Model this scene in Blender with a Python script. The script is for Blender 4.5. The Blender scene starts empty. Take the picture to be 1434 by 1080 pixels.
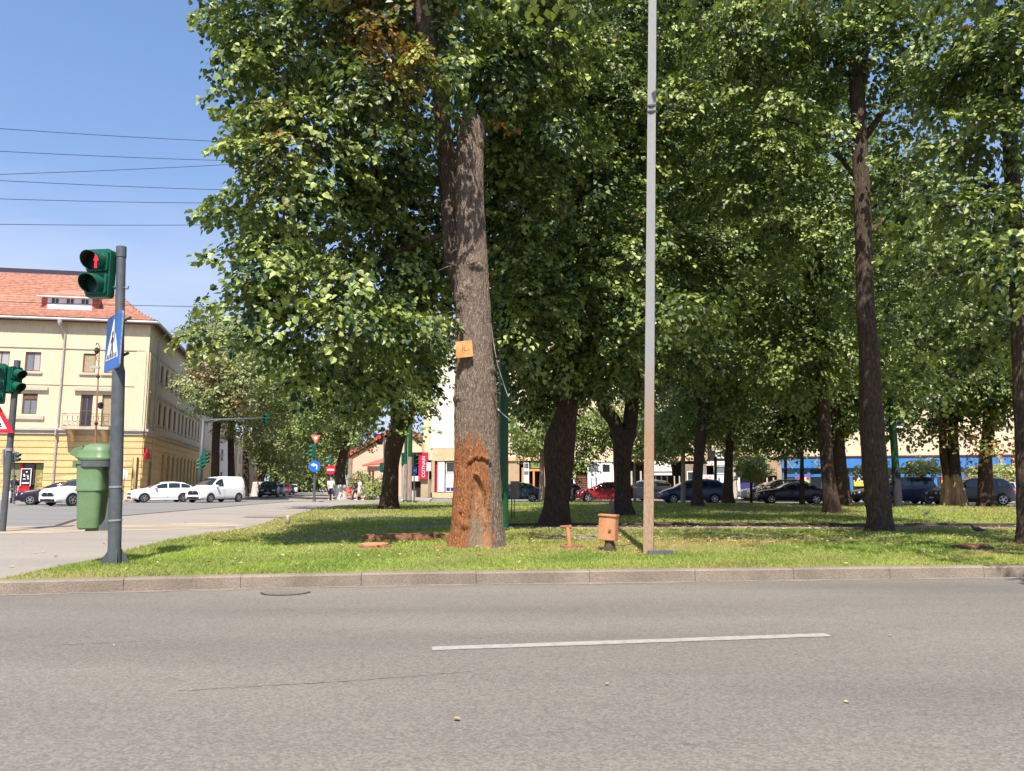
import bpy, math, random
import numpy as np
from mathutils import Vector, Matrix, noise

SC = bpy.context.scene
COL = SC.collection
F_PX, CX, CY = 1050.0, 717.0, 540.0
CAM_H = 1.15
PITCH = math.radians(7.65)
SP, CP = math.sin(PITCH), math.cos(PITCH)

# ---------------------------------------------------------------- camera
cam_d = bpy.data.cameras.new('camera')
cam_d.sensor_width = 36.0
cam_d.lens = 36.0 * F_PX / 1434.0
cam_d.clip_start = 0.05
cam_d.clip_end = 6000
cam = bpy.data.objects.new('camera', cam_d)
COL.objects.link(cam)
cam.location = (0, 0, CAM_H)
cam.rotation_euler = (math.radians(90) + PITCH, 0, 0)
SC.camera = cam

# ---------------------------------------------------------------- sun, sky, exposure
SUN_DIR = Vector((-0.02, -1.0, math.tan(math.radians(56)))).normalized()
sun_d = bpy.data.lights.new('sun', 'SUN')
sun_d.energy = 5.0
sun_d.angle = math.radians(0.5)
sun_d.color = (1.0, 0.95, 0.87)
sun = bpy.data.objects.new('sun', sun_d)
COL.objects.link(sun)
sun.rotation_euler = SUN_DIR.to_track_quat('Z', 'Y').to_euler()
sun.location = (0, -20, 40)

world = bpy.data.worlds.new('World')
SC.world = world
world.use_nodes = True
wn, wl = world.node_tree.nodes, world.node_tree.links
wn.clear()
w_out = wn.new('ShaderNodeOutputWorld')
w_bg = wn.new('ShaderNodeBackground')
w_sky = wn.new('ShaderNodeTexSky')
w_sky.sky_type = 'NISHITA'
w_sky.sun_disc = False
w_sky.sun_elevation = math.asin(SUN_DIR.z)
w_sky.sun_rotation = math.atan2(SUN_DIR.x, SUN_DIR.y)
w_sky.altitude = 350
w_sky.air_density = 1.0
w_sky.dust_density = 0.3
w_sky.ozone_density = 2.2
w_bg.inputs['Strength'].default_value = 0.148
# thin summer cloud low in the sky, all round the horizon
tc = wn.new('ShaderNodeTexCoord')
mp = wn.new('ShaderNodeMapping'); mp.inputs['Scale'].default_value = (1.3, 1.3, 5.0)
nz = wn.new('ShaderNodeTexNoise'); nz.inputs['Scale'].default_value = 1.9
nz.inputs['Detail'].default_value = 5; nz.inputs['Roughness'].default_value = 0.5
cr = wn.new('ShaderNodeMapRange'); cr.inputs[1].default_value = 0.38; cr.inputs[2].default_value = 0.66
cr.inputs[3].default_value = 0.0; cr.inputs[4].default_value = 0.7
sx = wn.new('ShaderNodeSeparateXYZ')
el = wn.new('ShaderNodeMapRange'); el.inputs[1].default_value = 0.42; el.inputs[2].default_value = 0.12
el.inputs[3].default_value = 0.0; el.inputs[4].default_value = 1.0
mu = wn.new('ShaderNodeMath'); mu.operation = 'MULTIPLY'
mx = wn.new('ShaderNodeMixRGB'); mx.inputs[2].default_value = (3.7, 3.85, 4.4, 1)
wl.new(tc.outputs['Generated'], mp.inputs['Vector']); wl.new(mp.outputs[0], nz.inputs['Vector'])
wl.new(nz.outputs['Fac'], cr.inputs[0]); wl.new(tc.outputs['Generated'], sx.inputs[0])
wl.new(sx.outputs['Z'], el.inputs[0]); wl.new(cr.outputs[0], mu.inputs[0]); wl.new(el.outputs[0], mu.inputs[1])
tn = wn.new('ShaderNodeMixRGB'); tn.blend_type = 'MULTIPLY'; tn.inputs[0].default_value = 1; tn.inputs[2].default_value = (1.02, 1.12, 1.25, 1)
wl.new(w_sky.outputs[0], tn.inputs[1])
# soft shoulder so that the bright horizon keeps its pale blue: c / sqrt(1 + (c/K)^2)
K_ = (2.7, 3.25, 5.2)
dv = wn.new('ShaderNodeVectorMath'); dv.operation = 'DIVIDE'; dv.inputs[1].default_value = K_; wl.new(tn.outputs[0], dv.inputs[0])
sq = wn.new('ShaderNodeVectorMath'); sq.operation = 'MULTIPLY_ADD'; sq.inputs[2].default_value = (1, 1, 1)
wl.new(dv.outputs[0], sq.inputs[0]); wl.new(dv.outputs[0], sq.inputs[1])
pw = wn.new('ShaderNodeGamma'); pw.inputs['Gamma'].default_value = 0.5; wl.new(sq.outputs[0], pw.inputs['Color'])
dd_ = wn.new('ShaderNodeVectorMath'); dd_.operation = 'DIVIDE'; wl.new(tn.outputs[0], dd_.inputs[0]); wl.new(pw.outputs[0], dd_.inputs[1])
wl.new(mu.outputs[0], mx.inputs[0]); wl.new(dd_.outputs[0], mx.inputs[1])
wl.new(mx.outputs[0], w_bg.inputs['Color']); wl.new(w_bg.outputs[0], w_out.inputs['Surface'])

SC.view_settings.view_transform = 'Standard'
SC.view_settings.look = 'None'
SC.view_settings.gamma = 1.0
SC.view_settings.use_curve_mapping = False
SC.view_settings.exposure = 0.72
SC.cycles.max_bounces = 7
SC.cycles.diffuse_bounces = 4
SC.cycles.transmission_bounces = 4
SC.cycles.use_adaptive_sampling = True
SC.cycles.adaptive_threshold = 0.02

# ---------------------------------------------------------------- where things stand
def ray(px, py):
    a, b = (px - CX) / F_PX, (CY - py) / F_PX
    return Vector((a, CP - b * SP, SP + b * CP))
CAMP = Vector((0, 0, CAM_H))
def at(px, py, Y):
    r = ray(px, py)
    return CAMP + r * (Y / r.y)
def gnd(px, py, z=0.12):
    r = ray(px, py)
    return CAMP + r * ((z - CAM_H) / r.z)
def ppm(Y, z=1.0):
    return F_PX / (Y * CP + (z - CAM_H) * SP)
def topix(p):
    d = Vector(p) - CAMP
    zc = d.y * CP + d.z * SP
    return CX + F_PX * d.x / zc, CY - F_PX * (-d.y * SP + d.z * CP) / zc

# ---------------------------------------------------------------- materials
def _base(name):
    m = bpy.data.materials.new(name)
    m.use_nodes = True
    nt = m.node_tree
    return m, nt.nodes, nt.links, nt.nodes['Principled BSDF']
def mat(name, c1, c2=None, scale=8.0, rough=0.8, bump=0.0, bscale=None, stretch=(1, 1, 1), metal=0.0, spec=0.3,
        detail=6.0, lo=0.35, hi=0.65, coat=0.0, fine=None):
    m, N, L, P = _base(name)
    P.inputs['Roughness'].default_value = rough
    P.inputs['Metallic'].default_value = metal
    P.inputs['Specular IOR Level'].default_value = spec
    if coat:
        P.inputs['Coat Weight'].default_value = coat
        P.inputs['Coat Roughness'].default_value = 0.06
    if c2 is None:
        c2 = tuple(min(1, x * 0.82) for x in c1)
    t = N.new('ShaderNodeTexCoord'); mpg = N.new('ShaderNodeMapping')
    mpg.inputs['Scale'].default_value = stretch
    L.new(t.outputs['Object'], mpg.inputs['Vector'])
    n = N.new('ShaderNodeTexNoise'); n.inputs['Scale'].default_value = scale; n.inputs['Detail'].default_value = detail
    n.inputs['Roughness'].default_value = 0.6
    L.new(mpg.outputs[0], n.inputs['Vector'])
    mr = N.new('ShaderNodeMapRange'); mr.inputs[1].default_value = lo; mr.inputs[2].default_value = hi
    L.new(n.outputs['Fac'], mr.inputs[0])
    mix = N.new('ShaderNodeMixRGB'); mix.inputs[1].default_value = (*c1, 1); mix.inputs[2].default_value = (*c2, 1)
    L.new(mr.outputs[0], mix.inputs[0])
    out = mix.outputs[0]
    if fine:      # fine grain: (scale, contrast)
        n2 = N.new('ShaderNodeTexNoise'); n2.inputs['Scale'].default_value = fine[0]; n2.inputs['Detail'].default_value = 3
        L.new(mpg.outputs[0], n2.inputs['Vector'])
        m2 = N.new('ShaderNodeMapRange'); m2.inputs[1].default_value = 0.3; m2.inputs[2].default_value = 0.7
        m2.inputs[3].default_value = 1 - fine[1]; m2.inputs[4].default_value = 1 + fine[1]
        L.new(n2.outputs['Fac'], m2.inputs[0])
        vm = N.new('ShaderNodeVectorMath'); vm.operation = 'SCALE'
        L.new(out, vm.inputs[0]); L.new(m2.outputs[0], vm.inputs['Scale'])
        out = vm.outputs[0]
    L.new(out, P.inputs['Base Color'])
    if bump:
        nb = N.new('ShaderNodeTexNoise'); nb.inputs['Scale'].default_value = bscale or scale * 4
        nb.inputs['Detail'].default_value = 4
        L.new(mpg.outputs[0], nb.inputs['Vector'])
        b = N.new('ShaderNodeBump'); b.inputs['Strength'].default_value = bump; b.inputs['Distance'].default_value = 0.02
        L.new(nb.outputs['Fac'], b.inputs['Height']); L.new(b.outputs[0], P.inputs['Normal'])
    return m
def glass(name, c, rough=0.05):
    m, N, L, P = _base(name)
    P.inputs['Base Color'].default_value = (*c, 1); P.inputs['Roughness'].default_value = rough
    P.inputs['Specular IOR Level'].default_value = 0.9
    return m
def emit(name, c, s):
    m, N, L, P = _base(name)
    P.inputs['Base Color'].default_value = (*c, 1)
    P.inputs['Emission Color'].default_value = (*c, 1); P.inputs['Emission Strength'].default_value = s
    return m

def bark_mat(name, dark, light, painted=False):
    m, N, L, P = _base(name)
    P.inputs['Roughness'].default_value = 0.95
    P.inputs['Specular IOR Level'].default_value = 0.1
    t = N.new('ShaderNodeTexCoord'); mpg = N.new('ShaderNodeMapping'); mpg.inputs['Scale'].default_value = (1, 1, 0.34 if painted else 0.2)
    L.new(t.outputs['Object'], mpg.inputs['Vector'])
    n = N.new('ShaderNodeTexNoise'); n.inputs['Scale'].default_value = 34 if painted else 24; n.inputs['Detail'].default_value = 8
    n.inputs['Roughness'].default_value = 0.7; n.inputs['Distortion'].default_value = 0.3
    L.new(mpg.outputs[0], n.inputs['Vector'])
    v = N.new('ShaderNodeTexVoronoi'); v.feature = 'DISTANCE_TO_EDGE'; v.inputs['Scale'].default_value = 38 if painted else 26
    L.new(mpg.outputs[0], v.inputs['Vector'])
    vr = N.new('ShaderNodeMapRange'); vr.inputs[1].default_value = 0.0; vr.inputs[2].default_value = 0.16
    L.new(v.outputs['Distance'], vr.inputs[0])
    mr = N.new('ShaderNodeMapRange'); mr.inputs[1].default_value = 0.32; mr.inputs[2].default_value = 0.64
    L.new(n.outputs['Fac'], mr.inputs[0])
    mm = N.new('ShaderNodeMath'); mm.operation = 'MULTIPLY'
    ad = N.new('ShaderNodeMapRange'); ad.inputs[3].default_value = 0.35
    L.new(vr.outputs[0], ad.inputs[0])
    L.new(mr.outputs[0], mm.inputs[0]); L.new(ad.outputs[0], mm.inputs[1])
    mix = N.new('ShaderNodeMixRGB'); mix.inputs[1].default_value = (*dark, 1); mix.inputs[2].default_value = (*light, 1)
    L.new(mm.outputs[0], mix.inputs[0])
    out = mix.outputs[0]
    if painted:   # rust-brown wound dressing brushed over bark and bare wood (vertex mask of the trunk itself)
        a = N.new('ShaderNodeAttribute'); a.attribute_name = 'mask'
        s = N.new('ShaderNodeSeparateColor'); L.new(a.outputs['Color'], s.inputs[0])
        pm = N.new('ShaderNodeMixRGB'); pm.inputs[1].default_value = (0.17, 0.06, 0.024, 1); pm.inputs[2].default_value = (0.66, 0.28, 0.12, 1)
        L.new(mm.outputs[0], pm.inputs[0])
        n3 = N.new('ShaderNodeTexNoise'); n3.inputs['Scale'].default_value = 40; L.new(t.outputs['Object'], n3.inputs['Vector'])
        j = N.new('ShaderNodeMath'); j.operation = 'ADD'; L.new(s.outputs['Red'], j.inputs[0]); L.new(n3.outputs['Fac'], j.inputs[1])
        jr = N.new('ShaderNodeMapRange'); jr.inputs[1].default_value = 0.78; jr.inputs[2].default_value = 1.12
        L.new(j.outputs[0], jr.inputs[0])
        x1 = N.new('ShaderNodeMixRGB'); L.new(jr.outputs[0], x1.inputs[0]); L.new(out, x1.inputs[1]); L.new(pm.outputs[0], x1.inputs[2])
        wd = N.new('ShaderNodeTexNoise'); wd.inputs['Scale'].default_value = 30
        mw = N.new('ShaderNodeMapping'); mw.inputs['Scale'].default_value = (1, 1, 0.07)
        L.new(t.outputs['Object'], mw.inputs['Vector']); L.new(mw.outputs[0], wd.inputs['Vector'])
        wc = N.new('ShaderNodeMixRGB'); wc.inputs[1].default_value = (0.36, 0.16, 0.08, 1); wc.inputs[2].default_value = (0.62, 0.33, 0.18, 1)
        L.new(wd.outputs['Fac'], wc.inputs[0])
        wg = N.new('ShaderNodeMixRGB'); wg.inputs[2].default_value = (0.34, 0.25, 0.17, 1)
        L.new(s.outputs['Blue'], wg.inputs[0]); L.new(wc.outputs[0], wg.inputs[1])
        x2 = N.new('ShaderNodeMixRGB'); L.new(s.outputs['Green'], x2.inputs[0]); L.new(x1.outputs[0], x2.inputs[1]); L.new(wg.outputs[0], x2.inputs[2])
        out = x2.outputs[0]
    L.new(out, P.inputs['Base Color'])
    b = N.new('ShaderNodeBump'); b.inputs['Strength'].default_value = 0.9; b.inputs['Distance'].default_value = 0.03
    L.new(mm.outputs[0], b.inputs['Height']); L.new(b.outputs[0], P.inputs['Normal'])
    return m

def leaf_mat(name, g1, g2, brown=(0.42, 0.17, 0.05), under=(0.13, 0.19, 0.075), transl=0.3, rough=0.42):
    m, N, L, P = _base(name)
    P.inputs['Roughness'].default_value = rough
    P.inputs['Specular IOR Level'].default_value = 0.42
    a = N.new('ShaderNodeAttribute'); a.attribute_name = 'tint'
    s = N.new('ShaderNodeSeparateColor'); L.new(a.outputs['Color'], s.inputs[0])
    m1 = N.new('ShaderNodeMixRGB'); m1.inputs[1].default_value = (*g1, 1); m1.inputs[2].default_value = (*g2, 1)
    L.new(s.outputs['Red'], m1.inputs[0])
    g = N.new('ShaderNodeNewGeometry')
    m2 = N.new('ShaderNodeMixRGB'); m2.inputs[2].default_value = (*under, 1)
    bf = N.new('ShaderNodeMath'); bf.operation = 'MULTIPLY'; bf.inputs[1].default_value = 0.5
    L.new(g.outputs['Backfacing'], bf.inputs[0]); L.new(bf.outputs[0], m2.inputs[0]); L.new(m1.outputs[0], m2.inputs[1])
    m3 = N.new('ShaderNodeMixRGB'); m3.inputs[2].default_value = (*brown, 1)
    L.new(s.outputs['Green'], m3.inputs[0]); L.new(m2.outputs[0], m3.inputs[1])
    L.new(m3.outputs[0], P.inputs['Base Color'])
    tr = N.new('ShaderNodeBsdfTranslucent')
    tcx = N.new('ShaderNodeMixRGB'); tcx.blend_type = 'MULTIPLY'; tcx.inputs[0].default_value = 1
    tcx.inputs[2].default_value = (1.9, 1.9, 0.7, 1); L.new(m3.outputs[0], tcx.inputs[1]); L.new(tcx.outputs[0], tr.inputs['Color'])
    ms = N.new('ShaderNodeMixShader'); ms.inputs[0].default_value = transl
    L.new(P.outputs[0], ms.inputs[1]); L.new(tr.outputs[0], ms.inputs[2])
    L.new(ms.outputs[0], N['Material Output'].inputs['Surface'])
    return m

M = {}
M['asphalt'] = None
def asphalt(name, c1, c2, worn):
    m, N, L, P = _base(name)
    P.inputs['Roughness'].default_value = 0.88; P.inputs['Specular IOR Level'].default_value = 0.25
    t = N.new('ShaderNodeTexCoord')
    big = N.new('ShaderNodeTexNoise'); big.inputs['Scale'].default_value = 0.5; big.inputs['Detail'].default_value = 5
    st = N.new('ShaderNodeMapping'); st.inputs['Scale'].default_value = (0.25, 1.3, 1)
    L.new(t.outputs['Object'], st.inputs['Vector']); L.new(st.outputs[0], big.inputs['Vector'])
    a = N.new('ShaderNodeMixRGB'); a.inputs[1].default_value = (*c1, 1); a.inputs[2].default_value = (*c2, 1)
    r = N.new('ShaderNodeMapRange'); r.inputs[1].default_value = 0.35; r.inputs[2].default_value = 0.65
    L.new(big.outputs['Fac'], r.inputs[0]); L.new(r.outputs[0], a.inputs[0])
    v = N.new('ShaderNodeTexVoronoi'); v.inputs['Scale'].default_value = 75; L.new(t.outputs['Object'], v.inputs['Vector'])
    g = N.new('ShaderNodeTexNoise'); g.inputs['Scale'].default_value = 45; g.inputs['Detail'].default_value = 6; g.inputs['Roughness'].default_value = 0.75
    L.new(t.outputs['Object'], g.inputs['Vector'])
    sep = N.new('ShaderNodeSeparateColor'); L.new(v.outputs['Color'], sep.inputs[0])
    ad = N.new('ShaderNodeMath'); ad.operation = 'ADD'; L.new(sep.outputs['Red'], ad.inputs[0]); L.new(g.outputs['Fac'], ad.inputs[1])
    gr = N.new('ShaderNodeMapRange'); gr.inputs[1].default_value = 0.4; gr.inputs[2].default_value = 1.6
    gr.inputs[3].default_value = 1 - worn; gr.inputs[4].default_value = 1 + worn
    L.new(ad.outputs[0], gr.inputs[0])
    sc = N.new('ShaderNodeVectorMath'); sc.operation = 'SCALE'; L.new(a.outputs[0], sc.inputs[0]); L.new(gr.outputs[0], sc.inputs['Scale'])
    # long hairline cracks and patches
    cv = N.new('ShaderNodeTexVoronoi'); cv.feature = 'DISTANCE_TO_EDGE'; cv.inputs['Scale'].default_value = 0.16
    dn = N.new('ShaderNodeTexNoise'); dn.inputs['Scale'].default_value = 1.2; dn.inputs['Detail'].default_value = 8
    L.new(t.outputs['Object'], dn.inputs['Vector'])
    dm = N.new('ShaderNodeMixRGB'); dm.blend_type = 'ADD'; dm.inputs[0].default_value = 1.0
    L.new(t.outputs['Object'], dm.inputs[1]); L.new(dn.outputs['Color'], dm.inputs[2]); L.new(dm.outputs[0], cv.inputs['Vector'])
    ck = N.new('ShaderNodeMapRange'); ck.inputs[1].default_value = 0.0; ck.inputs[2].default_value = 0.0022
    ck.inputs[3].default_value = 0.86; ck.inputs[4].default_value = 1
    L.new(cv.outputs['Distance'], ck.inputs[0])
    s2 = N.new('ShaderNodeVectorMath'); s2.operation = 'SCALE'; L.new(sc.outputs[0], s2.inputs[0]); L.new(ck.outputs[0], s2.inputs['Scale'])
    L.new(s2.outputs[0], P.inputs['Base Color'])
    b = N.new('ShaderNodeBump'); b.inputs['Strength'].default_value = 0.55; b.inputs['Distance'].default_value = 0.008
    L.new(ad.outputs[0], b.inputs['Height']); L.new(b.outputs[0], P.inputs['Normal'])
    return m
M['road'] = asphalt('asphalt_road', (0.215, 0.188, 0.157), (0.158, 0.140, 0.120), 0.28)
M['road2'] = asphalt('asphalt_side', (0.235, 0.222, 0.205), (0.195, 0.186, 0.175), 0.15)
M['pave'] = asphalt('asphalt_pavement', (0.335, 0.292, 0.245), (0.285, 0.245, 0.205), 0.16)
M['concrete'] = mat('concrete_kerb', (0.275, 0.222, 0.168), (0.20, 0.16, 0.12), 1.5, 0.9, 0.5, 60, fine=(60, .22))
M['kerbdark'] = mat('dark_kerb', (0.10, 0.07, 0.05), (0.05, 0.036, 0.03), 3, 0.9, 0.4)
M['kerbpath'] = mat('path_kerb', (0.33, 0.25, 0.2), (0.2, 0.15, 0.12), 3, 0.9, 0.4)
M['lightstrip'] = mat('worn_concrete', (0.46, 0.37, 0.27), (0.33, 0.25, 0.18), 1.2, 0.9, 0.3, 30, stretch=(.4, 2, 1), fine=(20, .15))
M['dust'] = mat('gutter_dust', (0.27, 0.22, 0.175), (0.2, 0.17, 0.145), 7, 0.95, 0.3, 60, fine=(40, .3))
M['paint'] = mat('road_paint', (0.36, 0.34, 0.30), (0.235, 0.215, 0.185), 14, 0.7, 0.2, 80, fine=(70, .18), lo=.45, hi=.8)
M['soil'] = mat('lawn_soil', (0.20, 0.21, 0.05), (0.25, 0.19, 0.09), 0.9, 1, 0.6, 30, fine=(25, .35), lo=.45, hi=.7)
M['mud'] = mat('bare_soil', (0.11, 0.075, 0.05), (0.06, 0.045, 0.03), 6, 1, 0.8, 30)
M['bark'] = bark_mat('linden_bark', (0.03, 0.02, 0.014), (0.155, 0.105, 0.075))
M['bark_sun'] = bark_mat('linden_bark_sunlit', (0.07, 0.05, 0.038), (0.30, 0.225, 0.175))  # sunlit copy of the bark above, the light put into its colour
M['bark_mid'] = bark_mat('linden_bark_mid', (0.045, 0.032, 0.024), (0.20, 0.145, 0.108))  # middle tone between the dark and the sunlit bark
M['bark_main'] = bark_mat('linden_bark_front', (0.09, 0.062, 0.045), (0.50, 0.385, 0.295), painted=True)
M['bark_white'] = mat('lime_washed_bark', (0.72, 0.68, 0.62), (0.4, 0.35, 0.3), 8, 0.9, 0.6, 30, stretch=(1, 1, .2))
M['rotwood'] = mat('bare_wood', (0.52, 0.36, 0.22), (0.26, 0.14, 0.07), 8, 0.9, 0.8, 26, stretch=(1, 1, .2))
M['leaf'] = leaf_mat('linden_leaf', (0.013, 0.042, 0.013), (0.37, 0.435, 0.115), transl=.2)  # shade and sunlight mixed into the dark and bright leaf colours
M['leaf_far'] = leaf_mat('linden_leaf_far', (0.014, 0.042, 0.013), (0.34, 0.40, 0.11), transl=.2)  # same shade-to-sun colour range for farther leaves
M['leaf_pale'] = leaf_mat('street_tree_leaf', (0.09, 0.13, 0.03), (0.32, 0.36, 0.12), transl=.3)
M['leaf_dry_lit'] = leaf_mat('dusty_sunlit_leaf', (0.10, 0.14, 0.045), (0.42, 0.43, 0.17), brown=(0.50, 0.33, 0.20), transl=.2)  # dry and dusty tones lightened to look sunlit
M['grass'] = leaf_mat('grass_blade', (0.13, 0.235, 0.028), (0.38, 0.49, 0.08), brown=(0.42, 0.30, 0.14), under=(0.13, 0.19, .04), transl=.3, rough=.6)
M['fallen'] = leaf_mat('fallen_leaf', (0.42, 0.30, 0.12), (0.62, 0.50, 0.22), brown=(0.28, 0.13, 0.05), under=(.5, .4, .22), transl=.1, rough=.7)
M['white'] = mat('white_paint', (0.78, 0.78, 0.78), (0.7, 0.7, 0.69), 2, 0.5)
M['black'] = mat('black_plastic', (0.02, 0.02, 0.022), (0.012, 0.012, 0.013), 6, 0.5)
M['tyre'] = mat('tyre_rubber', (0.018, 0.018, 0.018), (0.03, 0.029, 0.027), 12, 0.85)
M['alloy'] = mat('alloy_rim', (0.55, 0.55, 0.56), (0.4, 0.4, 0.41), 9, 0.3, metal=0.8, spec=.5)
M['steel'] = mat('painted_steel_post', (0.095, 0.105, 0.112), (0.07, 0.078, 0.085), 9, 0.5, 0.1, 60, spec=.4)
M['galv'] = mat('galvanised_steel', (0.40, 0.41, 0.42), (0.28, 0.29, 0.31), 30, 0.5, metal=0.5, fine=(90, .2))
M['grey'] = mat('grey_plastic', (0.12, 0.125, 0.135), (0.09, 0.095, 0.10), 6, 0.55)
M['binmat'] = mat('green_bin_plastic', (0.14, 0.225, 0.105), (0.12, 0.19, 0.085), 4, 0.45, 0.05, 50, spec=.4, fine=(40, .06))
M['siggreen'] = mat('green_signal_housing', (0.006, 0.105, 0.062), (0.005, 0.075, 0.045), 6, 0.4, spec=.45)
M['sigin'] = mat('visor_inside', (0.004, 0.03, 0.022), (0.003, 0.02, 0.015), 6, 0.7)
M['green_mast'] = mat('green_mast_paint', (0.004, 0.075, 0.018), (0.004, 0.055, 0.014), 5, 0.45, spec=.5)  # darkened green, shade on the front mast put into the colour
M['blue'] = mat('blue_sign', (0.012, 0.14, 0.48), (0.01, 0.12, 0.42), 4, 0.4, spec=.4)
M['signblack'] = mat('sign_black', (0.015, 0.015, 0.015), None, 4, 0.5)
M['red'] = mat('red_sign', (0.62, 0.02, 0.035), (0.52, 0.018, 0.03), 4, 0.45)
M['salmon'] = mat('faded_red_sign', (0.70, 0.16, 0.10), (0.6, 0.13, 0.09), 4, 0.5)
M['rust'] = mat('rusty_iron', (0.36, 0.16, 0.085), (0.17, 0.075, 0.045), 14, 0.9, 0.5, 60, fine=(50, .2))
M['orangebox'] = mat('weathered_orange_box', (0.58, 0.27, 0.13), (0.45, 0.19, 0.09), 7, 0.75, 0.2, 50, stretch=(1, 1, .4), fine=(60, .1))
M['plaque'] = mat('orange_plaque', (0.74, 0.36, 0.14), (0.62, 0.24, 0.08), 5, 0.7)
M['woodgrey'] = mat('grey_timber', (0.36, 0.28, 0.22), (0.22, 0.16, 0.12), 10, 0.9, 0.4, 40, stretch=(1, 1, .2))
M['cream'] = mat('cream_render', (0.70, 0.57, 0.385), (0.62, 0.49, 0.32), 0.7, 0.9, stretch=(1, 1, .3), fine=(6, .06))
M['ochre'] = mat('ochre_render', (0.70, 0.495, 0.235), (0.62, 0.43, 0.20), 0.8, 0.9, fine=(6, .06))
M['trim'] = mat('stone_trim', (0.52, 0.46, 0.36), (0.44, 0.39, 0.31), 1.5, 0.9)
M['tile'] = mat('roof_tile', (0.44, 0.215, 0.145), (0.34, 0.155, 0.105), 2.2, 0.85, fine=(3.5, .25))
M['ridge'] = mat('dark_ridge_metal', (0.05, 0.04, 0.06), None, 4, 0.5)
M['roofgrey'] = mat('grey_sheet_roof', (0.3, 0.31, 0.33), None, 2, 0.5)
M['gutter'] = mat('zinc_gutter', (0.48, 0.45, 0.42), (0.38, 0.36, 0.34), 5, 0.5, metal=.3)
M['brownwood'] = mat('brown_window_wood', (0.20, 0.105, 0.06), (0.14, 0.07, 0.04), 8, 0.7)
M['shutter'] = mat('tan_shutter', (0.50, 0.39, 0.24), (0.40, 0.31, 0.19), 5, 0.8)
M['glassw'] = glass('window_glass', (0.16, 0.18, 0.20))
M['curtain'] = glass('curtained_glass', (0.38, 0.36, 0.34), .25)
M['glassd'] = glass('dark_glass', (0.025, 0.03, 0.035))
M['carglass'] = glass('car_glass', (0.018, 0.022, 0.028), 0.03)
M['iron'] = mat('wrought_iron', (0.045, 0.035, 0.035), None, 8, 0.6)
M['pinkwall'] = mat('pink_render', (0.72, 0.49, 0.36), (0.66, 0.44, 0.32), 1, 0.9)
M['pinkroof'] = mat('red_sheet_roof', (0.50, 0.14, 0.10), (0.4, 0.11, 0.08), 2, 0.7)
M['palewall'] = mat('pale_render', (0.80, 0.70, 0.60), (0.76, 0.66, 0.56), 0.6, 0.9, fine=(5, .04))
M['creamwall'] = mat('cream_block_render', (0.76, 0.60, 0.42), (0.70, 0.55, 0.38), 0.6, 0.9, fine=(5, .05))
M['cladding'] = mat('stone_cladding', (0.72, 0.50, 0.31), (0.58, 0.38, 0.22), 3, 0.85, fine=(9, .12))
M['shoptan'] = mat('tan_shop_wall', (0.46, 0.33, 0.21), (0.40, 0.28, 0.18), 2, 0.9)
M['blueframe'] = mat('blue_shop_frame', (0.06, 0.22, 0.52), (0.05, 0.18, 0.45), 3, 0.5)
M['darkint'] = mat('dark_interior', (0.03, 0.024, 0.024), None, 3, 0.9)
M['yellow'] = mat('yellow_poster', (0.85, 0.55, 0.06), None, 5, 0.6)
M['posterred'] = mat('red_poster', (0.70, 0.05, 0.05), None, 5, 0.6)
M['crimson'] = mat('crimson_sign', (0.52, 0.02, 0.065), (0.47, 0.02, 0.055), 3, 0.5)
M['orangewood'] = mat('orange_door_wood', (0.66, 0.32, 0.10), (0.55, 0.26, 0.08), 4, 0.6)
M['maroon'] = mat('maroon_door', (0.14, 0.035, 0.03), (0.10, 0.028, 0.025), 8, 0.6)
M['olive'] = mat('olive_panel', (0.22, 0.25, 0.10), (0.18, 0.2, 0.08), 4, 0.6)
M['skin'] = mat('skin', (0.62, 0.36, 0.26), (0.56, 0.32, 0.23), 9, 0.6)
M['c_white'] = mat('white_cloth', (0.78, 0.77, 0.76), (0.66, 0.65, 0.66), 12, 0.9)
M['c_blue'] = mat('navy_cloth', (0.03, 0.035, 0.12), None, 12, 0.9)
M['c_dark'] = mat('dark_cloth', (0.03, 0.03, 0.038), None, 12, 0.9)
M['c_grey'] = mat('grey_cloth', (0.16, 0.16, 0.17), None, 12, 0.9)
M['hair_grey'] = mat('grey_hair', (0.35, 0.3, 0.28), None, 20, 0.8)
M['hair_red'] = mat('red_hair', (0.30, 0.06, 0.03), None, 20, 0.8)
M['hair_dark'] = mat('dark_hair', (0.03, 0.02, 0.015), None, 20, 0.8)
M['pigeon'] = mat('pigeon_feathers', (0.09, 0.09, 0.10), (0.05, 0.05, 0.06), 20, 0.8)
M['lamp_red'] = emit('lit_red_lamp', (1.0, 0.02, 0.03), 2.2)
M['lamp_green'] = emit('lit_green_lamp', (0.05, 0.9, 0.35), 0.8)
M['lens_off'] = mat('unlit_lens', (0.012, 0.045, 0.035), None, 8, 0.3)
M['wire'] = mat('overhead_cable', (0.03, 0.03, 0.035), None, 8, 0.6)
M['awning'] = mat('beige_awning', (0.62, 0.55, 0.47), (0.55, 0.48, 0.41), 3, 0.9)
M['purple'] = mat('purple_blue_panel', (0.06, 0.045, 0.20), None, 3, 0.6)

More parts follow.
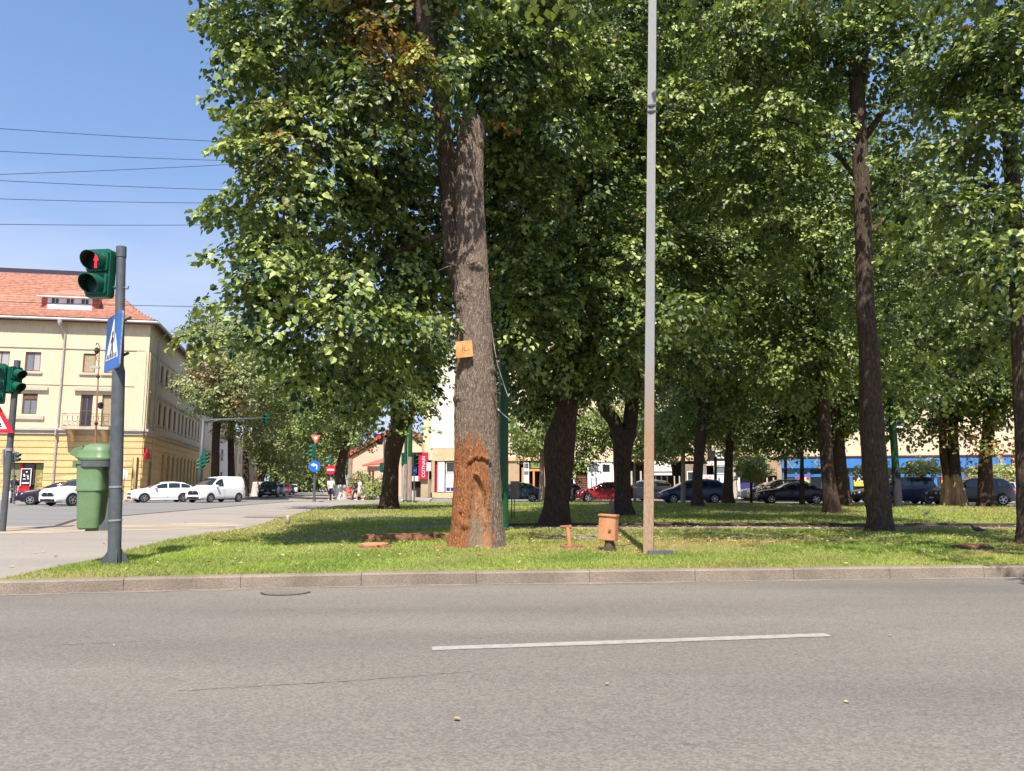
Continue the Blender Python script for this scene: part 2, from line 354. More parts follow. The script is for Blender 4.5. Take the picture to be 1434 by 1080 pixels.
# lamp pole: galvanised above, rust-stained below
def pole_mat():
    m, N, L, P = _base('rust_stained_pole')
    P.inputs['Roughness'].default_value = 0.7; P.inputs['Metallic'].default_value = 0.0
    t = N.new('ShaderNodeTexCoord'); s = N.new('ShaderNodeSeparateXYZ'); L.new(t.outputs['Object'], s.inputs[0])
    n = N.new('ShaderNodeTexNoise'); n.inputs['Scale'].default_value = 22; n.inputs['Detail'].default_value = 6
    mp_ = N.new('ShaderNodeMapping'); mp_.inputs['Scale'].default_value = (1, 1, .25)
    L.new(t.outputs['Object'], mp_.inputs['Vector']); L.new(mp_.outputs[0], n.inputs['Vector'])
    r = N.new('ShaderNodeMapRange'); r.inputs[1].default_value = 3.1; r.inputs[2].default_value = 1.2
    L.new(s.outputs['Z'], r.inputs[0])
    a = N.new('ShaderNodeMath'); a.operation = 'ADD'; L.new(r.outputs[0], a.inputs[0]); L.new(n.outputs['Fac'], a.inputs[1])
    q = N.new('ShaderNodeMapRange'); q.inputs[1].default_value = 0.45; q.inputs[2].default_value = 1.3; L.new(a.outputs[0], q.inputs[0])
    g = N.new('ShaderNodeMixRGB'); g.inputs[1].default_value = (0.19, 0.195, 0.20, 1); g.inputs[2].default_value = (0.33, 0.33, 0.33, 1)
    L.new(n.outputs['Fac'], g.inputs[0])
    b = N.new('ShaderNodeMixRGB'); b.inputs[1].default_value = (0.32, 0.175, 0.082, 1); b.inputs[2].default_value = (0.36, 0.26, 0.20, 1)
    n2 = N.new('ShaderNodeTexNoise'); n2.inputs['Scale'].default_value = 60; L.new(mp_.outputs[0], n2.inputs['Vector'])
    r2 = N.new('ShaderNodeMapRange'); r2.inputs[1].default_value = 2.2; r2.inputs[2].default_value = 1.0; L.new(s.outputs['Z'], r2.inputs[0])
    a2 = N.new('ShaderNodeMath'); a2.operation = 'MULTIPLY'; L.new(r2.outputs[0], a2.inputs[0])
    r3 = N.new('ShaderNodeMapRange'); r3.inputs[1].default_value = 0.4; r3.inputs[2].default_value = 0.6; L.new(n2.outputs['Fac'], r3.inputs[0])
    L.new(r3.outputs[0], a2.inputs[1]); L.new(a2.outputs[0], b.inputs[0])
    x = N.new('ShaderNodeMixRGB'); L.new(q.outputs[0], x.inputs[0]); L.new(g.outputs[0], x.inputs[1]); L.new(b.outputs[0], x.inputs[2])
    L.new(x.outputs[0], P.inputs['Base Color'])
    bb = N.new('ShaderNodeBump'); bb.inputs['Strength'].default_value = 0.3; bb.inputs['Distance'].default_value = 0.01
    L.new(n2.outputs['Fac'], bb.inputs['Height']); L.new(bb.outputs[0], P.inputs['Normal'])
    return m
M['polerust'] = pole_mat()

# ---------------------------------------------------------------- mesh helpers
def wloc(o):
    v = Vector((0, 0, 0))
    while o is not None:
        v += o.location
        o = o.parent
    return v
class MB:
    def __init__(self):
        self.v = []; self.f = []; self.m = []; self.mi = 0
    def add(self, vs, fs):
        b = len(self.v)
        self.v.extend([tuple(p) for p in vs])
        for q in fs:
            self.f.append(tuple(b + i for i in q)); self.m.append(self.mi)
        return self
    def box(self, c, s, rz=0.0, R=None):
        hx, hy, hz = s[0] / 2, s[1] / 2, s[2] / 2
        R = R or Matrix.Rotation(rz, 3, 'Z')
        c = Vector(c)
        vs = [c + R @ Vector((x, y, z)) for x in (-hx, hx) for y in (-hy, hy) for z in (-hz, hz)]
        return self.add(vs, [(0, 1, 3, 2), (4, 6, 7, 5), (0, 4, 5, 1), (2, 3, 7, 6), (0, 2, 6, 4), (1, 5, 7, 3)])
    def tube(self, pts, rad, n=10, cap=True, ref=None, phase=0.0):
        pts = [Vector(p) for p in pts]
        if not hasattr(rad, '__len__'):
            rad = [rad] * len(pts)
        vs, fs = [], []
        for i, p in enumerate(pts):
            d = (pts[min(i + 1, len(pts) - 1)] - pts[max(i - 1, 0)]).normalized()
            up = Vector((0, 0, 1)) if abs(d.z) < 0.9 else Vector((0, 1, 0))
            if ref: up = Vector(ref)
            a = d.cross(up).normalized(); b = a.cross(d)
            for k in range(n):
                t = 2 * math.pi * k / n + phase
                vs.append(p + (a * math.cos(t) + b * math.sin(t)) * rad[i])
        for i in range(len(pts) - 1):
            for k in range(n):
                k2 = (k + 1) % n
                fs.append((i * n + k, i * n + k2, (i + 1) * n + k2, (i + 1) * n + k))
        if cap:
            fs.append(tuple(range(n - 1, -1, -1))); fs.append(tuple((len(pts) - 1) * n + k for k in range(n)))
        return self.add(vs, fs)
    def lathe(self, c, prof, n=20, axis=None, cap=True):
        """prof: (radius, height) pairs along axis (default z) from point c"""
        c = Vector(c); ax = Vector(axis or (0, 0, 1)).normalized()
        a = ax.orthogonal().normalized(); b = ax.cross(a)
        vs, fs = [], []
        for r, h in prof:
            for k in range(n):
                t = 2 * math.pi * k / n
                vs.append(c + ax * h + (a * math.cos(t) + b * math.sin(t)) * max(r, 1e-4))
        for i in range(len(prof) - 1):
            for k in range(n):
                k2 = (k + 1) % n
                fs.append((i * n + k, i * n + k2, (i + 1) * n + k2, (i + 1) * n + k))
        if cap: fs.append(tuple(range(n - 1, -1, -1))); fs.append(tuple((len(prof) - 1) * n + k for k in range(n)))
        return self.add(vs, fs)
    def prism(self, poly, e, o=(0, 0, 0)):
        """polygon (3d points) swept by vector e"""
        n = len(poly); e = Vector(e); o = Vector(o)
        vs = [Vector(p) + o for p in poly] + [Vector(p) + o + e for p in poly]
        fs = [tuple(range(n - 1, -1, -1)), tuple(range(n, 2 * n))]
        for k in range(n):
            k2 = (k + 1) % n
            fs.append((k, k2, n + k2, n + k))
        return self.add(vs, fs)
    def build(self, name, m, parent=None, smooth=False, base=None, auto=None):
        me = bpy.data.meshes.new(name)
        org = wloc(parent) if parent is not None else Vector(base or (0, 0, 0))
        me.from_pydata([(x - org.x, y - org.y, z - org.z) for x, y, z in self.v], [], self.f)
        ms = m if isinstance(m, (list, tuple)) else [m]
        for x in ms: me.materials.append(x)
        if len(ms) > 1:
            me.polygons.foreach_set('material_index', self.m)
        if smooth:
            me.polygons.foreach_set('use_smooth', [True] * len(me.polygons))
            if auto is not None:
                me.set_sharp_from_angle(angle=math.radians(auto))
        me.update()
        o = bpy.data.objects.new(name, me)
        COL.objects.link(o)
        if parent is not None: o.parent = parent
        else: o.location = org
        return o
def npmesh(name, V, Fq, m, parent=None, base=None, tint=None, smooth=False, attr='tint'):
    """V (n,3) world, Fq (k,3|4) int"""
    org = wloc(parent) if parent is not None else Vector(base or (0, 0, 0))
    V = np.asarray(V, dtype=np.float32) - np.array(org, dtype=np.float32)
    k, w = Fq.shape
    me = bpy.data.meshes.new(name)
    me.vertices.add(len(V)); me.vertices.foreach_set('co', V.ravel())
    me.loops.add(k * w); me.loops.foreach_set('vertex_index', Fq.astype(np.int32).ravel())
    me.polygons.add(k)
    me.polygons.foreach_set('loop_start', np.arange(0, k * w, w, dtype=np.int32))
    me.polygons.foreach_set('use_smooth', np.full(k, bool(smooth)))
    me.materials.append(m)
    me.update(calc_edges=True)
    if tint is not None:
        at_ = me.attributes.new(attr, 'FLOAT_COLOR', 'POINT')
        c = np.ones((len(V), 4), dtype=np.float32); c[:, :3] = tint
        at_.data.foreach_set('color', c.ravel())
    o = bpy.data.objects.new(name, me)
    COL.objects.link(o)
    if parent is not None: o.parent = parent
    else: o.location = org
    return o
def thing(name, loc, label, cat, group=None):
    o = bpy.data.objects.new(name, None); COL.objects.link(o)
    o.location = loc; o.empty_display_size = 0.2
    tag(o, label, cat, group)
    return o
def tag(o, label=None, cat=None, group=None, kind=None):
    if label: o['label'] = label
    if cat: o['category'] = cat
    if group: o['group'] = group
    if kind: o['kind'] = kind
    return o
def copy_tree(o, parent=None):
    c = o.copy(); COL.objects.link(c)
    if parent is not None: c.parent = parent
    for ch in list(o.children): copy_tree(ch, c)
    return c
# ================================================================ GROUND
rng = np.random.default_rng(11)
random.seed(5)
LZ = 0.13
def flat(name, pts, z, m, thick=None, label=None, parent=None):
    mb = MB()
    P3 = [(p[0], p[1], z) for p in pts]
    if thick: mb.prism([(x, y, z - thick) for x, y, _ in P3], (0, 0, thick))
    else: mb.add(P3, [tuple(range(len(P3)))])
    o = mb.build(name, m, parent)
    if parent is None: tag(o, kind='structure')
    return o
flat('ground', [(-1500, -600), (1500, -600), (1500, 2500), (-1500, 2500)], -0.03, M['pave'])
KB = [(-420, 845), (-200, 838), (0, 833), (290, 825), (585, 819), (850, 815.5), (1150, 811.5), (1434, 808), (1900, 802)]
KP = [gnd(x, y, 0.0) for x, y in KB]
def kerb_y(X):
    return float(np.interp(X, [p.x for p in KP], [p.y for p in KP]))
X0, X1 = KP[0].x, KP[-1].x
roadpts = [(-60, -25), (60, -25), (60, kerb_y(X1))] + [(p.x, p.y + 0.05) for p in reversed(KP)] + [(-60, kerb_y(X0))]
flat('road', roadpts, 0.0, M['road'])
flat('side_street', [(-120, 16), (-7.2, 16), (6, 30), (75, 30), (75, 62), (8, 80), (0, 260), (-90, 260), (-120, 100)], -0.004, M['road2'])
# centre dash (one in view, one before and one after it along the lane)
def strip(name, a, b, w, z, m, label, cat='road marking', group=None):
    a, b = Vector(a), Vector(b); d = (b - a).normalized(); n = Vector((-d.y, d.x, 0)) * w / 2
    mb = MB(); N = 14
    vs, fs = [], []
    for i in range(N + 1):
        p = a.lerp(b, i / N); j = 0.004
        vs += [p + n + Vector((0, random.uniform(-j, j), 0)), p - n + Vector((0, random.uniform(-j, j), 0))]
        if i: fs.append((2 * i - 2, 2 * i - 1, 2 * i + 1, 2 * i))
    mb.add([(v.x, v.y, z) for v in vs], fs)
    o = mb.build(name, m)
    tag(o, kind='structure')
    return o
da, db = gnd(605, 909, 0), gnd(1160, 889.5, 0)
strip('road_marking', da, db, 0.125, 0.004, M['paint'], '')
u = (db - da).normalized()
strip('road_marking', db + u * 6, db + u * 9, 0.125, 0.004, M['paint'], '')
strip('road_marking', da - u * 9, da - u * 6, 0.125, 0.004, M['paint'], '')
for (a, b, w) in [((40, 714), (112, 711), .25), ((-60, 710), (62, 708), .25), ((170, 712), (215, 711), .2),
                  ((338, 699.5), (352, 697.5), .5), ((358, 699.5), (372, 697), .5), ((378, 698.5), (392, 696.5), .5), ((398, 698.5), (410, 696.5), .5)]:
    strip('road_marking', gnd(*a, 0), gnd(*b, 0), w, 0.006, M['paint'], '')
# tarred joint in the near lane
jm = MB(); 
for (xa, ya, xb, yb) in [(250, 968, 480, 955), (480, 955, 660, 941), (60, 905, 230, 897), (1110, 858, 1300, 883)]:
    A, B = gnd(xa, ya, 0), gnd(xb, yb, 0); pts = []
    for i in range(25):
        p = A.lerp(B, i / 24); pts.append(Vector((p.x, p.y + random.uniform(-.012, .012), 0.003)))
    for i in range(24):
        w = random.uniform(.001, .004); p, q = pts[i], pts[i + 1]
        jm.add([(p.x, p.y - w, .003), (q.x, q.y - w, .003), (q.x, q.y + w, .003), (p.x, p.y + w, .003)], [(0, 1, 2, 3)])
tag(jm.build('road_crack', M['kerbdark']), kind='structure')
# manhole rim half under the asphalt by the kerb
c = gnd(402, 829, 0)
mh = thing('road_manhole', c, 'dark iron manhole cover sunk in the asphalt against the kerb', 'manhole')
mb = MB(); mb.lathe((c.x, c.y - .03, 0.001), [(.24, 0), (.24, .004), (.0, .005)], 28); mb.build('cover', M['road'], mh)
mb = MB()
for k in range(28):
    a0, a1 = 2 * math.pi * k / 28, 2 * math.pi * (k + 1) / 28
    if math.sin(a0) > -.1: continue
    mb.add([(c.x + r * math.cos(a), c.y - .03 + r * math.sin(a), .008) for a in (a0, a1) for r in (.245, .275)], [(0, 1, 3, 2)])
mb.build('rim', M['kerbdark'], mh)

# dust swept against the kerb
gd = MB(); xs_ = np.linspace(-13, 13, 140)
pr = [(x, kerb_y(x) - .015, kerb_y(x) - .06 - .10 * abs(math.sin(x * 1.3) * math.sin(x * 3.7 + 1)) - random.uniform(0, .07)) for x in xs_]
for p, q in zip(pr, pr[1:]): gd.add([(p[0], p[2], .003), (q[0], q[2], .003), (q[0], q[1], .003), (p[0], p[1], .003)], [(0, 1, 2, 3)])
tag(gd.build('gutter_dust', M['dust']), kind='structure')
# kerb stones
kerb = bpy.data.objects.new('kerb', None); COL.objects.link(kerb); tag(kerb, kind='structure')
def kerb_run(parent, pts, L, w, h, z0, m, gap=0.006, jit=0.003, sd=1):
    """stones laid along a polyline; w goes to the left of travel"""
    R = random.Random(sd)
    P = [Vector((p[0], p[1], 0)) for p in pts]
    seg = [0]
    for a, b in zip(P, P[1:]): seg.append(seg[-1] + (b - a).length)
    def pos(s):
        for i in range(len(P) - 1):
            if s <= seg[i + 1] or i == len(P) - 2:
                return P[i].lerp(P[i + 1], (s - seg[i]) / (seg[i + 1] - seg[i]))
    s = 0
    while s < seg[-1] - .2:
        e = min(s + L * R.uniform(.93, 1.05), seg[-1])
        a, b = pos(s + gap / 2), pos(e - gap / 2); d = (b - a).normalized(); n = Vector((-d.y, d.x, 0))
        j = R.uniform(-jit, jit); hh = h + R.uniform(-jit, jit); ch = 0.018
        mb = MB()
        prof = [(0 + j, z0 - .1), (0 + j, z0 + hh - ch), (ch + j, z0 + hh), (w + j, z0 + hh), (w + j, z0 - .1)]
        A = [a + n * t + Vector((0, 0, z)) for t, z in prof]; Bv = [b + n * t + Vector((0, 0, z)) for t, z in prof]
        k = len(prof)
        mb.add(A + Bv, [tuple(range(k)), tuple(range(2 * k - 1, k - 1, -1))] + [(i, k + i, k + (i + 1) % k, (i + 1) % k) for i in range(k)])
        mb.build('kerb_stone', m, parent)
        s = e
kp = [(p.x, p.y) for p in KP]
kerb_run(kerb, kp, 1.32, 0.17, 0.14, 0.0, M['concrete'])

# lawn outline
LE = [(8, 809), (60, 798), (110, 789), (150, 781), (178, 771), (240, 757), (300, 746), (345, 739), (375, 731), (400, 724), (440, 713.5),
      (480, 707.5), (540, 704.5), (640, 703.5), (760, 703.5), (900, 704), (1100, 705.5), (1300, 707.5), (1434, 708.5), (1650, 709)]
lawn = [gnd(x, y, LZ) for x, y in LE]
lawn = [(p.x, p.y) for p in lawn]
far_edge = lawn[-1]
front = [(x, kerb_y(x) + .165) for x in np.linspace(min(X1, 14), lawn[0][0], 16)]
lawn_poly = lawn + [(far_edge[0] + 2, 20), (front[0][0] + 6, front[0][1] + 2)] + front
flat('lawn', lawn_poly, LZ, M['soil'])
PE = [(412, 702.8), (362, 706.2), (330, 709), (250, 716), (170, 723), (112, 727.5), (86, 736), (-60, 738)]
pv = [gnd(x, y, 0.12) for x, y in PE]
pav = [(p.x, p.y) for p in pv]
pave_poly = [(x, kerb_y(x) + .165) for x in np.linspace(-16, lawn[0][0] - .02, 10)] + lawn[:13] + [(gnd(480, 703, .12).x, gnd(480, 703, .12).y)] + pav + [(-16, pav[-1][1])]
flat('pavement', pave_poly, 0.118, M['pave'], thick=0.12)
e1 = [gnd(x, y, 0.118) for x, y in [(-80, 749), (60, 747), (170, 744), (300, 740), (352, 735), (310, 732), (170, 735), (86, 737.5), (-80, 738.5)]]
flat('worn_strip', [(p.x, p.y) for p in e1], 0.122, M['lightstrip'])
ek = bpy.data.objects.new('pavement_edge_kerb', None); COL.objects.link(ek); tag(ek, kind='structure')
kerb_run(ek, [(p[0], p[1] - 0.0) for p in reversed(pav[:-1])], 1.0, 0.16, 0.10, 0.03, M['kerbdark'], sd=4)
# joints in the worn strip: old tram rails, two dark lines
for dy in (0, 2.6):
    A, B = gnd(-60, 744.6 - dy, .123), gnd(330, 738.5 - dy * .55, .123)
    mb = MB(); mb.add([(A.x, A.y - .03, .126), (B.x, B.y - .03, .126), (B.x, B.y + .03, .126), (A.x, A.y + .03, .126)], [(0, 1, 2, 3)])
    tag(mb.build('pavement_joint', M['mud']), kind='structure')

# path across the lawn with its two kerbs
pa, pb = gnd(560, 742.5), gnd(1434, 743)
path = [(-.4, 18.6), (30, 18.3), (30, 19.7), (-.4, 20.0)]
flat('path', path, LZ + 0.004, M['mud'])
pk = bpy.data.objects.new('path_kerb', None); COL.objects.link(pk); tag(pk, kind='structure')
kerb_run(pk, [(-.4, 18.55), (13, 18.4), (22, 18.3)], 1.0, 0.1, 0.035, LZ, M['kerbpath'], jit=.012, sd=7)
kerb_run(pk, [(-.4, 20.0), (13, 19.9), (24, 19.7)], 1.0, 0.1, 0.06, LZ, M['kerbdark'], jit=.012, sd=9)  # dark kerb colour stands in for shade on the far stones
# bare patches
for (px, py, w, d) in [(585, 738, 1.6, .7), (475, 722.5, 2.6, 1.5), (1000, 750, 3.2, .5), (830, 752, 1.6, .35), (1190, 752, 2.4, .4), (1358, 773, .5, .16), (1290, 748, 1.8, .35)]:
    p = gnd(px, py, LZ); pts = []
    for k in range(26):
        a = 2 * math.pi * k / 26; r = 1 + .28 * math.sin(3 * a + px) + .15 * math.sin(7 * a) + random.uniform(-.08, .08)
        pts.append((p.x + w * r * math.cos(a), p.y + d * r * math.sin(a)))
    flat('bare_soil', pts, LZ + 0.003, M['kerbpath'])
# far pavement before the buildings
flat('far_pavement', [(-9, 72), (-2, 64.5), (70, 56), (75, 90), (-8, 90)], 0.1, M['pave'], thick=.12)
flat('corner_pavement', [(-60, 53.5), (-33, 56.5), (-28.6, 57.2), (-27.5, 60), (-47, 140), (-80, 140), (-80, 53)], 0.1, M['pave'], thick=.12)
flat('east_pavement', [(-16.6, 56), (-13, 54), (-6, 55), (-9, 90), (-22, 200), (-50, 200), (-45, 160)], 0.1, M['pave'], thick=.12)

# ---------------------------------------------------------------- grass
def in_poly(P, poly):
    x, y = P[:, 0], P[:, 1]; ins = np.zeros(len(P), bool); n = len(poly); j = n - 1
    for i in range(n):
        xi, yi = poly[i]; xj, yj = poly[j]
        c = ((yi > y) != (yj > y)) & (x < (xj - xi) * (y - yi) / (yj - yi + 1e-12) + xi)
        ins ^= c; j = i
    return ins
def lowfreq(x, y, s, seed):
    r = np.random.default_rng(seed); o = np.zeros_like(x)
    for k in range(6):
        a = r.uniform(0, 6.28); f = s * r.uniform(.5, 2.2); o += np.sin((x * math.cos(a) + y * math.sin(a)) * f + r.uniform(0, 6.28)) / 6 ** .5
    return o
def grass_pts(y0, y1, dens):
    xw = y1 * .75 + 1
    n = int(dens * (y1 - y0) * 2 * xw)
    P = np.stack([rng.uniform(-xw, xw, n), rng.uniform(y0, y1, n)], 1)
    return P[in_poly(P, lawn_poly)]
RINGS = []
for (px, py, Y_, r_) in [(668, 765, 13.2, .85), (775, 735, 20.5, .9), (873, 721, 27.5, .9), (1234, 743, 18, .75), (1164, 719, 29, .9), (543, 712, 34.5, 1.0), (854, 772, 12, .3), (908, 775, 11.8, .28), (800, 767, 12.6, .4), (525, 766, 12.7, .4), (1441, 762, 13.6, .8)]:
    q_ = at(px, py, Y_); RINGS.append((q_.x, q_.y, r_))
gv, gt, nb = [], [], 0
for (y0, y1, dens, h, w) in [(8.5, 11.5, 2300, .031, .0095), (11.5, 14.5, 1100, .038, .013), (14.5, 20, 420, .05, .018), (20, 30, 130, .055, .03), (30, 52, 36, .065, .05)]:
    P = grass_pts(y0, y1, dens)
    nz_ = lowfreq(P[:, 0], P[:, 1], 1.6, 3)
    keep = rng.random(len(P)) < np.clip(.78 + .35 * nz_, .25, 1)
    for (tx, ty, tr) in RINGS: keep &= ~((np.hypot(P[:, 0] - tx, P[:, 1] - ty) < tr) & (rng.random(len(P)) < .5))
    onp = (P[:, 1] > 18.25) & (P[:, 1] < 20.0) & (P[:, 0] > -.4)
    keep &= ~onp
    P = P[keep]; nz_ = nz_[keep]; n = len(P)
    a = rng.uniform(0, 6.283, n); hh = h * rng.uniform(.45, 1.35, n) * (1 + .25 * nz_); ww = w * rng.uniform(.6, 1.4, n)
    la = rng.uniform(0, 6.283, n); ln = hh * rng.uniform(.2, 1.3, n)
    ca, sa = np.cos(a), np.sin(a)
    b1 = np.stack([P[:, 0] - ca * ww / 2, P[:, 1] - sa * ww / 2, np.full(n, LZ)], 1)
    b2 = np.stack([P[:, 0] + ca * ww / 2, P[:, 1] + sa * ww / 2, np.full(n, LZ)], 1)
    tp = np.stack([P[:, 0] + np.cos(la) * ln, P[:, 1] + np.sin(la) * ln, LZ + hh], 1)
    gv.append(np.stack([b1, b2, tp], 1).reshape(-1, 3))
    dry = lowfreq(P[:, 0], P[:, 1], .8, 8) + .5 * lowfreq(P[:, 0], P[:, 1], 4, 9)
    edge = np.clip(1 - (P[:, 1] - np.interp(P[:, 0], [q.x for q in KP], [q.y for q in KP]) - .17) / .25, 0, 1)
    left = np.clip((-P[:, 0] - 4.5) / 3, 0, 1)
    rt = np.clip((P[:, 0] - .8) / 1.5, 0, 1) * np.clip((P[:, 1] - 10.3) / 1.2, 0, 1) * np.clip((17.5 - P[:, 1]) / 2, 0, 1)
    ring = np.zeros(n)
    for (tx, ty, tr) in RINGS: ring = np.maximum(ring, np.clip(1.35 - np.hypot(P[:, 0] - tx, P[:, 1] - ty) / tr, 0, 1))
    br = np.clip(.15 + (.38 + .3 * rt) * dry + .12 * rt + .5 * edge + .45 * left + .8 * ring + rng.normal(0, .28, n), 0, 1)
    tn = np.clip(.5 + .3 * lowfreq(P[:, 0], P[:, 1], 2.3, 5) + rng.normal(0, .22, n), 0, 1)
    gt.append(np.repeat(np.stack([tn, br * .85, rng.random(n)], 1), 3, 0)); nb += n
gv = np.concatenate(gv); gt = np.concatenate(gt)
g = npmesh('grass', gv, np.arange(nb * 3).reshape(-1, 3), M['grass'], tint=gt)
tag(g, 'short green summer grass covering the park lawn behind the kerb', 'grass', kind='stuff')

# fallen leaves on the lawn, a few on the kerb, road and pavement
def flat_leaves(P, size, z):
    n = len(P); a = rng.uniform(0, 6.283, n); s = size * rng.uniform(.6, 1.3, n)
    loc = np.array([(0, -.5, 0), (-.42, -.15, .18), (-.3, .25, .1), (0, .55, .0), (.3, .25, .14), (.42, -.15, .2)])
    til = rng.uniform(-.5, .5, (n, 2))
    X = loc[None, :, 0] * s[:, None]; Yv = loc[None, :, 1] * s[:, None]
    Z = loc[None, :, 2] * s[:, None] + np.abs(X * til[:, :1] + Yv * til[:, 1:])
    c, q = np.cos(a)[:, None], np.sin(a)[:, None]
    V = np.stack([P[:, :1] + X * c - Yv * q, P[:, 1:2] + X * q + Yv * c, z + Z], 2).reshape(-1, 3)
    b = np.arange(n)[:, None] * 6
    Fq = np.concatenate([b + np.array([[0, 1, 2, 3]]), b + np.array([[0, 3, 4, 5]])], 1).reshape(-1, 4)
    t = np.repeat(np.stack([rng.random(n), (rng.random(n) < .3) * rng.random(n), rng.random(n)], 1), 6, 0)
    return V, Fq, t
LP = np.concatenate([grass_pts(9, 13.5, 1.1), grass_pts(13.5, 19, 13), grass_pts(20.2, 40, 3.5)])
lz = np.full(len(LP), LZ + .035)
V, Fq, t = flat_leaves(LP, .075, LZ + .03)
extra = np.array([[gnd(x, y, .0).x, gnd(x, y, .0).y] for x, y in [(10, 832), (38, 829), (1115, 917), (1247, 891), (1186, 985), (920, 812), (232, 829), (640, 1010), (850, 960), (160, 905)]])
V2, F2, t2 = flat_leaves(extra, .032, .006)
ex3 = np.array([[gnd(x, y, .12).x, gnd(x, y, .12).y] for x, y in [(49, 775), (59, 774), (78, 780), (146, 763), (188, 768), (15, 795), (120, 750), (30, 760), (330, 725), (290, 730), (230, 742), (260, 733)]])
V3, F3, t3 = flat_leaves(ex3, .06, .126)
n1 = len(V); n2 = n1 + len(V2)
o = npmesh('fallen_leaves', np.concatenate([V, V2, V3]), np.concatenate([Fq, F2 + n1, F3 + n2]), M['fallen'], tint=np.concatenate([t, t2, t3]))
tag(o, 'scattered yellowed linden leaves lying on the shaded lawn and pavement', 'fallen leaves', kind='stuff')

# ================================================================ TREES
CLEAR = []
LM = 1.55
def foliage(name, lobes, parent, mat_, leaf=.1, K=34, lai=3.6, L=.55, seed=1, brown=(), tone=0.5, quads=True, tvar=.3, droop=.25, flip=0.0, inner=.22, gap=0.0, deep=1.6):
    """leaves on flat drooping twigs, spread through the given lobes (px, py, Y, rx_px, rz_px, ry_m[, density])"""
    r = np.random.default_rng(seed)
    Cs, Ds, Ns = [], [], []
    for lb in lobes:
        px, py, Y, rx, rz, ry = lb[:6]
        if deep and Y > 18.5: ry = ry * deep
        dn = lb[6] if len(lb) > 6 else 1.0
        c = np.array(at(px, py, Y)); s = ppm(Y, c[2]); R = np.array([rx / s, ry, rz / s])
        area = math.pi * R[0] * R[2]
        n = max(3, int(area * lai * LM * dn * (.6 + .4 * min(3.6, ry / .9)) / (K * leaf * leaf * .72)))
        d = r.normal(size=(n, 3)); d /= np.linalg.norm(d, axis=1)[:, None]
        rad = np.where(r.random(n) < inner, r.random(n) ** .5 * .75, r.uniform(.72, 1.02, n))
        ph = r.uniform(0, 6.28, 6)
        rad *= 1 + .14 * np.sin(3 * d[:, 0] + ph[0] + 4 * d[:, 2]) + .12 * np.sin(5 * d[:, 1] + ph[1] - 6 * d[:, 2]) + .1 * np.sin(9 * d[:, 0] + ph[2])
        p = c + d * rad[:, None] * R
        p[:, 2] = np.where(p[:, 2] < c[2], c[2] + (p[:, 2] - c[2]) * .9, p[:, 2])
        if gap > 0:
            q = np.sin(p[:, 0] * 2.1 + ph[3]) + np.sin(p[:, 2] * 2.7 + ph[4]) + np.sin(p[:, 1] * 1.9 + ph[5])
            kq = (q > -1.9 + gap) | (r.random(n) < .25); p = p[kq]; d = d[kq]; n = len(p)
        ax = d * np.array([1, 1, .35]) + r.normal(0, .35, (n, 3)); ax[:, 2] -= droop
        ax /= np.linalg.norm(ax, axis=1)[:, None]
        nm = np.array([0, 0, .78]) + d * np.array([.95, .95, .3]) + r.normal(0, .24, (n, 3))
        Cs.append(p); Ds.append(ax); Ns.append(nm)
    C, D, N_ = np.concatenate(Cs), np.concatenate(Ds), np.concatenate(Ns)
    if CLEAR:
        dd = C - np.array(CAMP); zc = dd[:, 1] * CP + dd[:, 2] * SP; zc = np.maximum(zc, .1)
        qx = CX + F_PX * dd[:, 0] / zc; qy = CY - F_PX * (-dd[:, 1] * SP + dd[:, 2] * CP) / zc
        ok = np.ones(len(C), bool)
        for (x0, x1, y0, y1, Ym) in CLEAR:
            ok &= ~((qx > x0) & (qx < x1) & (qy > y0) & (qy < y1) & (C[:, 1] < Ym))
        C, D, N_ = C[ok], D[ok], N_[ok]
    n = len(C)
    N_ -= D * (N_ * D).sum(1)[:, None]; N_ /= np.linalg.norm(N_, axis=1)[:, None]
    S = np.cross(D, N_)
    ln = L * r.uniform(.6, 1.25, n)
    T = np.broadcast_to((np.arange(K) + .5) / K, (n, K)) * 1.0
    tt = np.clip(T + r.normal(0, .04, (n, K)), 0, 1)
    side = np.where(np.arange(K) % 2 == 0, 1.0, -1.0)[None] * r.uniform(.1, 1, (n, K)) * np.sin(np.clip(tt * .85 + .15, 0, 1) * math.pi) ** .6
    pos = C[:, None] + D[:, None] * ((tt - .35) * ln[:, None])[..., None] + S[:, None] * (side * ln[:, None] * .42)[..., None] \
        + N_[:, None] * (r.normal(0, .045, (n, K)) * ln[:, None] * 1.6)[..., None]
    pos[..., 2] -= (tt ** 2) * ln[:, None] * .22
    la = D[:, None] * .55 + S[:, None] * (np.sign(side) * .75)[..., None] + r.normal(0, .3, (n, K, 3)); la[..., 2] -= .6
    la /= np.linalg.norm(la, axis=2)[..., None]
    ln_ = N_[:, None] + r.normal(0, .27, (n, K, 3))
    if flip > 0: ln_ = np.where((r.random((n, K)) < flip)[..., None], -ln_, ln_)
    ln_ -= la * (ln_ * la).sum(2)[..., None]; ln_ /= np.linalg.norm(ln_, axis=2)[..., None]
    ls = np.cross(la, ln_)
    sz = leaf * r.uniform(.65, 1.25, (n, K))
    m = n * K
    pos, la, ln_, ls, sz = pos.reshape(m, 3), la.reshape(m, 3), ln_.reshape(m, 3), ls.reshape(m, 3), sz.reshape(m)
    if quads:
        prof = [(0, 0, 0), (-.40, .12, .10), (-.40, .55, .12), (0, 1.0, -.06), (.40, .55, .12), (.40, .12, .10)]
        fi = [[0, 3, 2, 1], [0, 5, 4, 3]]
    else:
        prof = [(0, 0, 0), (-.45, .45, .1), (0, 1.05, 0), (.45, .45, .1)]
        fi = [[0, 3, 2, 1]]
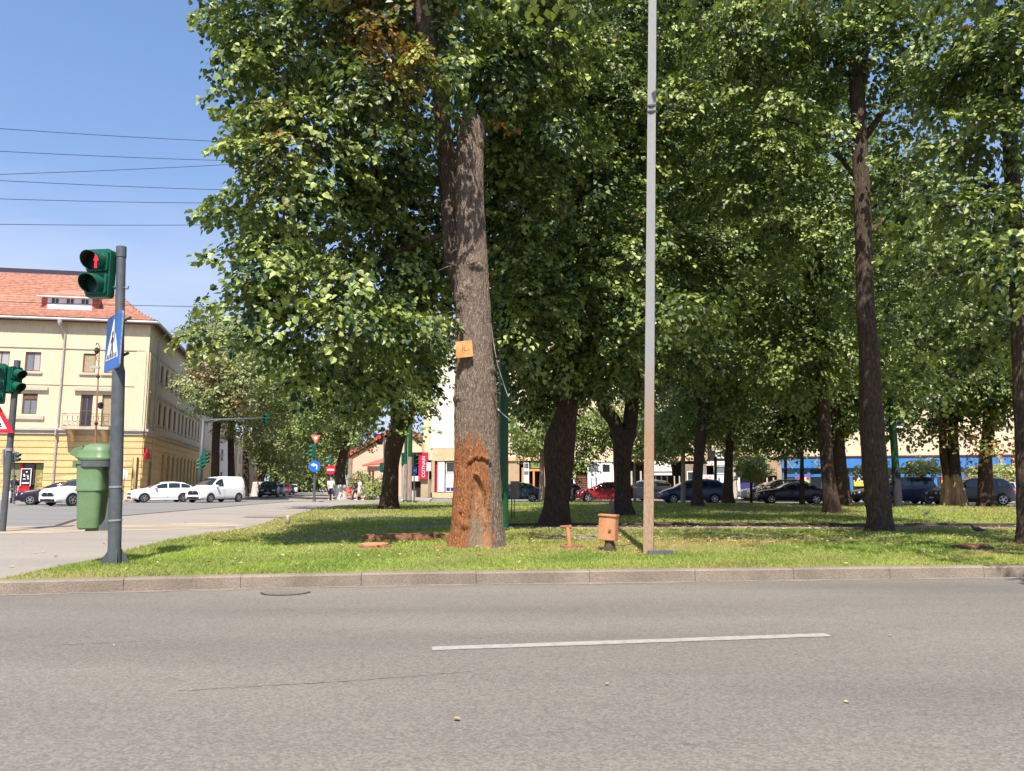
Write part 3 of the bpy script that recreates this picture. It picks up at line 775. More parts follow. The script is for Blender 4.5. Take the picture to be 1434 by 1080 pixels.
    V = np.stack([pos + ls * (a * sz)[:, None] + la * (b * sz)[:, None] + ln_ * (c_ * sz)[:, None] for a, b, c_ in prof], 1)
    k = len(prof)
    Fq = (np.arange(m)[:, None, None] * k + np.array(fi)[None]).reshape(-1, 4)
    ct = np.clip(r.normal(tone, tvar * .62, n), 0, 1)
    tn = np.clip(ct[:, None] + r.normal(0, tvar * .6, (n, K)), 0, 1).reshape(m)
    bw = np.zeros((n, K))
    for (bx, by, bY, br, am) in brown:
        bc = np.array(at(bx, by, bY)); dist = np.linalg.norm((C - bc) / np.array([1, 2.2, 1]), axis=1)
        w_ = np.clip(1.25 - dist / br, 0, 1) * am
        bw = np.maximum(bw, w_[:, None] * (r.random((n, K)) < .25 + .75 * w_[:, None]))
    bw = np.maximum(bw, (r.random((n, K)) < .004) * .7).reshape(m)
    tint = np.repeat(np.stack([tn, bw, r.random(m)], 1), k, 0)
    o = npmesh(name, V.reshape(-1, 3), Fq, mat_, parent, tint=tint)
    return o, m

def trunk_rows(rows, Y, m, parent, n=28, seed=0, amp=.035, name='trunk', ridge=.03, sink=True, part_m=None):
    r = random.Random(seed); ph = [r.uniform(0, 6.28) for _ in range(6)]
    P = []
    for row in rows:
        y, xl, xr = row[:3]; YY = row[3] if len(row) > 3 else Y
        c = at((xl + xr) / 2, y, YY); P.append((c, (xr - xl) / 2 / ppm(YY, c.z)))
    zs = [p[0].z for p in P]
    H = zs[-1] - zs[0]; nr = max(8, int(H / .16))
    q = np.linspace(zs[0], zs[-1], nr)
    cx = np.interp(q, zs, [p[0].x for p in P]); cy = np.interp(q, zs, [p[0].y for p in P]); rr = np.interp(q, zs, [p[1] for p in P])
    k = np.ones(3) / 3
    for arr in (cx, rr): arr[1:-1] = np.convolve(arr, k, 'valid')
    V = []
    for i in range(nr):
        z = q[i] - (.06 if i == 0 and sink else 0)
        fl = math.exp(-(q[i] - q[0]) / .28)
        for j in range(n):
            a = 2 * math.pi * j / n
            d = 1 + amp * math.sin(3 * a + ph[0] + z * .7) + amp * .8 * math.sin(5 * a + ph[1] - z * .5) \
                + ridge * math.sin(11 * a + ph[2] + .6 * math.sin(z * 1.7)) + fl * .10 * math.sin(5 * a + ph[3]) \
                + .05 * noise.noise(Vector((math.cos(a) * 2, math.sin(a) * 2, z * 2.2 + ph[4])))
            V.append((cx[i] + rr[i] * d * math.cos(a), cy[i] + rr[i] * d * math.sin(a), z))
    mb = MB(); fs = []
    for i in range(nr - 1):
        for j in range(n):
            j2 = (j + 1) % n; fs.append((i * n + j, i * n + j2, (i + 1) * n + j2, (i + 1) * n + j))
    fs.append(tuple((nr - 1) * n + j for j in range(n)))
    mb.add(V, fs)
    return mb.build(name, m, parent, smooth=True)
def branch(pts, m, parent, n=9):
    P = [at(x, y, Y) for x, y, Y, rp in pts]; R = [rp / ppm(Y, 5) for x, y, Y, rp in pts]
    # finer, slightly crooked
    Q, S = [], []
    for i in range(len(P) - 1):
        for t in (0, .33, .66):
            p = P[i].lerp(P[i + 1], t); w = R[i] * .35
            Q.append(p + Vector((random.uniform(-w, w), random.uniform(-w, w), 0))); S.append(R[i] * (1 - t) + R[i + 1] * t)
    Q.append(P[-1]); S.append(R[-1])
    mb = MB(); mb.tube(Q, S, n)
    return mb.build('branch', m, parent, smooth=True)
def tree(name, base_px, Y, label, rows, lobes, bark, leafm, branches=(), group='linden trees in the park', cat='tree', trunk_kw=None, **kw):
    b = at(base_px[0], base_px[1], Y); b.z = LZ if Y < 52 else .1
    t = thing(name, b, label, cat, group)
    if rows: trunk_rows(rows, Y, bark, t, seed=int(base_px[0]), **(trunk_kw or {}))
    for br in branches: branch(br, bark, t)
    cnt = 0
    if lobes:
        o, cnt = foliage('crown', lobes, t, leafm, seed=int(base_px[0]) + 3, **kw)
    NL.append((name, cnt))
    return t
NL = []
def gy(y, z=LZ): return gnd(717, y, z).y

CLEAR += [(622, 708, 150, 800, 13.9), (596, 645, 200, 430, 14.3), (900, 922, -50, 800, 12.3), (560, 612, -20, 64, 12.6), (635, 705, 430, 800, 17.5), (690, 716, 478, 800, 18.6),
          (1192, 1222, 190, 300, 17.9), (1195, 1250, 520, 760, 22)]
# ---------------------------------------------------------------- the front linden, cut back, with the painted wound
YM = 13.2
tm = thing('linden_tree', (at(668, 765, YM).x, YM, LZ), 'big old linden whose lopped trunk is painted rust brown low down around a bare wound', 'tree', 'linden trees in the park')
def main_trunk():
    rows = [(768, 626, 711), (758, 629, 708), (740, 633.5, 706), (700, 636, 702.5), (650, 637, 699.5), (600, 638, 697), (550, 639, 694), (500, 639.5, 690), (450, 640.5, 686), (425, 639, 684),
            (400, 640, 682), (370, 638.5, 681.5), (350, 640, 680), (300, 640, 678), (250, 639, 677), (200, 640.5, 676.5), (186, 640, 678), (172, 643, 677)]
    P = []
    for y, xl, xr in rows:
        c = at((xl + xr) / 2, y, YM); P.append((c.z, c.x, (xr - xl) / 2 / ppm(YM, c.z)))
    P[0] = (LZ - .05, P[0][1], P[0][2])
    n, nr = 190, 430
    q = np.linspace(P[0][0], P[-1][0], nr)
    zs = [p[0] for p in P]
    cx = np.interp(q, zs, [p[1] for p in P]); rr = np.interp(q, zs, [p[2] for p in P])
    k = np.ones(9) / 9
    cx[4:-4] = np.convolve(cx, k, 'valid'); rr[4:-4] = np.convolve(rr, k, 'valid')
    V = np.zeros((nr, n, 3)); T = np.zeros((nr, n, 3))
    s = ppm(YM, 1.2)
    for i in range(nr):
        z = q[i]
        # wound outline in metres from x of px 717: edges as functions of height
        py = 765 - (z - LZ) * s
        xl = np.interp(py, [640, 668, 676, 700, 730, 765], [668, 664, 662, 660, 657, 654])
        xr = np.interp(py, [640, 668, 676, 690, 705, 730, 765], [668, 668, 673, 679, 683, 686, 688])
        pe = np.interp(py, [560, 600, 640, 680, 765], [664, 674, 683, 688, 690])     # right limit of the paint
        for j in range(n):
            a = 2 * math.pi * j / n; ca, sa = math.cos(a), math.sin(a)
            w1 = noise.noise(Vector((ca * 1.5, sa * 1.5, z * .9)))
            v = noise.noise(Vector((ca * 13 + .5 * w1, sa * 13, z * 1.7)))
            f = noise.noise(Vector((ca * 30, sa * 30, z * 7)))
            rid = 1 - abs(v) * 2.4
            rad = rr[i] + .018 * rid + .013 * f + .03 * w1
            X = cx[i] + rad * ca
            px = CX + F_PX * X / ((YM + rad * sa) * CP + (z - CAM_H) * SP)
            mk = 0.0; wd = 0.0; gb = 0.0
            if sa < .25:
                # rust paint: from about 1/3 up the trunk down, left and middle of the face
                nq = noise.noise(Vector((ca * 6, sa * 6, z * 5))); mk = min(1, max(0, (py - 590 - 26 * nq) / 44)) * min(1, max(0, (pe - px + 7 * nq) / 9 + .5)) * .66
                if py > 655: mk = max(mk, .0)
            if sa < 0 and py > 664:
                e = min(px - xl, xr - px, (py - 668) * .9)
                if e > 0:
                    dpt = min(1, e / 3.5); rad -= .085 * dpt - .02 * rid * dpt
                    wd = min(1, e / 1.5); gb = min(1, max(0, (py - 712) / 28)) * (1 if px < 676 else .2)
                elif e > -6:
                    rad += (.035 + .03 * v) * (1 + e / 6)           # rolled callus lip
            if sa < 0 and 638 < py < 664:                    # brow of callus above the wound
                by = 650 + 6 * noise.noise(Vector((px * .22, 5, 0))) - 8 * math.sin((px - 656) / 30 * math.pi) if 654 < px < 688 else 1e9
                dd = abs(py - by)
                if dd < 4: rad += (.028 + .05 * v + .02 * noise.noise(Vector((px * .3, 0, 0)))) * (1 - dd / 4)
                elif 0 < py - by < 8: rad -= .03 + .02 * f
            # burls where shoots were cut off
            for (bx, by_, br, bh) in ((662, 368, 11, .10), (650, 412, 14, .08), (671, 372, 6, .08), (655, 400, 7, .09), (646, 430, 8, .05), (690, 520, 6, .05), (640, 560, 8, .06), (652, 735, 8, .09), (646, 715, 6, .05), (686, 731, 4, .04), (660, 180, 20, .0), (672, 182, 8, .06)):
                dd = math.hypot(px - bx, py - by_)
                if dd < br and sa < .1: rad += bh * (1 - dd / br) * (.7 + .6 * noise.noise(Vector((px * .5, py * .5, 0))))
            V[i, j] = (cx[i] + rad * ca, YM + rad * sa, z); T[i, j] = (mk, wd, gb)
    # saw-cut top
    V[-1, :, 2] += .0
    idx = np.arange(nr * n).reshape(nr, n); nx = np.roll(idx, -1, 1)
    Fq = np.stack([idx[:-1], nx[:-1], nx[1:], idx[1:]], -1).reshape(-1, 4)
    return npmesh('trunk', V.reshape(-1, 3), Fq, M['bark_main'], tm, tint=T.reshape(-1, 3), smooth=True, attr='mask'), V[-1]
trk, topring = main_trunk()
mb = MB(); cc = topring.mean(0)
R0 = [cc + (p - cc) * f for f in (1.0, .93, .8) for p in topring[::5]]
N5 = len(topring[::5])
for k, dz in ((0, -.01), (1, .07), (2, .10)):
    for j in range(N5): R0[k * N5 + j] = R0[k * N5 + j] + np.array([0, 0, dz + random.uniform(-.015, .015)])
fs = [(k * N5 + j, k * N5 + (j + 1) % N5, (k + 1) * N5 + (j + 1) % N5, (k + 1) * N5 + j) for k in range(2) for j in range(N5)] + [tuple(2 * N5 + j for j in range(N5))]
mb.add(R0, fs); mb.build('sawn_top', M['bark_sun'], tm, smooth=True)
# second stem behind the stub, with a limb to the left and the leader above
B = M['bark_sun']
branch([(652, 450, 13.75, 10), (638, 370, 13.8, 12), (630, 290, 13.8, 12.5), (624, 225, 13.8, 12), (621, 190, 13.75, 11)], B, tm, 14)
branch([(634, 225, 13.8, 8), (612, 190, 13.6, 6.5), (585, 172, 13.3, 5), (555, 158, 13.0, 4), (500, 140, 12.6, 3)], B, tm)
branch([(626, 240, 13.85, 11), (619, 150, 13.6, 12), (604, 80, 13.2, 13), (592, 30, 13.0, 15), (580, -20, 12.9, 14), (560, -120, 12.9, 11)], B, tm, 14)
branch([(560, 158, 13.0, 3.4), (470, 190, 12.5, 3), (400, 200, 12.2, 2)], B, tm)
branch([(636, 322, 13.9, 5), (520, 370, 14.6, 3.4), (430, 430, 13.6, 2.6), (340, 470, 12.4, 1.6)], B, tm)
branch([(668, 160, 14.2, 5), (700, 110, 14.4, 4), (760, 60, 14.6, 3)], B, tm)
# cut water shoots bristling from the stem
for (x0, y0, x1, y1) in [(641, 372, 612, 380), (641, 376, 625, 368), (640, 345, 628, 333), (641, 438, 622, 440), (641, 444, 630, 452), (697, 538, 704, 540), (694, 480, 700, 474), (641, 350, 630, 356), (640, 455, 632, 462),
                         (639, 542, 633, 540), (694, 505, 699, 500), (694, 552, 703, 553)]:
    a_, b_ = at(x0, y0, 12.95), at(x1, y1, 12.7); m_ = a_.lerp(b_, .5) + Vector((0, 0, .03))
    mb = MB(); mb.tube([a_, m_, b_], [.014, .011, .006], 6); mb.build('shoot_stub', M['bark_sun'], tm, smooth=True)
lob = [(450, 50, 13.2, 150, 85, 2.0), (378, 130, 12.8, 58, 76, 1.3), (340, 45, 13.2, 34, 48, 1.0, .8), (420, 210, 12.6, 105, 60, 1.6), (372, 225, 12.5, 48, 34, .9), (402, 300, 12.6, 90, 52, 1.5), (372, 310, 12.4, 30, 22, .7), (405, 385, 12.6, 94, 55, 1.5),
       (368, 400, 12.4, 38, 28, .8), (470, 455, 13.0, 130, 65, 1.8), (355, 470, 12.2, 52, 22, .8), (285, 482, 12.2, 28, 13, .6), (530, 120, 12.4, 100, 62, 1.2), (540, 220, 13.4, 90, 70, 1.3),
       (520, 330, 14.6, 110, 90, 1.6), (580, 415, 15.0, 66, 70, 1.4), (545, 525, 15.4, 62, 58, 1.3), (440, 530, 13.4, 60, 30, .9), (620, 95, 12.2, 60, 42, .8), (690, 90, 13.6, 70, 62, 1.2), (600, 300, 15.6, 80, 120, 1.4),
       (740, 60, 14.2, 90, 80, 1.5), (700, 200, 15.4, 60, 80, 1.0), (560, 20, 12.6, 110, 50, 1.3), (770, 170, 14.6, 70, 55, 1.2), (735, 300, 16.0, 70, 100, 1.3), (740, 430, 16.6, 55, 70, 1.1), (700, 175, 13.2, 26, 14, .4),
       (500, -90, 13.0, 190, 90, 2.4), (700, -120, 14, 160, 110, 2.4), (440, -240, 13.5, 150, 100, 2.2, .6), (620, -280, 13.5, 170, 120, 2.5, .6)]
o, cnt = foliage('crown', lob, tm, M['leaf'], leaf=.112, K=38, lai=3.7, L=.72, seed=77, tone=.37, tvar=.58,
                 brown=[(535, 55, 12.0, .6, .8), (565, 95, 12.0, .5, .75), (410, 190, 12.0, .5, .6), (365, 235, 12.4, .35, .5), (705, 180, 13.2, .3, 1.0), (500, 15, 12.4, .5, .8), (300, 470, 12.2, .3, .4)])
NL.append(('main', cnt))

def R(*rows): return list(rows)
# T3: tree behind, between the plinth pipe and the green mast
t3 = tree('linden_tree', (775, 735), gy(735), 'dark burly linden with a swelling on its left side, just right of the green mast',
     R((737, 749, 800), (725, 757, 798), (705, 762, 797), (680, 764, 799), (660, 764, 802), (640, 763, 805), (622, 762, 807), (610, 763, 807), (596, 771, 808), (575, 780, 809), (550, 785, 811), (500, 788, 815), (430, 792, 818), (330, 802, 824), (200, 815, 832), (60, 820, 832)),
     [(700, 470, 20, 60, 90, 1.6), (780, 440, 19.5, 90, 95, 2.0), (860, 470, 19.6, 60, 70, 1.6), (720, 330, 20, 80, 100, 2), (830, 300, 20, 110, 110, 2.2), (800, 180, 20, 120, 100, 2.4), (860, 60, 20.5, 130, 80, 2.4),
      (760, 230, 17.5, 70, 36, 1.0), (820, 410, 17.4, 62, 34, 1.0), (870, 360, 18, 60, 50, 1.2), (740, 560, 22, 40, 26, 1), (730, 120, 19, 80, 70, 1.6), (900, 200, 20, 70, 80, 1.6), (700, 560, 24, 50, 36, 1.2, .5), (850, -70, 20, 210, 100, 3, .6), (800, 540, 21.5, 80, 34, 1.5, .8)],
     M['bark'], M['leaf'], branches=[[(800, 520, 20.4, 8), (840, 440, 20, 6), (880, 350, 19.8, 4)], [(806, 420, 20.4, 7), (770, 330, 20, 5), (735, 240, 19.5, 3)], [(822, 250, 20.4, 6), (860, 140, 20, 5), (890, 40, 20, 3)]],
     leaf=.115, K=26, lai=2.7, L=.7, tone=.33, tvar=.5)
t4 = tree('linden_tree', (873, 721), gy(721), 'dark linden forking low into two limbs, left of the rusty lamp pole',
     R((722, 857, 893), (715, 860, 887), (700, 860, 883), (660, 859, 882), (630, 858, 884), (612, 857, 888), (603, 857, 890)),
     [(840, 500, 28, 80, 55, 2.0), (930, 470, 28, 90, 70, 2.2), (880, 400, 28.5, 110, 70, 2.4), (960, 360, 28, 90, 80, 2.2), (900, 270, 28, 120, 90, 2.6), (980, 190, 28, 90, 90, 2.2), (900, 120, 28, 100, 90, 2.4, .8), (960, 30, 28, 100, 90, 2.4, .75),
      (960, 425, 17.2, 78, 32, 1.0, 1.1), (1000, 445, 17.6, 38, 22, .6), (880, 545, 28, 40, 22, 1.2, .5), (900, -80, 28, 200, 90, 3, .5)],
     M['bark'], M['leaf'], branches=[[(866, 612, 28.4, 11), (850, 575, 28.3, 9), (836, 540, 28.2, 8), (826, 490, 28, 7), (815, 420, 28, 5)], [(880, 612, 28.4, 11), (885, 570, 28.4, 10), (889, 520, 28.4, 9), (893, 450, 28.4, 8), (905, 330, 28.4, 6), (915, 200, 28.4, 4)]],
     leaf=.15, K=22, lai=2.6, L=.95, quads=False, tone=.42)
t5 = tree('linden_tree', (977, 709), gy(709), 'slim dark linden standing in front of the blue people carrier',
     R((709, 966, 988), (700, 969, 984), (670, 970, 984), (640, 972, 986), (615, 973, 989), (590, 976, 992), (560, 980, 993)),
     [(960, 530, 40, 70, 45, 2.5), (1030, 500, 40, 70, 55, 2.5), (990, 430, 40, 110, 70, 3), (1040, 350, 40, 100, 80, 3), (980, 290, 40, 90, 70, 3), (1040, 240, 40, 90, 70, 3, .8), (1020, 150, 40, 70, 70, 3, .55), (1010, 585, 40, 44, 22, 2)],
     M['bark'], M['leaf_far'], branches=[[(982, 565, 40, 5), (974, 530, 40, 4.5), (966, 480, 40, 3)], [(988, 565, 40, 6), (996, 520, 40, 5), (1004, 460, 40, 4)]],
     leaf=.2, K=20, lai=2.6, L=1.2, quads=False, tone=.45)
t6 = tree('linden_tree', (1020, 702), 44, 'small dark linden leaning behind the tail of the blue people carrier',
     R((703, 1011, 1029), (690, 1013, 1026), (640, 1015, 1026), (600, 1018, 1028), (560, 1020, 1028)),
     [(1030, 560, 44, 45, 30, 2), (1070, 520, 44, 60, 45, 2.5), (1110, 580, 44, 45, 30, 2, .8), (1085, 450, 44, 70, 50, 2.5)],
     M['bark'], M['leaf_far'], leaf=.2, K=20, lai=2.4, L=1.1, quads=False, tone=.45)
t7 = tree('linden_tree', (1164, 719), gy(719), 'dark leaning linden in front of the pair beside the blue shop',
     R((720, 1151, 1181), (712, 1153, 1177), (690, 1152, 1172), (650, 1149, 1166), (600, 1146, 1163), (560, 1145, 1160), (480, 1140, 1155), (380, 1132, 1146), (250, 1120, 1134)),
     [(1100, 500, 29, 70, 60, 2.2), (1165, 470, 29, 80, 70, 2.3), (1090, 390, 29, 90, 80, 2.5), (1150, 330, 29, 100, 80, 2.5), (1080, 270, 29, 80, 80, 2.4), (1130, 200, 29, 100, 80, 2.4, .85), (1060, 150, 28, 80, 70, 2.4, .7), (1130, 550, 30, 50, 24, 1.6, .6), (1120, 90, 29, 110, 80, 3, .6)],
     M['bark'], M['leaf'], branches=[[(1150, 520, 29.4, 6), (1110, 440, 29, 4), (1085, 370, 29, 3)], [(1138, 400, 29.4, 6), (1170, 300, 29, 4)]],
     leaf=.15, K=22, lai=2.6, L=.95, quads=False, tone=.42)
t8 = tree('linden_tree', (1182, 709), 39, 'dark straight linden just behind the leaning one beside the blue shop',
     R((710, 1170, 1196), (700, 1172, 1192), (650, 1168, 1185), (600, 1165, 1181), (540, 1163, 1177), (450, 1165, 1177)),
     [(1190, 520, 38, 70, 55, 2.5), (1240, 460, 38, 80, 70, 3), (1200, 380, 38, 90, 80, 3), (1280, 400, 38, 70, 80, 3), (1260, 540, 38, 50, 34, 2, .8), (1230, 290, 38, 90, 70, 3, .8), (1225, 585, 38, 40, 22, 2), (1180, 600, 40, 30, 20, 1.5, .5)],
     M['bark'], M['leaf_far'], leaf=.2, K=20, lai=2.6, L=1.2, quads=False, tone=.42)
t9 = tree('linden_tree', (1234, 743), gy(743), 'tall straight linden with pale lower bark and a high crown, nearest on the right lawn',
     R((745, 1212, 1254), (735, 1217, 1250), (700, 1214, 1246), (650, 1209, 1241), (600, 1206, 1237), (550, 1205, 1233), (500, 1204, 1230), (450, 1201, 1225), (400, 1200, 1222), (350, 1199, 1220), (300, 1198, 1219), (250, 1196, 1217), (200, 1194, 1214), (150, 1192, 1211), (80, 1188, 1205)),
     [(1040, 60, 17.5, 100, 60, 1.6), (1130, 20, 17.6, 120, 70, 1.8), (1090, 150, 17.6, 90, 46, 1.3), (1240, 60, 17.6, 110, 70, 1.8), (1290, 170, 18, 80, 60, 1.6), (1040, 240, 19, 80, 60, 1.5), (1130, 260, 19, 70, 60, 1.6, .8), (1270, 300, 19, 70, 70, 1.6, .8),
      (1150, 130, 19.5, 70, 60, 1.6, .7), (1260, 420, 20, 60, 60, 1.5, .8), (960, 130, 17.5, 60, 40, 1.1, .8), (1150, -100, 18, 240, 100, 3, .5), (1080, 350, 19.5, 60, 50, 1.4, .7), (1290, 520, 21, 60, 50, 1.5, .7)],
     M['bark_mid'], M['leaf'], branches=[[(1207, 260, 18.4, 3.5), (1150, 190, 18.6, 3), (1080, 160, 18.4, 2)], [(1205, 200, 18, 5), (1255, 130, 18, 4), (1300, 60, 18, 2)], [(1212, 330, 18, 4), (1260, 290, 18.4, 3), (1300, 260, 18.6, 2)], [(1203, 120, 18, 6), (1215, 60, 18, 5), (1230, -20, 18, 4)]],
     leaf=.115, K=26, lai=2.5, L=.7, tone=.42, tvar=.5, brown=[(1110, 10, 17.4, .7, .8), (1060, 30, 17.3, .4, .5)], gap=.5)
# T10 pair with bare wood at the foot
for (nm, bx, rows, wood, lab, lobes, sd) in [
    (0, 1325, R((709, 1318, 1332), (690, 1320, 1331), (665, 1321, 1331), (640, 1316, 1326), (610, 1315, 1325), (560, 1318, 1327)), ((709, 1317, 1333), (680, 1319, 1331.5), (672, 1321, 1330.5), (664, 1323, 1329)),
     'thinner left stem of the twin lindens stripped to bare pale wood at the foot', [(1320, 540, 40, 70, 44, 2.5), (1310, 600, 40, 36, 22, 1.6, .7), (1340, 460, 40, 80, 60, 3)], 1),
    (1, 1341, R((709, 1329, 1354), (690, 1331, 1349), (665, 1330, 1345), (640, 1328, 1343), (610, 1328, 1341), (560, 1332, 1343)), ((710, 1328, 1356), (690, 1330, 1351), (675, 1330, 1347), (664, 1331, 1344)),
     'thicker right stem of the twin lindens with a big pale bare patch at the foot', [(1360, 580, 40, 50, 34, 2.2, .8), (1390, 450, 40, 80, 70, 3), (1300, 380, 41, 80, 70, 3)], 2)]:
    t = tree('linden_tree', (bx, 709), 40, lab, rows, lobes, M['bark'], M['leaf_far'], leaf=.2, K=20, lai=2.4, L=1.1, quads=False, tone=.4, brown=[(1345, 610, 39, 1.6, .6)])
    trunk_rows([r_ for r_ in wood], 39.93, M['rotwood'], t, n=20, seed=sd, amp=.08, name='bare_wood', ridge=.06)
t11 = tree('linden_tree', (1381, 710), 38.5, 'thick dark linden standing before the charcoal car at the far right',
     R((711, 1367, 1398), (700, 1371, 1392), (670, 1371, 1389), (640, 1372, 1388), (600, 1377, 1392), (550, 1380, 1394), (450, 1384, 1396)),
     [(1420, 560, 38, 50, 44, 2.2), (1400, 620, 37, 46, 18, 1.4, .7), (1430, 480, 38, 70, 60, 2.6), (1360, 520, 38, 50, 50, 2.2), (1410, 370, 38, 90, 80, 3)],
     M['bark'], M['leaf_far'], leaf=.19, K=20, lai=2.5, L=1.1, quads=False, tone=.36, brown=[(1400, 620, 37, 2.0, .75)])
t12 = tree('linden_tree', (1441, 762), gy(762), 'brown-barked linden cut by the right edge of the picture with leafy sprays in front',
     R((765, 1425, 1470), (740, 1428, 1462), (640, 1426, 1456), (560, 1422, 1450), (450, 1418, 1442), (380, 1414, 1436), (310, 1411, 1430), (200, 1405, 1424), (60, 1400, 1416)),
     [(1395, 60, 13.0, 90, 80, 1.4), (1420, 190, 12.8, 70, 60, 1.1), (1350, 190, 13.4, 60, 40, 1.0), (1330, 290, 13.0, 72, 44, 1.0), (1400, 300, 13.4, 60, 50, 1.0, .8), (1300, 350, 13.2, 40, 24, .6), (1380, 380, 13.8, 60, 46, 1.1), (1350, 110, 13.6, 70, 50, 1.2),
      (1430, 470, 15, 60, 60, 1.3), (1370, 470, 15.5, 50, 40, 1.1), (1450, 60, 12.4, 90, 80, 1.3), (1540, 200, 12, 100, 100, 1.5, .5), (1450, 340, 11.2, 90, 60, 1.2, .5), (1450, -80, 13, 180, 100, 2.4, .5), (1560, 380, 10.4, 120, 60, 1.4, .5), (1500, -180, 8.0, 220, 90, 2.2, .5), (1790, -200, 5.6, 120, 60, 1.1, .9)],
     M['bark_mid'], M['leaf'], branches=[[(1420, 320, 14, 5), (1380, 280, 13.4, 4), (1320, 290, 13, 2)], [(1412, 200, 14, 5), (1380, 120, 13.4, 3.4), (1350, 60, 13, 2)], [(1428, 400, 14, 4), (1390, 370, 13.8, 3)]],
     leaf=.11, K=28, lai=2.6, L=.62, tone=.42, tvar=.5)
t2 = tree('linden_tree', (543, 712), 34.5, 'gnarled dark linden with a knotty bend, left of the painted front tree',
     R((713, 528, 559), (705, 532, 557), (680, 535, 557.5), (665, 536, 557), (650, 539, 558), (640, 538, 560), (620, 539, 565), (605, 545, 571), (595, 547, 573), (575, 547, 566), (560, 547, 564), (520, 548, 562), (480, 548, 560)),
     [(500, 540, 33, 56, 40, 1.8), (578, 555, 33, 40, 30, 1.8), (540, 500, 34, 90, 50, 2.5), (460, 570, 33, 40, 26, 1.5), (588, 606, 30, 24, 8, .8, .5), (520, 590, 33, 24, 14, 1, .8), (430, 520, 34, 50, 36, 2), (596, 480, 34, 40, 30, 2)],
     M['bark'], M['leaf'], branches=[[(562, 600, 34.4, 7), (585, 560, 34, 5), (605, 520, 34, 3)], [(556, 545, 34.4, 5), (520, 510, 34, 4), (480, 490, 34, 3)]],
     leaf=.16, K=22, lai=2.8, L=.9, quads=False, tone=.35)
# unseen leaf masses added above the picture to shade the middle of the lawn
for t_, lb_ in ((t3, [(775, -128, 10.0, 72, 38, 1.9), (1050, -130, 10.0, 80, 38, 1.9)]), (t9, [(1170, -128, 10.0, 120, 38, 2.0), (1320, -130, 9.8, 170, 38, 2.1), (1200, -125, 12.6, 220, 38, 1.4)])):
    foliage('unseen_crown', lb_, t_, M['leaf'], leaf=.16, K=18, lai=3.4, L=.8, seed=9, quads=False, tone=.45)
CLEAR.clear()
# slim trees on the verge by the parked cars
def slim(bx, y, Y, label, rows, lobes, bark, leafm, **kw):
    return tree('street_tree', (bx, y), Y, label, rows, lobes, bark, leafm, group='young trees along the parking street', leaf=.19, K=18, lai=3.6, L=.9, quads=False, **kw)
SB = M['woodgrey']
slim(957, 705, 46, 'slim tree with a pale straight trunk before the blue people carrier', R((705, 953, 960), (650, 954.5, 959.5), (560, 955, 959)), [(950, 600, 46, 48, 40, 2.2), (985, 560, 46, 40, 34, 2)], SB, M['leaf_pale'], tone=.5)
slim(1123, 707, 43, 'thin dark tree standing in front of the black saloon', R((708, 1119, 1127), (650, 1120.5, 1125.5), (600, 1121, 1125)), [(1115, 610, 43, 44, 28, 2), (1140, 560, 43, 50, 36, 2.2)], M['bark'], M['leaf_far'], tone=.4)
slim(758, 702, 54, 'tree with a pinkish pale trunk beside the dark teal car', R((702, 754, 763), (660, 756, 762), (620, 757, 762), (580, 757, 761)), [(745, 600, 54, 36, 40, 2.6), (775, 570, 54, 30, 30, 2), (735, 630, 53, 20, 12, 1.2, .7)], SB, M['leaf_pale'], tone=.55)
slim(800, 702, 56, 'thin tree with a small dark round crown before the red car', R((702, 799, 803), (660, 800, 803)), [(812, 648, 56, 22, 14, 1.5), (830, 610, 57, 42, 30, 2.4, .8), (815, 585, 57, 30, 22, 2, .7)], M['bark'], M['leaf_far'], tone=.5)
slim(889, 702, 55, 'slim grey-trunked tree beside the half-hidden silver car', R((702, 887, 891), (640, 887.5, 890.5)), [(900, 600, 55, 50, 40, 2.6), (925, 630, 55, 28, 18, 1.6), (860, 590, 55, 34, 26, 2, .7)], SB, M['leaf_pale'], tone=.45)
slim(1000, 700, 58, 'leafy tree beside the shop with the white letters', R((700, 1000, 1004), (640, 1000, 1004)), [(1035, 600, 57, 46, 30, 2.6), (1010, 580, 57, 50, 34, 2.6), (1060, 625, 57, 24, 14, 1.5, .7)], M['bark'], M['leaf_pale'], tone=.35)
slim(1100, 698, 58, 'leafy tree shading the left end of the blue shop', R((698, 1098, 1102), (640, 1098, 1102)), [(1090, 600, 57, 44, 24, 2.4), (1150, 590, 57, 50, 26, 2.4), (1100, 635, 57, 20, 8, 1.4, .6)], M['bark'], M['leaf_pale'], tone=.3)
# clipped mop-head trees along the blue shop
for (gx, gy_, Yg, rx, rz, lab) in [(1052, 655, 52, 27, 19, 'clipped mop-head tree above the white hatchback'), (1222, 660, 50, 24, 15, 'clipped mop-head tree behind the tall straight linden'),
                              (1291, 656, 50, 23, 13.5, 'clipped mop-head tree above the navy off-roader'), (1383, 661, 50, 23, 13.5, 'clipped mop-head tree behind the thick dark linden'),
                              (1428, 661, 50, 22, 14, 'clipped mop-head tree at the right edge above the silver hatchback')]:
    tree('mop_head_tree', (gx, 700), Yg, lab, R((706, gx - 2, gx + 2), (gy_ + 4, gx - 1.6, gx + 1.6)), [(gx, gy_, Yg, rx * .92, rz * .95, 1.2), (gx, gy_ - 2, Yg - .3, rx * .7, rz * .8, .8)],
         M['bark'], M['leaf_dry_lit' if gx > 1100 else 'leaf_pale'], group='clipped mop-head trees by the blue shop', leaf=.12, K=14, lai=5.5, L=.3, quads=False, tone=.8, trunk_kw=dict(n=10))  # pale leaves in a high tone stand in for sunlight on the crowns
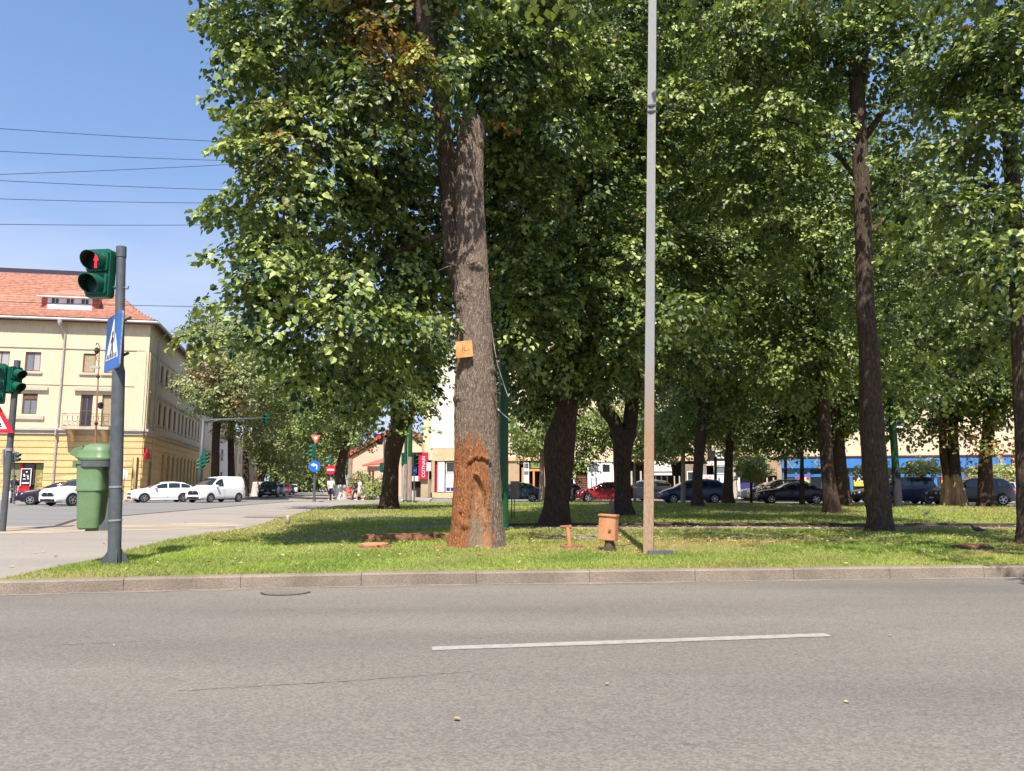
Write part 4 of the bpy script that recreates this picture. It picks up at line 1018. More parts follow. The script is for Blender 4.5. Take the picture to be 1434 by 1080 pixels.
# ---------------------------------------------------------------- avenue of the side street
def ave(bx, by, Y, label, rows, lobes, tone=.4, brown=(), white=None, lai=2.4, m='leaf_dry_lit'):
    t = tree('avenue_tree', (bx, by), Y, label, rows, lobes, M['bark'], M[m], group='avenue trees of the side street', leaf=.2 * Y / 60, K=20, lai=lai, L=.016 * Y, quads=False, tone=tone, brown=brown, trunk_kw=dict(n=14))
    if white: trunk_rows(white, Y - .07, M['bark_white'], t, n=16, seed=int(bx), name='lime_wash', amp=.02)
    return t
ave(305, 697, 66, 'first avenue tree by the mast arm, its crown mottled with brown leaves', R((698, 295, 309), (660, 296, 307), (590, 298, 308), (520, 300, 307)),
    [(300, 530, 64, 40, 48, 3), (360, 530, 63, 40, 40, 3), (320, 500, 64, 50, 50, 3), (330, 560, 64, 50, 34, 3), (300, 460, 66, 34, 30, 2), (395, 540, 64, 26, 30, 2)],
    brown=[(300, 522, 62, 1.9, .8), (345, 562, 62, 1.7, .7), (335, 590, 62, 1.0, .6)], tone=.38)
ave(322, 695, 71, 'second avenue tree with a split dark trunk behind the van', R((696, 319, 329), (640, 319, 328), (580, 320, 328)), [(350, 520, 70, 44, 44, 3), (370, 570, 70, 34, 30, 2.6), (340, 590, 69, 30, 20, 2)], brown=[(350, 575, 68, 1.4, .5)], tone=.5)
ave(344, 694, 80, 'third avenue tree standing between two house fronts', R((695, 339, 349), (640, 340, 348), (600, 341, 347)), [(380, 560, 80, 40, 36, 3), (385, 610, 80, 30, 26, 3), (362, 620, 79, 20, 16, 2)], tone=.4)
ave(368, 694, 88, 'leaning avenue tree with lime-washed foot behind the van', R((695, 352, 366), (672, 356, 370), (650, 362, 376), (620, 368, 380)), [(400, 590, 88, 36, 34, 4), (395, 640, 88, 26, 20, 3), (378, 640, 87, 16, 14, 2)], white=R((695, 351, 367), (675, 354.5, 370)), tone=.4)
ave(386, 692, 105, 'avenue tree over the row of parked cars', R((692, 384, 390), (650, 384, 389)), [(405, 620, 105, 30, 40, 5), (402, 660, 104, 22, 16, 3), (420, 600, 105, 24, 30, 4)], tone=.35)
ave(410, 690, 135, 'small far avenue tree arching over the end of the street', None, [(415, 625, 135, 34, 50, 6), (400, 650, 134, 26, 24, 4), (425, 662, 134, 26, 18, 4)], tone=.3, lai=4)
ave(447, 690, 150, 'far avenue tree closing the end of the street', None, [(440, 640, 150, 34, 44, 6), (434, 670, 150, 26, 12, 5), (460, 650, 150, 24, 34, 6), (470, 600, 150, 34, 40, 6)], tone=.5, lai=4)
ave(476, 697, 62, 'leaning dark avenue tree with a lime-washed foot beside the no-entry sign', R((701, 470, 487), (678, 470, 485), (660, 468, 483), (640, 474, 487), (610, 482, 493), (580, 484, 494)),
    [(470, 580, 62, 40, 36, 2.6), (440, 600, 62, 34, 34, 2.6), (500, 600, 62, 28, 26, 2.2), (460, 630, 62, 30, 16, 2), (428, 560, 63, 30, 34, 2.4), (500, 560, 62, 34, 34, 2.6)],
    white=R((701.5, 469.5, 487.5), (679, 469.5, 485.5)), tone=.42, m='leaf_far')
ave(462, 692, 84, 'second avenue tree on the sunny side, behind the no-entry sign', R((694, 460, 468), (660, 460, 466)), [(450, 640, 84, 24, 24, 3), (470, 640, 84, 20, 24, 3), (470, 676, 82, 14, 10, 2, .8), (440, 590, 84, 24, 30, 3)], tone=.4)
# garden bushes by the pink house
def bush(px, py, Y, rx, rz, ry, label, tone, m='leaf_pale'):
    b = at(px, 700, Y); b.z = .1
    t = thing('garden_bush', b, label, 'bush', 'bushes in front of the pink house')
    foliage('foliage', [(px, py, Y, rx, rz, ry), (px, py + 2, Y, rx * .6, rz * .7, ry * .6)], t, M[m], leaf=.13, K=16, lai=3.6, L=.45, seed=int(px), tone=tone, quads=False)
    mb = MB(); mb.tube([b, at(px, py, Y)], [.06, .03], 6); mb.build('stem', M['bark'], t)
bush(504, 672, 60, 14, 12, 1.0, 'tall green bush behind the walking couple', .2)
bush(521, 684, 59, 12, 14, 1.0, 'round light green bush before the lean-to of the pink house', .75)
bush(534, 681, 60.5, 9, 17, .9, 'upright bush half hidden by the knotty linden', .3)
bush(475, 686, 75, 9, 9, .9, 'small dark green bush beyond the no-entry sign', .2, 'leaf_far')
# ================================================================ BUILDINGS
class Fac:
    """a vertical wall plane: O ground point, A->B direction, normal towards the viewer"""
    def __init__(s, A, B):
        A, B = Vector((A[0], A[1], 0)), Vector((B[0], B[1], 0))
        s.O = A; s.U = (B - A).normalized(); s.len = (B - A).length
        n = Vector((s.U.y, -s.U.x, 0)); s.N = n if n.dot(CAMP - A) > 0 else -n
    def pt(s, u, z, d=0): return s.O + s.U * u + s.N * d + Vector((0, 0, z))
    def uz(s, px, py):
        r = ray(px, py); t = (s.O - CAMP).dot(s.N) / r.dot(s.N); p = CAMP + r * t
        return (p - s.O).dot(s.U), p.z
    def rect(s, x0, y0, x1, y1):
        xm, ym = (x0 + x1) / 2, (y0 + y1) / 2
        return s.uz(x0, ym)[0], s.uz(x1, ym)[0], s.uz(xm, y1)[1], s.uz(xm, y0)[1]
    def box(s, mb, u0, u1, z0, z1, d0, d1):
        P = [s.pt(u, z, d) for u in (u0, u1) for z in (z0, z1) for d in (d0, d1)]
        mb.add(P, [(0, 1, 3, 2), (4, 6, 7, 5), (0, 4, 5, 1), (2, 3, 7, 6), (0, 2, 6, 4), (1, 5, 7, 3)])
    def part(s, name, r, d0, d1, m, parent):
        mb = MB(); s.box(mb, r[0], r[1], r[2], r[3], d0, d1); return mb.build(name, m, parent)
    def wall(s, name, u0, u1, z0, z1, ops, depth, m, parent, d=0.0):
        us = sorted({u0, u1, *[min(max(o[0], u0), u1) for o in ops], *[min(max(o[1], u0), u1) for o in ops]})
        zs = sorted({z0, z1, *[min(max(o[2], z0), z1) for o in ops], *[min(max(o[3], z0), z1) for o in ops]})
        mb = MB()
        for a, b in zip(us, us[1:]):
            for c, e in zip(zs, zs[1:]):
                cu, cz = (a + b) / 2, (c + e) / 2
                if b - a < 1e-4 or e - c < 1e-4: continue
                if any(o[0] < cu < o[1] and o[2] < cz < o[3] for o in ops): continue
                mb.add([s.pt(a, c, d), s.pt(b, c, d), s.pt(b, e, d), s.pt(a, e, d)], [(0, 1, 2, 3)])
        for o in ops:
            a, b, c, e = o[:4]
            q = [(a, c), (b, c), (b, e), (a, e)]
            for i in range(4):
                (p, r), (p2, r2) = q[i], q[(i + 1) % 4]
                mb.add([s.pt(p, r, d), s.pt(p2, r2, d), s.pt(p2, r2, d - depth), s.pt(p, r, d - depth)], [(0, 1, 2, 3)])
        return mb.build(name, m, parent)
    def window(s, r, parent, d=-.18, frame=None, gm=None, cols=2, rows=1, fw=.09, name='window', sill=None, top=0):
        frame = frame or M['brownwood']; gm = gm or M['glassw']
        a, b, c, e = r[:4]; mb = MB()
        s.box(mb, a, a + fw, c, e, d, d + .07); s.box(mb, b - fw, b, c, e, d, d + .07)
        s.box(mb, a + fw, b - fw, c, c + fw, d, d + .07); s.box(mb, a + fw, b - fw, e - fw, e, d, d + .07)
        W, H = (b - a - 2 * fw), (e - c - 2 * fw)
        for i in range(1, cols): s.box(mb, a + fw + W * i / cols - fw * .4, a + fw + W * i / cols + fw * .4, c + fw, e - fw, d + .002, d + .06)
        for i in range(1, rows): s.box(mb, a + fw, b - fw, c + fw + H * i / rows - fw * .35, c + fw + H * i / rows + fw * .35, d + .004, d + .058)
        w = mb.build(name, frame, parent)
        for i in range(cols):
            for j in range(rows):
                mb = MB(); s.box(mb, a + fw + W * i / cols, a + fw + W * (i + 1) / cols, c + fw + H * j / rows, c + fw + H * (j + 1) / rows, d + .012, d + .022)
                mb.build('pane', M['curtain'] if gm is M['glassw'] and random.random() < .35 else gm, w)
        if top:
            mb = MB(); s.box(mb, a + fw, b - fw, e - fw - top, e - fw, d + .025, d + .10); mb.build('blind_box', M['brownwood'], w)
        return w
    def shuttered(s, r, parent, d=-.16):
        a, b, c, e = r[:4]; mb = MB(); fw = .09
        s.box(mb, a, a + fw, c, e, d, d + .09); s.box(mb, b - fw, b, c, e, d, d + .09); s.box(mb, a + fw, b - fw, e - fw, e, d, d + .09); s.box(mb, a + fw, b - fw, c, c + fw, d, d + .09)
        w = mb.build('window', M['brownwood'], parent)
        mb = MB(); n = int((e - c) / .1)
        for i in range(n):
            z = c + fw + (e - c - 2 * fw) * i / n; mb_h = (e - c - 2 * fw) / n
            s.box(mb, a + fw, b - fw, z, z + mb_h * .8, d + .01, d + .05)
        s.box(mb, a + fw, b - fw, c + fw, e - fw, d - .01, d + .012)
        sh = mb.build('roller_shutter', M['shutter'], w); sh['kind'] = 'stuff'
        return w
def Q(f, x0, y0, x1, y1): return f.rect(x0, y0, x1, y1)

# ---- yellow corner building at the left
EAVE = 13.35 + CAM_H
cY = 59.8 + .6
def onz(px, py, z): return gnd(px, py, z)
ec = onz(205, 451, EAVE)
CRN = Vector((ec.x + .12, ec.y + .55, 0))
fdir = Vector((-.984, -.18, 0)); sdir = Vector((-.25, .968, 0))
FL, SL = 34.0, 60.0
ff = Fac(CRN + fdir * FL, CRN); fs_ = Fac(CRN, CRN + sdir * SL)
yb = thing('corner_building', (CRN.x, CRN.y, 0), 'three-storey cream and ochre corner building with a red tiled roof at the street corner', 'building')
zc1, zc2 = 5.25, 5.75
# front openings
fo_top = [Q(ff, 35, 493, 57, 520), Q(ff, 116, 495, 134, 522), Q(ff, 146, 496, 165, 523)]
w0 = fo_top[0]; top_z = (w0[2], w0[3])
fo_top = [(a, b, top_z[0], top_z[1]) for a, b, _, _ in fo_top]
dxw = fo_top[0][1] - fo_top[0][0]
ua = Q(ff, -12, 493, 13, 520); fo_top.append((ua[0], ua[1], *top_z)); fo_top += [(ua[0] - 4.6, ua[0] - 2.9, *top_z), (ua[0] - 9, ua[0] - 7.3, *top_z)]
mid = Q(ff, 31, 551, 52, 580); mz = (mid[2], mid[3])
bd = Q(ff, 112, 553, 129, 600); bd2 = Q(ff, 142, 553, 158, 600)
dz = (zc2 + .12, mz[1])
fo_mid = [(mid[0], mid[1], *mz), (bd[0], bd[1], *dz), (bd2[0], bd2[1], *dz), (mid[0] - 4.6, mid[0] - 3.2, *mz), (mid[0] - 9.2, mid[0] - 7.8, *mz)]
sh_ = Q(ff, 6, 648, 60, 698); shop = (sh_[0], sh_[1], .35, sh_[3])
ff.wall('front_wall', 0, FL, zc1, EAVE + .1, fo_top + fo_mid, .2, M['cream'], yb)
GD = ff.wall('ground_floor_wall', 0, FL, 0, zc1, [shop], .5, M['ochre'], yb)
for o_ in fo_top[:1] + fo_top[3:]: ff.window(o_, yb, cols=2)
for o_ in fo_top[1:3]: ff.shuttered(o_, yb)
for k_, o_ in enumerate(fo_mid):
    if k_ == 1: ff.window(o_, yb, cols=2, rows=2, gm=M['glassd']); continue
    if k_ == 2: ff.shuttered(o_, yb); continue
    ff.window(o_, yb, cols=2, rows=1, top=.35)
for (a, b, c, e) in fo_top: ff.part('window_sill', (a - .2, b + .2, c - .2, c - .05), .003, .14, M['trim'], yb)
for k_, (a, b, c, e) in enumerate(fo_mid):
    if k_ in (0, 3, 4):
        ff.part('window_sill', (a - (3.0 if k_ == 0 else .6), b + .6, c - .42, c - .12), .003, .16, M['trim'], yb)
        ff.part('window_hood', (a - .45, b + .75, e + .25, e + .5), .003, .22, M['trim'], yb)
ff.part('window_hood', (bd[0] - .5, bd2[1] + .5, mz[1] + .28, mz[1] + .52), .003, .26, M['trim'], yb)
ff.part('string_course', (0, FL - .002, zc1, zc2 - .2), .004, .18, M['trim'], yb)
ff.part('string_course', (0, FL + .1, zc2 - .2, zc2), .004, .34, M['trim'], yb)
ff.part('string_course', (0, FL - .3, 12.15, 12.23), .004, .07, M['trim'], yb)
ff.part('string_course', (0, FL - .3, 9.2, 9.25), .004, .05, M['trim'], yb)
# rusticated courses of the ground floor, each one proud of the wall
def courses(f, L, ops, parent):
    z = .62; h = .515
    f.part('plinth', (0, L, .0, .6), .003, .09, M['trim'], parent)
    while z < zc1 - .1:
        e = min(z + h - .07, zc1 - .02); mb = MB(); segs = [(0.02, L - .02)]
        for (a, b, c, t) in ops:
            if c < e and t > z:
                ns = []
                for (p, q) in segs:
                    if b <= p or a >= q: ns.append((p, q)); continue
                    if a > p: ns.append((p, a))
                    if b < q: ns.append((b, q))
                segs = ns
        for (p, q) in segs:
            if q - p > .05: f.part('stone_course', (p, q, z, e), .002, .06, M['ochre'], parent)
        z += h
courses(ff, FL, [shop], yb)
# shop front
ff.part('shop_interior', (shop[0], shop[1], shop[2], shop[3]), -.52, -.46, M['darkint'], yb)
W_ = shop[1] - shop[0]
def su(t): return shop[0] + W_ * t
ff.part('shop_panel', (su(.02), su(.33), shop[2], shop[3] - .05), -.44, -.36, M['olive'], yb)
ff.part('door_frame', (su(.34), su(.40), shop[2], shop[3] - .05), -.44, -.28, M['red'], yb)
ff.part('door_frame', (su(.40), su(.62), shop[2], shop[2] + .9), -.44, -.30, M['red'], yb)
ff.part('shop_panel', (su(.74), su(.98), shop[2], shop[3] - .05), -.44, -.36, M['olive'], yb)
ff.window((su(.40), su(.72), shop[2] + .9, shop[3] - .05), yb, d=-.4, frame=M['maroon'], gm=M['glassd'], cols=1)
pf = MB(); pr = Q(ff, 27, 656, 42, 681)
for q_ in [(pr[0], pr[0] + .06, pr[2], pr[3]), (pr[1] - .06, pr[1], pr[2], pr[3]), (pr[0] + .06, pr[1] - .06, pr[3] - .06, pr[3])]: ff.box(pf, *q_, -.25, -.2)
po = pf.build('poster_frame', M['c_white'], yb)
ff.part('poster', (pr[0] + .06, pr[1] - .06, pr[2] + .3, pr[3] - .06), -.24, -.22, M['darkint'], po)
mb = MB()
for k_ in range(10):
    a = pr[0] + .15 + random.random() * .8 * (pr[1] - pr[0] - .3); z = pr[2] + .5 + random.random() * (pr[3] - pr[2] - .8)
    ff.box(mb, a, a + .12, z, z + .1, -.217, -.214)
ff.box(mb, pr[0] + .12, pr[1] - .12, pr[2] + .18, pr[2] + .3, -.22, -.2)
tag(mb.build('poster_print', M['c_white'], po), kind='stuff')
mb = MB()
for k_ in range(3):
    z = shop[2] + .6 + k_ * .45; a = su(.80); ff.box(mb, a, a + .5 - .1 * k_, z, z + .12, -.355, -.35); ff.box(mb, a + .15, a + .3, z + .12, z + .3, -.355, -.35)
tag(mb.build('panel_motif', M['orangewood'], yb), kind='stuff')
# balcony with scrolled railing
b0, b1 = Q(ff, 94, 583, 160, 604)[:2]
bal = ff.part('balcony', (b0, b1, zc2 - .16, zc2 + .06), .345, 1.25, M['trim'], yb)
for uu in (b0 + .5, b1 - .6):
    mb = MB(); P = [(0, 0), (0, -.9), (.2, -.8), (.35, -.45), (.75, -.2), (.8, 0)]
    mb.prism([ff.pt(uu, zc2 - .18 + z, .35 + d) for d, z in P], ff.U * .28); mb.build('corbel', M['ochre'], bal)
rail = MB(); RH = zc2 + .06
def rl(p0, p1, r=.018): rail.tube([p0, p1], r, 5)
for z in (RH + .08, RH + 1.0): 
    rl(ff.pt(b0 + .05, z, 1.2), ff.pt(b1 - .05, z, 1.2)); rl(ff.pt(b0 + .05, z, .35), ff.pt(b0 + .05, z, 1.2)); rl(ff.pt(b1 - .05, z, .35), ff.pt(b1 - .05, z, 1.2))
nu = 9; st = (b1 - b0 - .1) / nu
for k_ in range(nu + 1):
    uu = b0 + .05 + st * k_; rl(ff.pt(uu, RH, 1.2), ff.pt(uu, RH + 1.0, 1.2), .012)
    if k_ < nu:
        for (cz, rr_) in ((.62, .22), (.26, .14)):
            cc_ = ff.pt(uu + st / 2, RH + cz, 1.2)
            rail.tube([cc_ + ff.U * (rr_ * math.cos(t)) + Vector((0, 0, rr_ * math.sin(t))) for t in np.linspace(0, 5.6, 13)], .013, 4)
rail.build('railing', M['iron'], bal)
# gutter, downpipe, eaves, roof
sofd = .62
mb = MB(); mb.add([ff.pt(0, EAVE, 0), ff.pt(FL, EAVE, 0), ff.pt(FL + .7, EAVE, sofd), ff.pt(0, EAVE, sofd)], [(0, 1, 2, 3)])
mb.add([fs_.pt(0, EAVE - .002, 0), fs_.pt(SL, EAVE - .002, 0), fs_.pt(SL, EAVE - .002, sofd), fs_.pt(-.7, EAVE - .002, sofd)], [(0, 1, 2, 3)])
mb.build('soffit', M['brownwood'], yb)
# common eave corner (mitre of the two facades)
def isect(p, d, q, e):
    a = np.array([[d.x, -e.x], [d.y, -e.y]]); t = np.linalg.solve(a, np.array([q.x - p.x, q.y - p.y])); return p + d * t[0]
EC = isect(ff.pt(0, 0, sofd), ff.U, fs_.pt(0, 0, sofd), fs_.U); EC.z = EAVE
for f_, A_, B_ in ((ff, ff.pt(-.0, EAVE, sofd), EC), (fs_, EC, fs_.pt(SL, EAVE, sofd))):
    mb = MB(); mb.tube([Vector((A_.x, A_.y, EAVE - .02)), Vector((B_.x, B_.y, EAVE - .02))], .11, 8); mb.build('gutter', M['gutter'], yb)
    fas = MB(); n_ = f_.N * .02
    fas.prism([A_ - n_ + Vector((0, 0, -.25)), B_ - n_ + Vector((0, 0, -.25)), B_ - n_ + Vector((0, 0, .02)), A_ - n_ + Vector((0, 0, .02))], f_.N * -.05); fas.build('fascia', M['maroon'], yb)
du, _ = ff.uz(91, 480)
mb = MB(); mb.tube([ff.pt(du - .25, EAVE - .1, sofd), ff.pt(du - .25, EAVE - .45, sofd - .05), ff.pt(du, EAVE - 1.1, .12), ff.pt(du, 6.0, .12), ff.pt(du, 5.6, .42), ff.pt(du, 5.2, .42), ff.pt(du, 4.9, .16), ff.pt(du, .4, .16)], .075, 8)
mb.lathe(ff.pt(du - .25, EAVE - .55, sofd), [(.09, 0), (.17, .2), (.19, .5), (.12, .52)], 10); mb.build('downpipe', M['gutter'], yb)
mb = MB(); u2, _ = fs_.uz(220, 500)
mb.tube([fs_.pt(u2, EAVE - .2, sofd), fs_.pt(u2, EAVE - 1, .12), fs_.pt(u2, .4, .12)], .075, 8); mb.build('downpipe', M['gutter'], yb)
# roof: two tiled slopes meeting at a hip, every course of tiles stepped
RW, RHH = 7.6, 5.6
RZ = EAVE + RHH
inner = isect(ff.pt(0, 0, sofd - RW), ff.U, fs_.pt(0, 0, sofd - RW), fs_.U); inner.z = RZ
def slope(f_, A, Bc, name, far):
    mb = MB(); n = 24
    iA = A - f_.N * RW; iA.z = RZ
    prev = None
    for k_ in range(n):
        for t, dzz in ((k_ / n, .11), ((k_ + 1) / n, 0.0)):
            cv = -.45 * math.sin(min(1, t * 2.2) * math.pi) * .5
            a_ = A.lerp(iA, t) + Vector((0, 0, dzz + cv)); b_ = Bc.lerp(inner, t) + Vector((0, 0, dzz + cv))
            if prev is not None: mb.add([prev[0], prev[1], b_, a_], [(0, 1, 2, 3)])
            prev = (a_, b_)
    return tag(mb.build(name, M['tile'], yb), kind='stuff')
slope(ff, ff.pt(0, EAVE + .05, sofd), EC + Vector((0, 0, .05)), 'roof_tiles', 0)
slope(fs_, fs_.pt(SL, EAVE + .05, sofd), EC + Vector((0, 0, .05)), 'roof_tiles', 1)
# the dark flashing of the ridge and the flat sheet roof behind
ra = ff.pt(0, RZ, sofd - RW); rb = inner.lerp(ra, 0.0)
mb = MB(); mb.box((0, 0, 0), (.1, .1, .1)); mb = MB()
mb.prism([ra + Vector((0, 0, -.1)), rb + Vector((0, 0, -.1)), rb + Vector((0, 0, .42)), ra + Vector((0, 0, .42))], -ff.N * .9); mb.build('ridge_flashing', M['ridge'], yb)
rc = fs_.pt(SL, RZ, sofd - RW)
mb = MB(); mb.add([ra, inner, rc, ra + (rc - inner)], [(0, 1, 2, 3)]); mb.build('flat_roof', M['roofgrey'], yb)
bk = ra + (rc - inner)
mb = MB(); mb.add([ff.pt(0, 0, 0), ff.pt(0, RZ, -RW), ff.pt(0, RZ, -30), ff.pt(0, 0, -30)], [(0, 1, 2, 3)]); mb.build('gable_wall', M['cream'], yb)
# dormer with three little windows
tz = .25; zb = EAVE + RHH * tz; dd0 = sofd - RW * tz + .1
fdm = Fac((ff.O + ff.N * dd0), (ff.O + ff.N * dd0 + ff.U * FL)); k1, k2 = fdm.uz(66, 428)[0], fdm.uz(129, 428)[0]
dm = MB(); ff.box(dm, k1 - 1.4, k2 + 1.4, zb + .05, zb + .16, dd0 - 1.5, dd0 - .1)
H = .85
dops = [(k1 + i * (k2 - k1) / 3 + .25, k1 + (i + 1) * (k2 - k1) / 3 - .25, zb + .22, zb + H - .12) for i in range(3)]
dw = ff.wall('dormer', k1, k2, zb - .3, zb + H, dops, .1, M['white'], yb, d=dd0)
for o_ in dops: ff.window(o_, dw, d=dd0 - .1, frame=M['white'], gm=M['glassd'], cols=2, rows=1, fw=.05)
mb = MB(); e_ = .35
mb.prism([ff.pt(k1 - .7, zb + H - .05, dd0 + e_), ff.pt(k2 + .7, zb + H - .05, dd0 + e_), ff.pt(k2 - .3, zb + H + .95, dd0 - 2.3), ff.pt(k1 + .6, zb + H + .95, dd0 - 2.3)], Vector((0, 0, .12)))
mb.build('dormer_roof', M['tile'], dw)
for (p, q) in ((k1, k1 - .7), (k2, k2 + .7)):
    mb = MB(); mb.add([ff.pt(p, zb - .3, dd0), ff.pt(p, zb + H, dd0), ff.pt(q, zb + H - .05, dd0 + .1 - .4), ff.pt((p + q) / 2, zb - .3, dd0 - .2)], [(0, 1, 2, 3)])
    mb.build('dormer_cheek', M['pinkroof'], dw)
mb = MB(); ff.box(mb, k1 - .7, k2 + .7, zb + H - .14, zb + H - .06, dd0 + .02, dd0 + e_ + .03); mb.build('dormer_fascia', M['white'], dw)
# side facade
def su_(px): return fs_.uz(px, 560)[0]
st_ = [(207.5, 212), (218, 221), (223.5, 227), (230.5, 234), (238, 241.3), (245, 248), (251.5, 254)]
s_top = [(su_(a), su_(b), *top_z) for a, b in st_]
extra_u = s_top[-1][1]
s_top += [(extra_u + 2.2 * k + 1.0, extra_u + 2.2 * k + 2.1, *top_z) for k in range(8)]
s_mid = [(a, b, mz[0] - .3, mz[1]) for a, b, _, _ in s_top]
gr = [(su_(197), su_(200.5), .6, 3.4), (su_(213), su_(217), .6, 3.2)] + [(a + .1, b + .1, 1.3, 4.0) for a, b, _, _ in s_top[3:]]
fs_.wall('side_wall', 0, SL, zc1, EAVE + .1, s_top + s_mid, .2, M['cream'], yb)
fs_.wall('ground_floor_wall', 0, SL, 0, zc1, gr, .3, M['ochre'], yb)
for o_ in s_top[:11]: fs_.window(o_, yb, gm=M['glassd'], cols=1, fw=.12)
for o_ in s_mid[:11]: fs_.window(o_, yb, gm=M['glassd'], cols=1, fw=.12)
for o_ in gr[:9]: fs_.window(o_, yb, d=-.28, gm=M['glassd'], cols=1, fw=.14)
for (a, b, c, e) in s_top + s_mid: fs_.part('window_sill', (a - .15, b + .15, c - .2, c - .05), .003, .12, M['trim'], yb)
for (a, b, c, e) in s_mid: fs_.part('window_hood', (a - .3, b + .3, e + .25, e + .48), .003, .2, M['trim'], yb)
fs_.part('string_course', (0.002, SL, zc1, zc2 - .2), .004, .18, M['trim'], yb)
fs_.part('string_course', (-.1, SL, zc2 - .2, zc2), .005, .34, M['trim'], yb)
fs_.part('string_course', (.3, SL, 12.15, 12.23), .004, .07, M['trim'], yb)
courses(fs_, SL, gr, yb)
for f_, u_ in ((ff, FL - .9), (fs_, .15)):
    f_.part('corner_pilaster', (u_, u_ + .75, zc2, 12.1), .006, .09, M['cream'], yb)
lr = Q(fs_, 197, 629, 206, 643)
# red bank emblem: a block with a dot over it
mb = MB(); um = (lr[0] + lr[1]) / 2
w_ = .95
fs_.box(mb, um - w_, um + w_, lr[2], lr[2] + (lr[3] - lr[2]) * .58, .2, .32); fs_.box(mb, um - w_ * .45, um + w_ * .45, lr[2] + (lr[3] - lr[2]) * .58, lr[3], .2, .32)
fs_.box(mb, um - .1, um + .1, lr[2] + .1, lr[2] + .3, .05, .2)
lg = mb.build('bank_sign', M['red'], base=fs_.pt(um, 0, 0)); tag(lg, 'red stepped emblem sign fixed to the ochre side wall of the corner building', 'sign')

# ---- cream houses further up the side street, seen between the trunks
def block(name, A, B, H, label, wallm, n, floors, depth=12, cat='building', wz=None, gmat=None):
    f_ = Fac(A, B); t = thing(name, (f_.O.x, f_.O.y, 0), label, cat)
    ops = []
    for fl in floors:
        for k_ in range(n):
            u = f_.len * (k_ + .5) / n; ops.append((u - .6, u + .6, fl, fl + 1.7))
    f_.wall('wall', 0, f_.len, 0, H, ops, .2, wallm, t)
    for o_ in ops: f_.window(o_, t, gm=M['glassd'], cols=2)
    mb = MB()
    for (u, v) in ((0, 0), (f_.len, 0)):
        mb.add([f_.pt(u, 0, 0), f_.pt(u, H, 0), f_.pt(u, H, -depth), f_.pt(u, 0, -depth)], [(0, 1, 2, 3)])
    mb.add([f_.pt(0, 0, -depth), f_.pt(f_.len, 0, -depth), f_.pt(f_.len, H, -depth), f_.pt(0, H, -depth)], [(0, 1, 2, 3)])
    mb.build('return_wall', wallm, t)
    mb = MB(); mb.prism([f_.pt(-.4, H, .4), f_.pt(f_.len + .4, H, .4), f_.pt(f_.len + .4, H + 2.5, -depth / 2), f_.pt(-.4, H + 2.5, -depth / 2)], (0, 0, .15))
    mb.prism([f_.pt(-.4, H, -depth - .4), f_.pt(f_.len + .4, H, -depth - .4), f_.pt(f_.len + .4, H + 2.5, -depth / 2), f_.pt(-.4, H + 2.5, -depth / 2)], (0, 0, .15))
    mb.build('roof', M['tile'], t)
    return f_, t
block('side_street_house', (-40.6, 97), (-43.5, 118), 8.0, 'pale two-storey house seen between the avenue trunks behind the van', M['palewall'], 4, (1.5, 4.8))
block('side_street_house', (-44.5, 122), (-50, 150), 9.0, 'cream house farther along the side street behind the lime-washed tree', M['creamwall'], 5, (1.5, 4.8))
# ---- pink gabled house
pf_ = Fac(at(486, 690, 80).xy.to_3d(), at(572, 690, 80).xy.to_3d())
ph_ = thing('gabled_house', (pf_.O.x, 80, 0), 'pink rendered gabled house with red roof edges and a lean-to behind the bushes', 'house')
g = [pf_.uz(486, 641)[1], pf_.uz(560, 598)[1]]
ua_, ub_ = pf_.uz(488, 660)[0], pf_.uz(560, 660)[0]; uc = ub_
mb = MB(); mb.prism([pf_.pt(ua_, 0, 0), pf_.pt(ub_ + 4.5, 0, 0), pf_.pt(ub_ + 4.5, g[0], 0), pf_.pt(uc, g[1] - .3, 0), pf_.pt(ua_, g[0], 0)], pf_.N * -9); mb.build('wall', M['pinkwall'], ph_)
mb = MB(); mb.prism([pf_.pt(ua_ - .6, g[0] - .25, .35), pf_.pt(uc, g[1] + .05, .35), pf_.pt(uc, g[1] + .45, .35), pf_.pt(ua_ - .6, g[0] + .2, .35)], pf_.N * -9.7)
mb.prism([pf_.pt(uc + .001, g[1] + .05, .35), pf_.pt(ub_ + 5, g[0] - .25, .35), pf_.pt(ub_ + 5, g[0] + .2, .35), pf_.pt(uc + .001, g[1] + .45, .35)], pf_.N * -9.7); mb.build('roof', M['pinkroof'], ph_)
pf_.part('downpipe', (ua_ + .05, ua_ + .4, .1, g[0] - .1), .03, .35, M['woodgrey'], ph_)
an = Fac(at(508, 690, 76).xy.to_3d(), at(545, 690, 76).xy.to_3d())
zr = an.uz(520, 653)[1]; ztop = an.uz(530, 636)[1]
AN = MB(); an.box(AN, an.uz(514, 670)[0], an.len, 0, zr, -3.2, 0); lt = AN.build('lean_to', M['pinkwall'], ph_)
mb = MB(); mb.prism([an.pt(an.uz(508, 654)[0], zr - .05, .4), an.pt(an.len + .3, zr + .25, .4), an.pt(an.len + .3, ztop, -3.4), an.pt(an.uz(517, 652)[0], zr + .3, -3.4)], (0, 0, .18)); mb.build('lean_to_roof', M['pinkroof'], lt)
for xa, xb in ((516, 519), (521, 524)): an.part('window', (an.uz(xa, 670)[0], an.uz(xb, 670)[0], .9, zr - .5), .003, .08, M['maroon'], lt)
cr_ = an.part('wall', (0, an.len, .1, .9), .4, .5, M['trim'], lt)

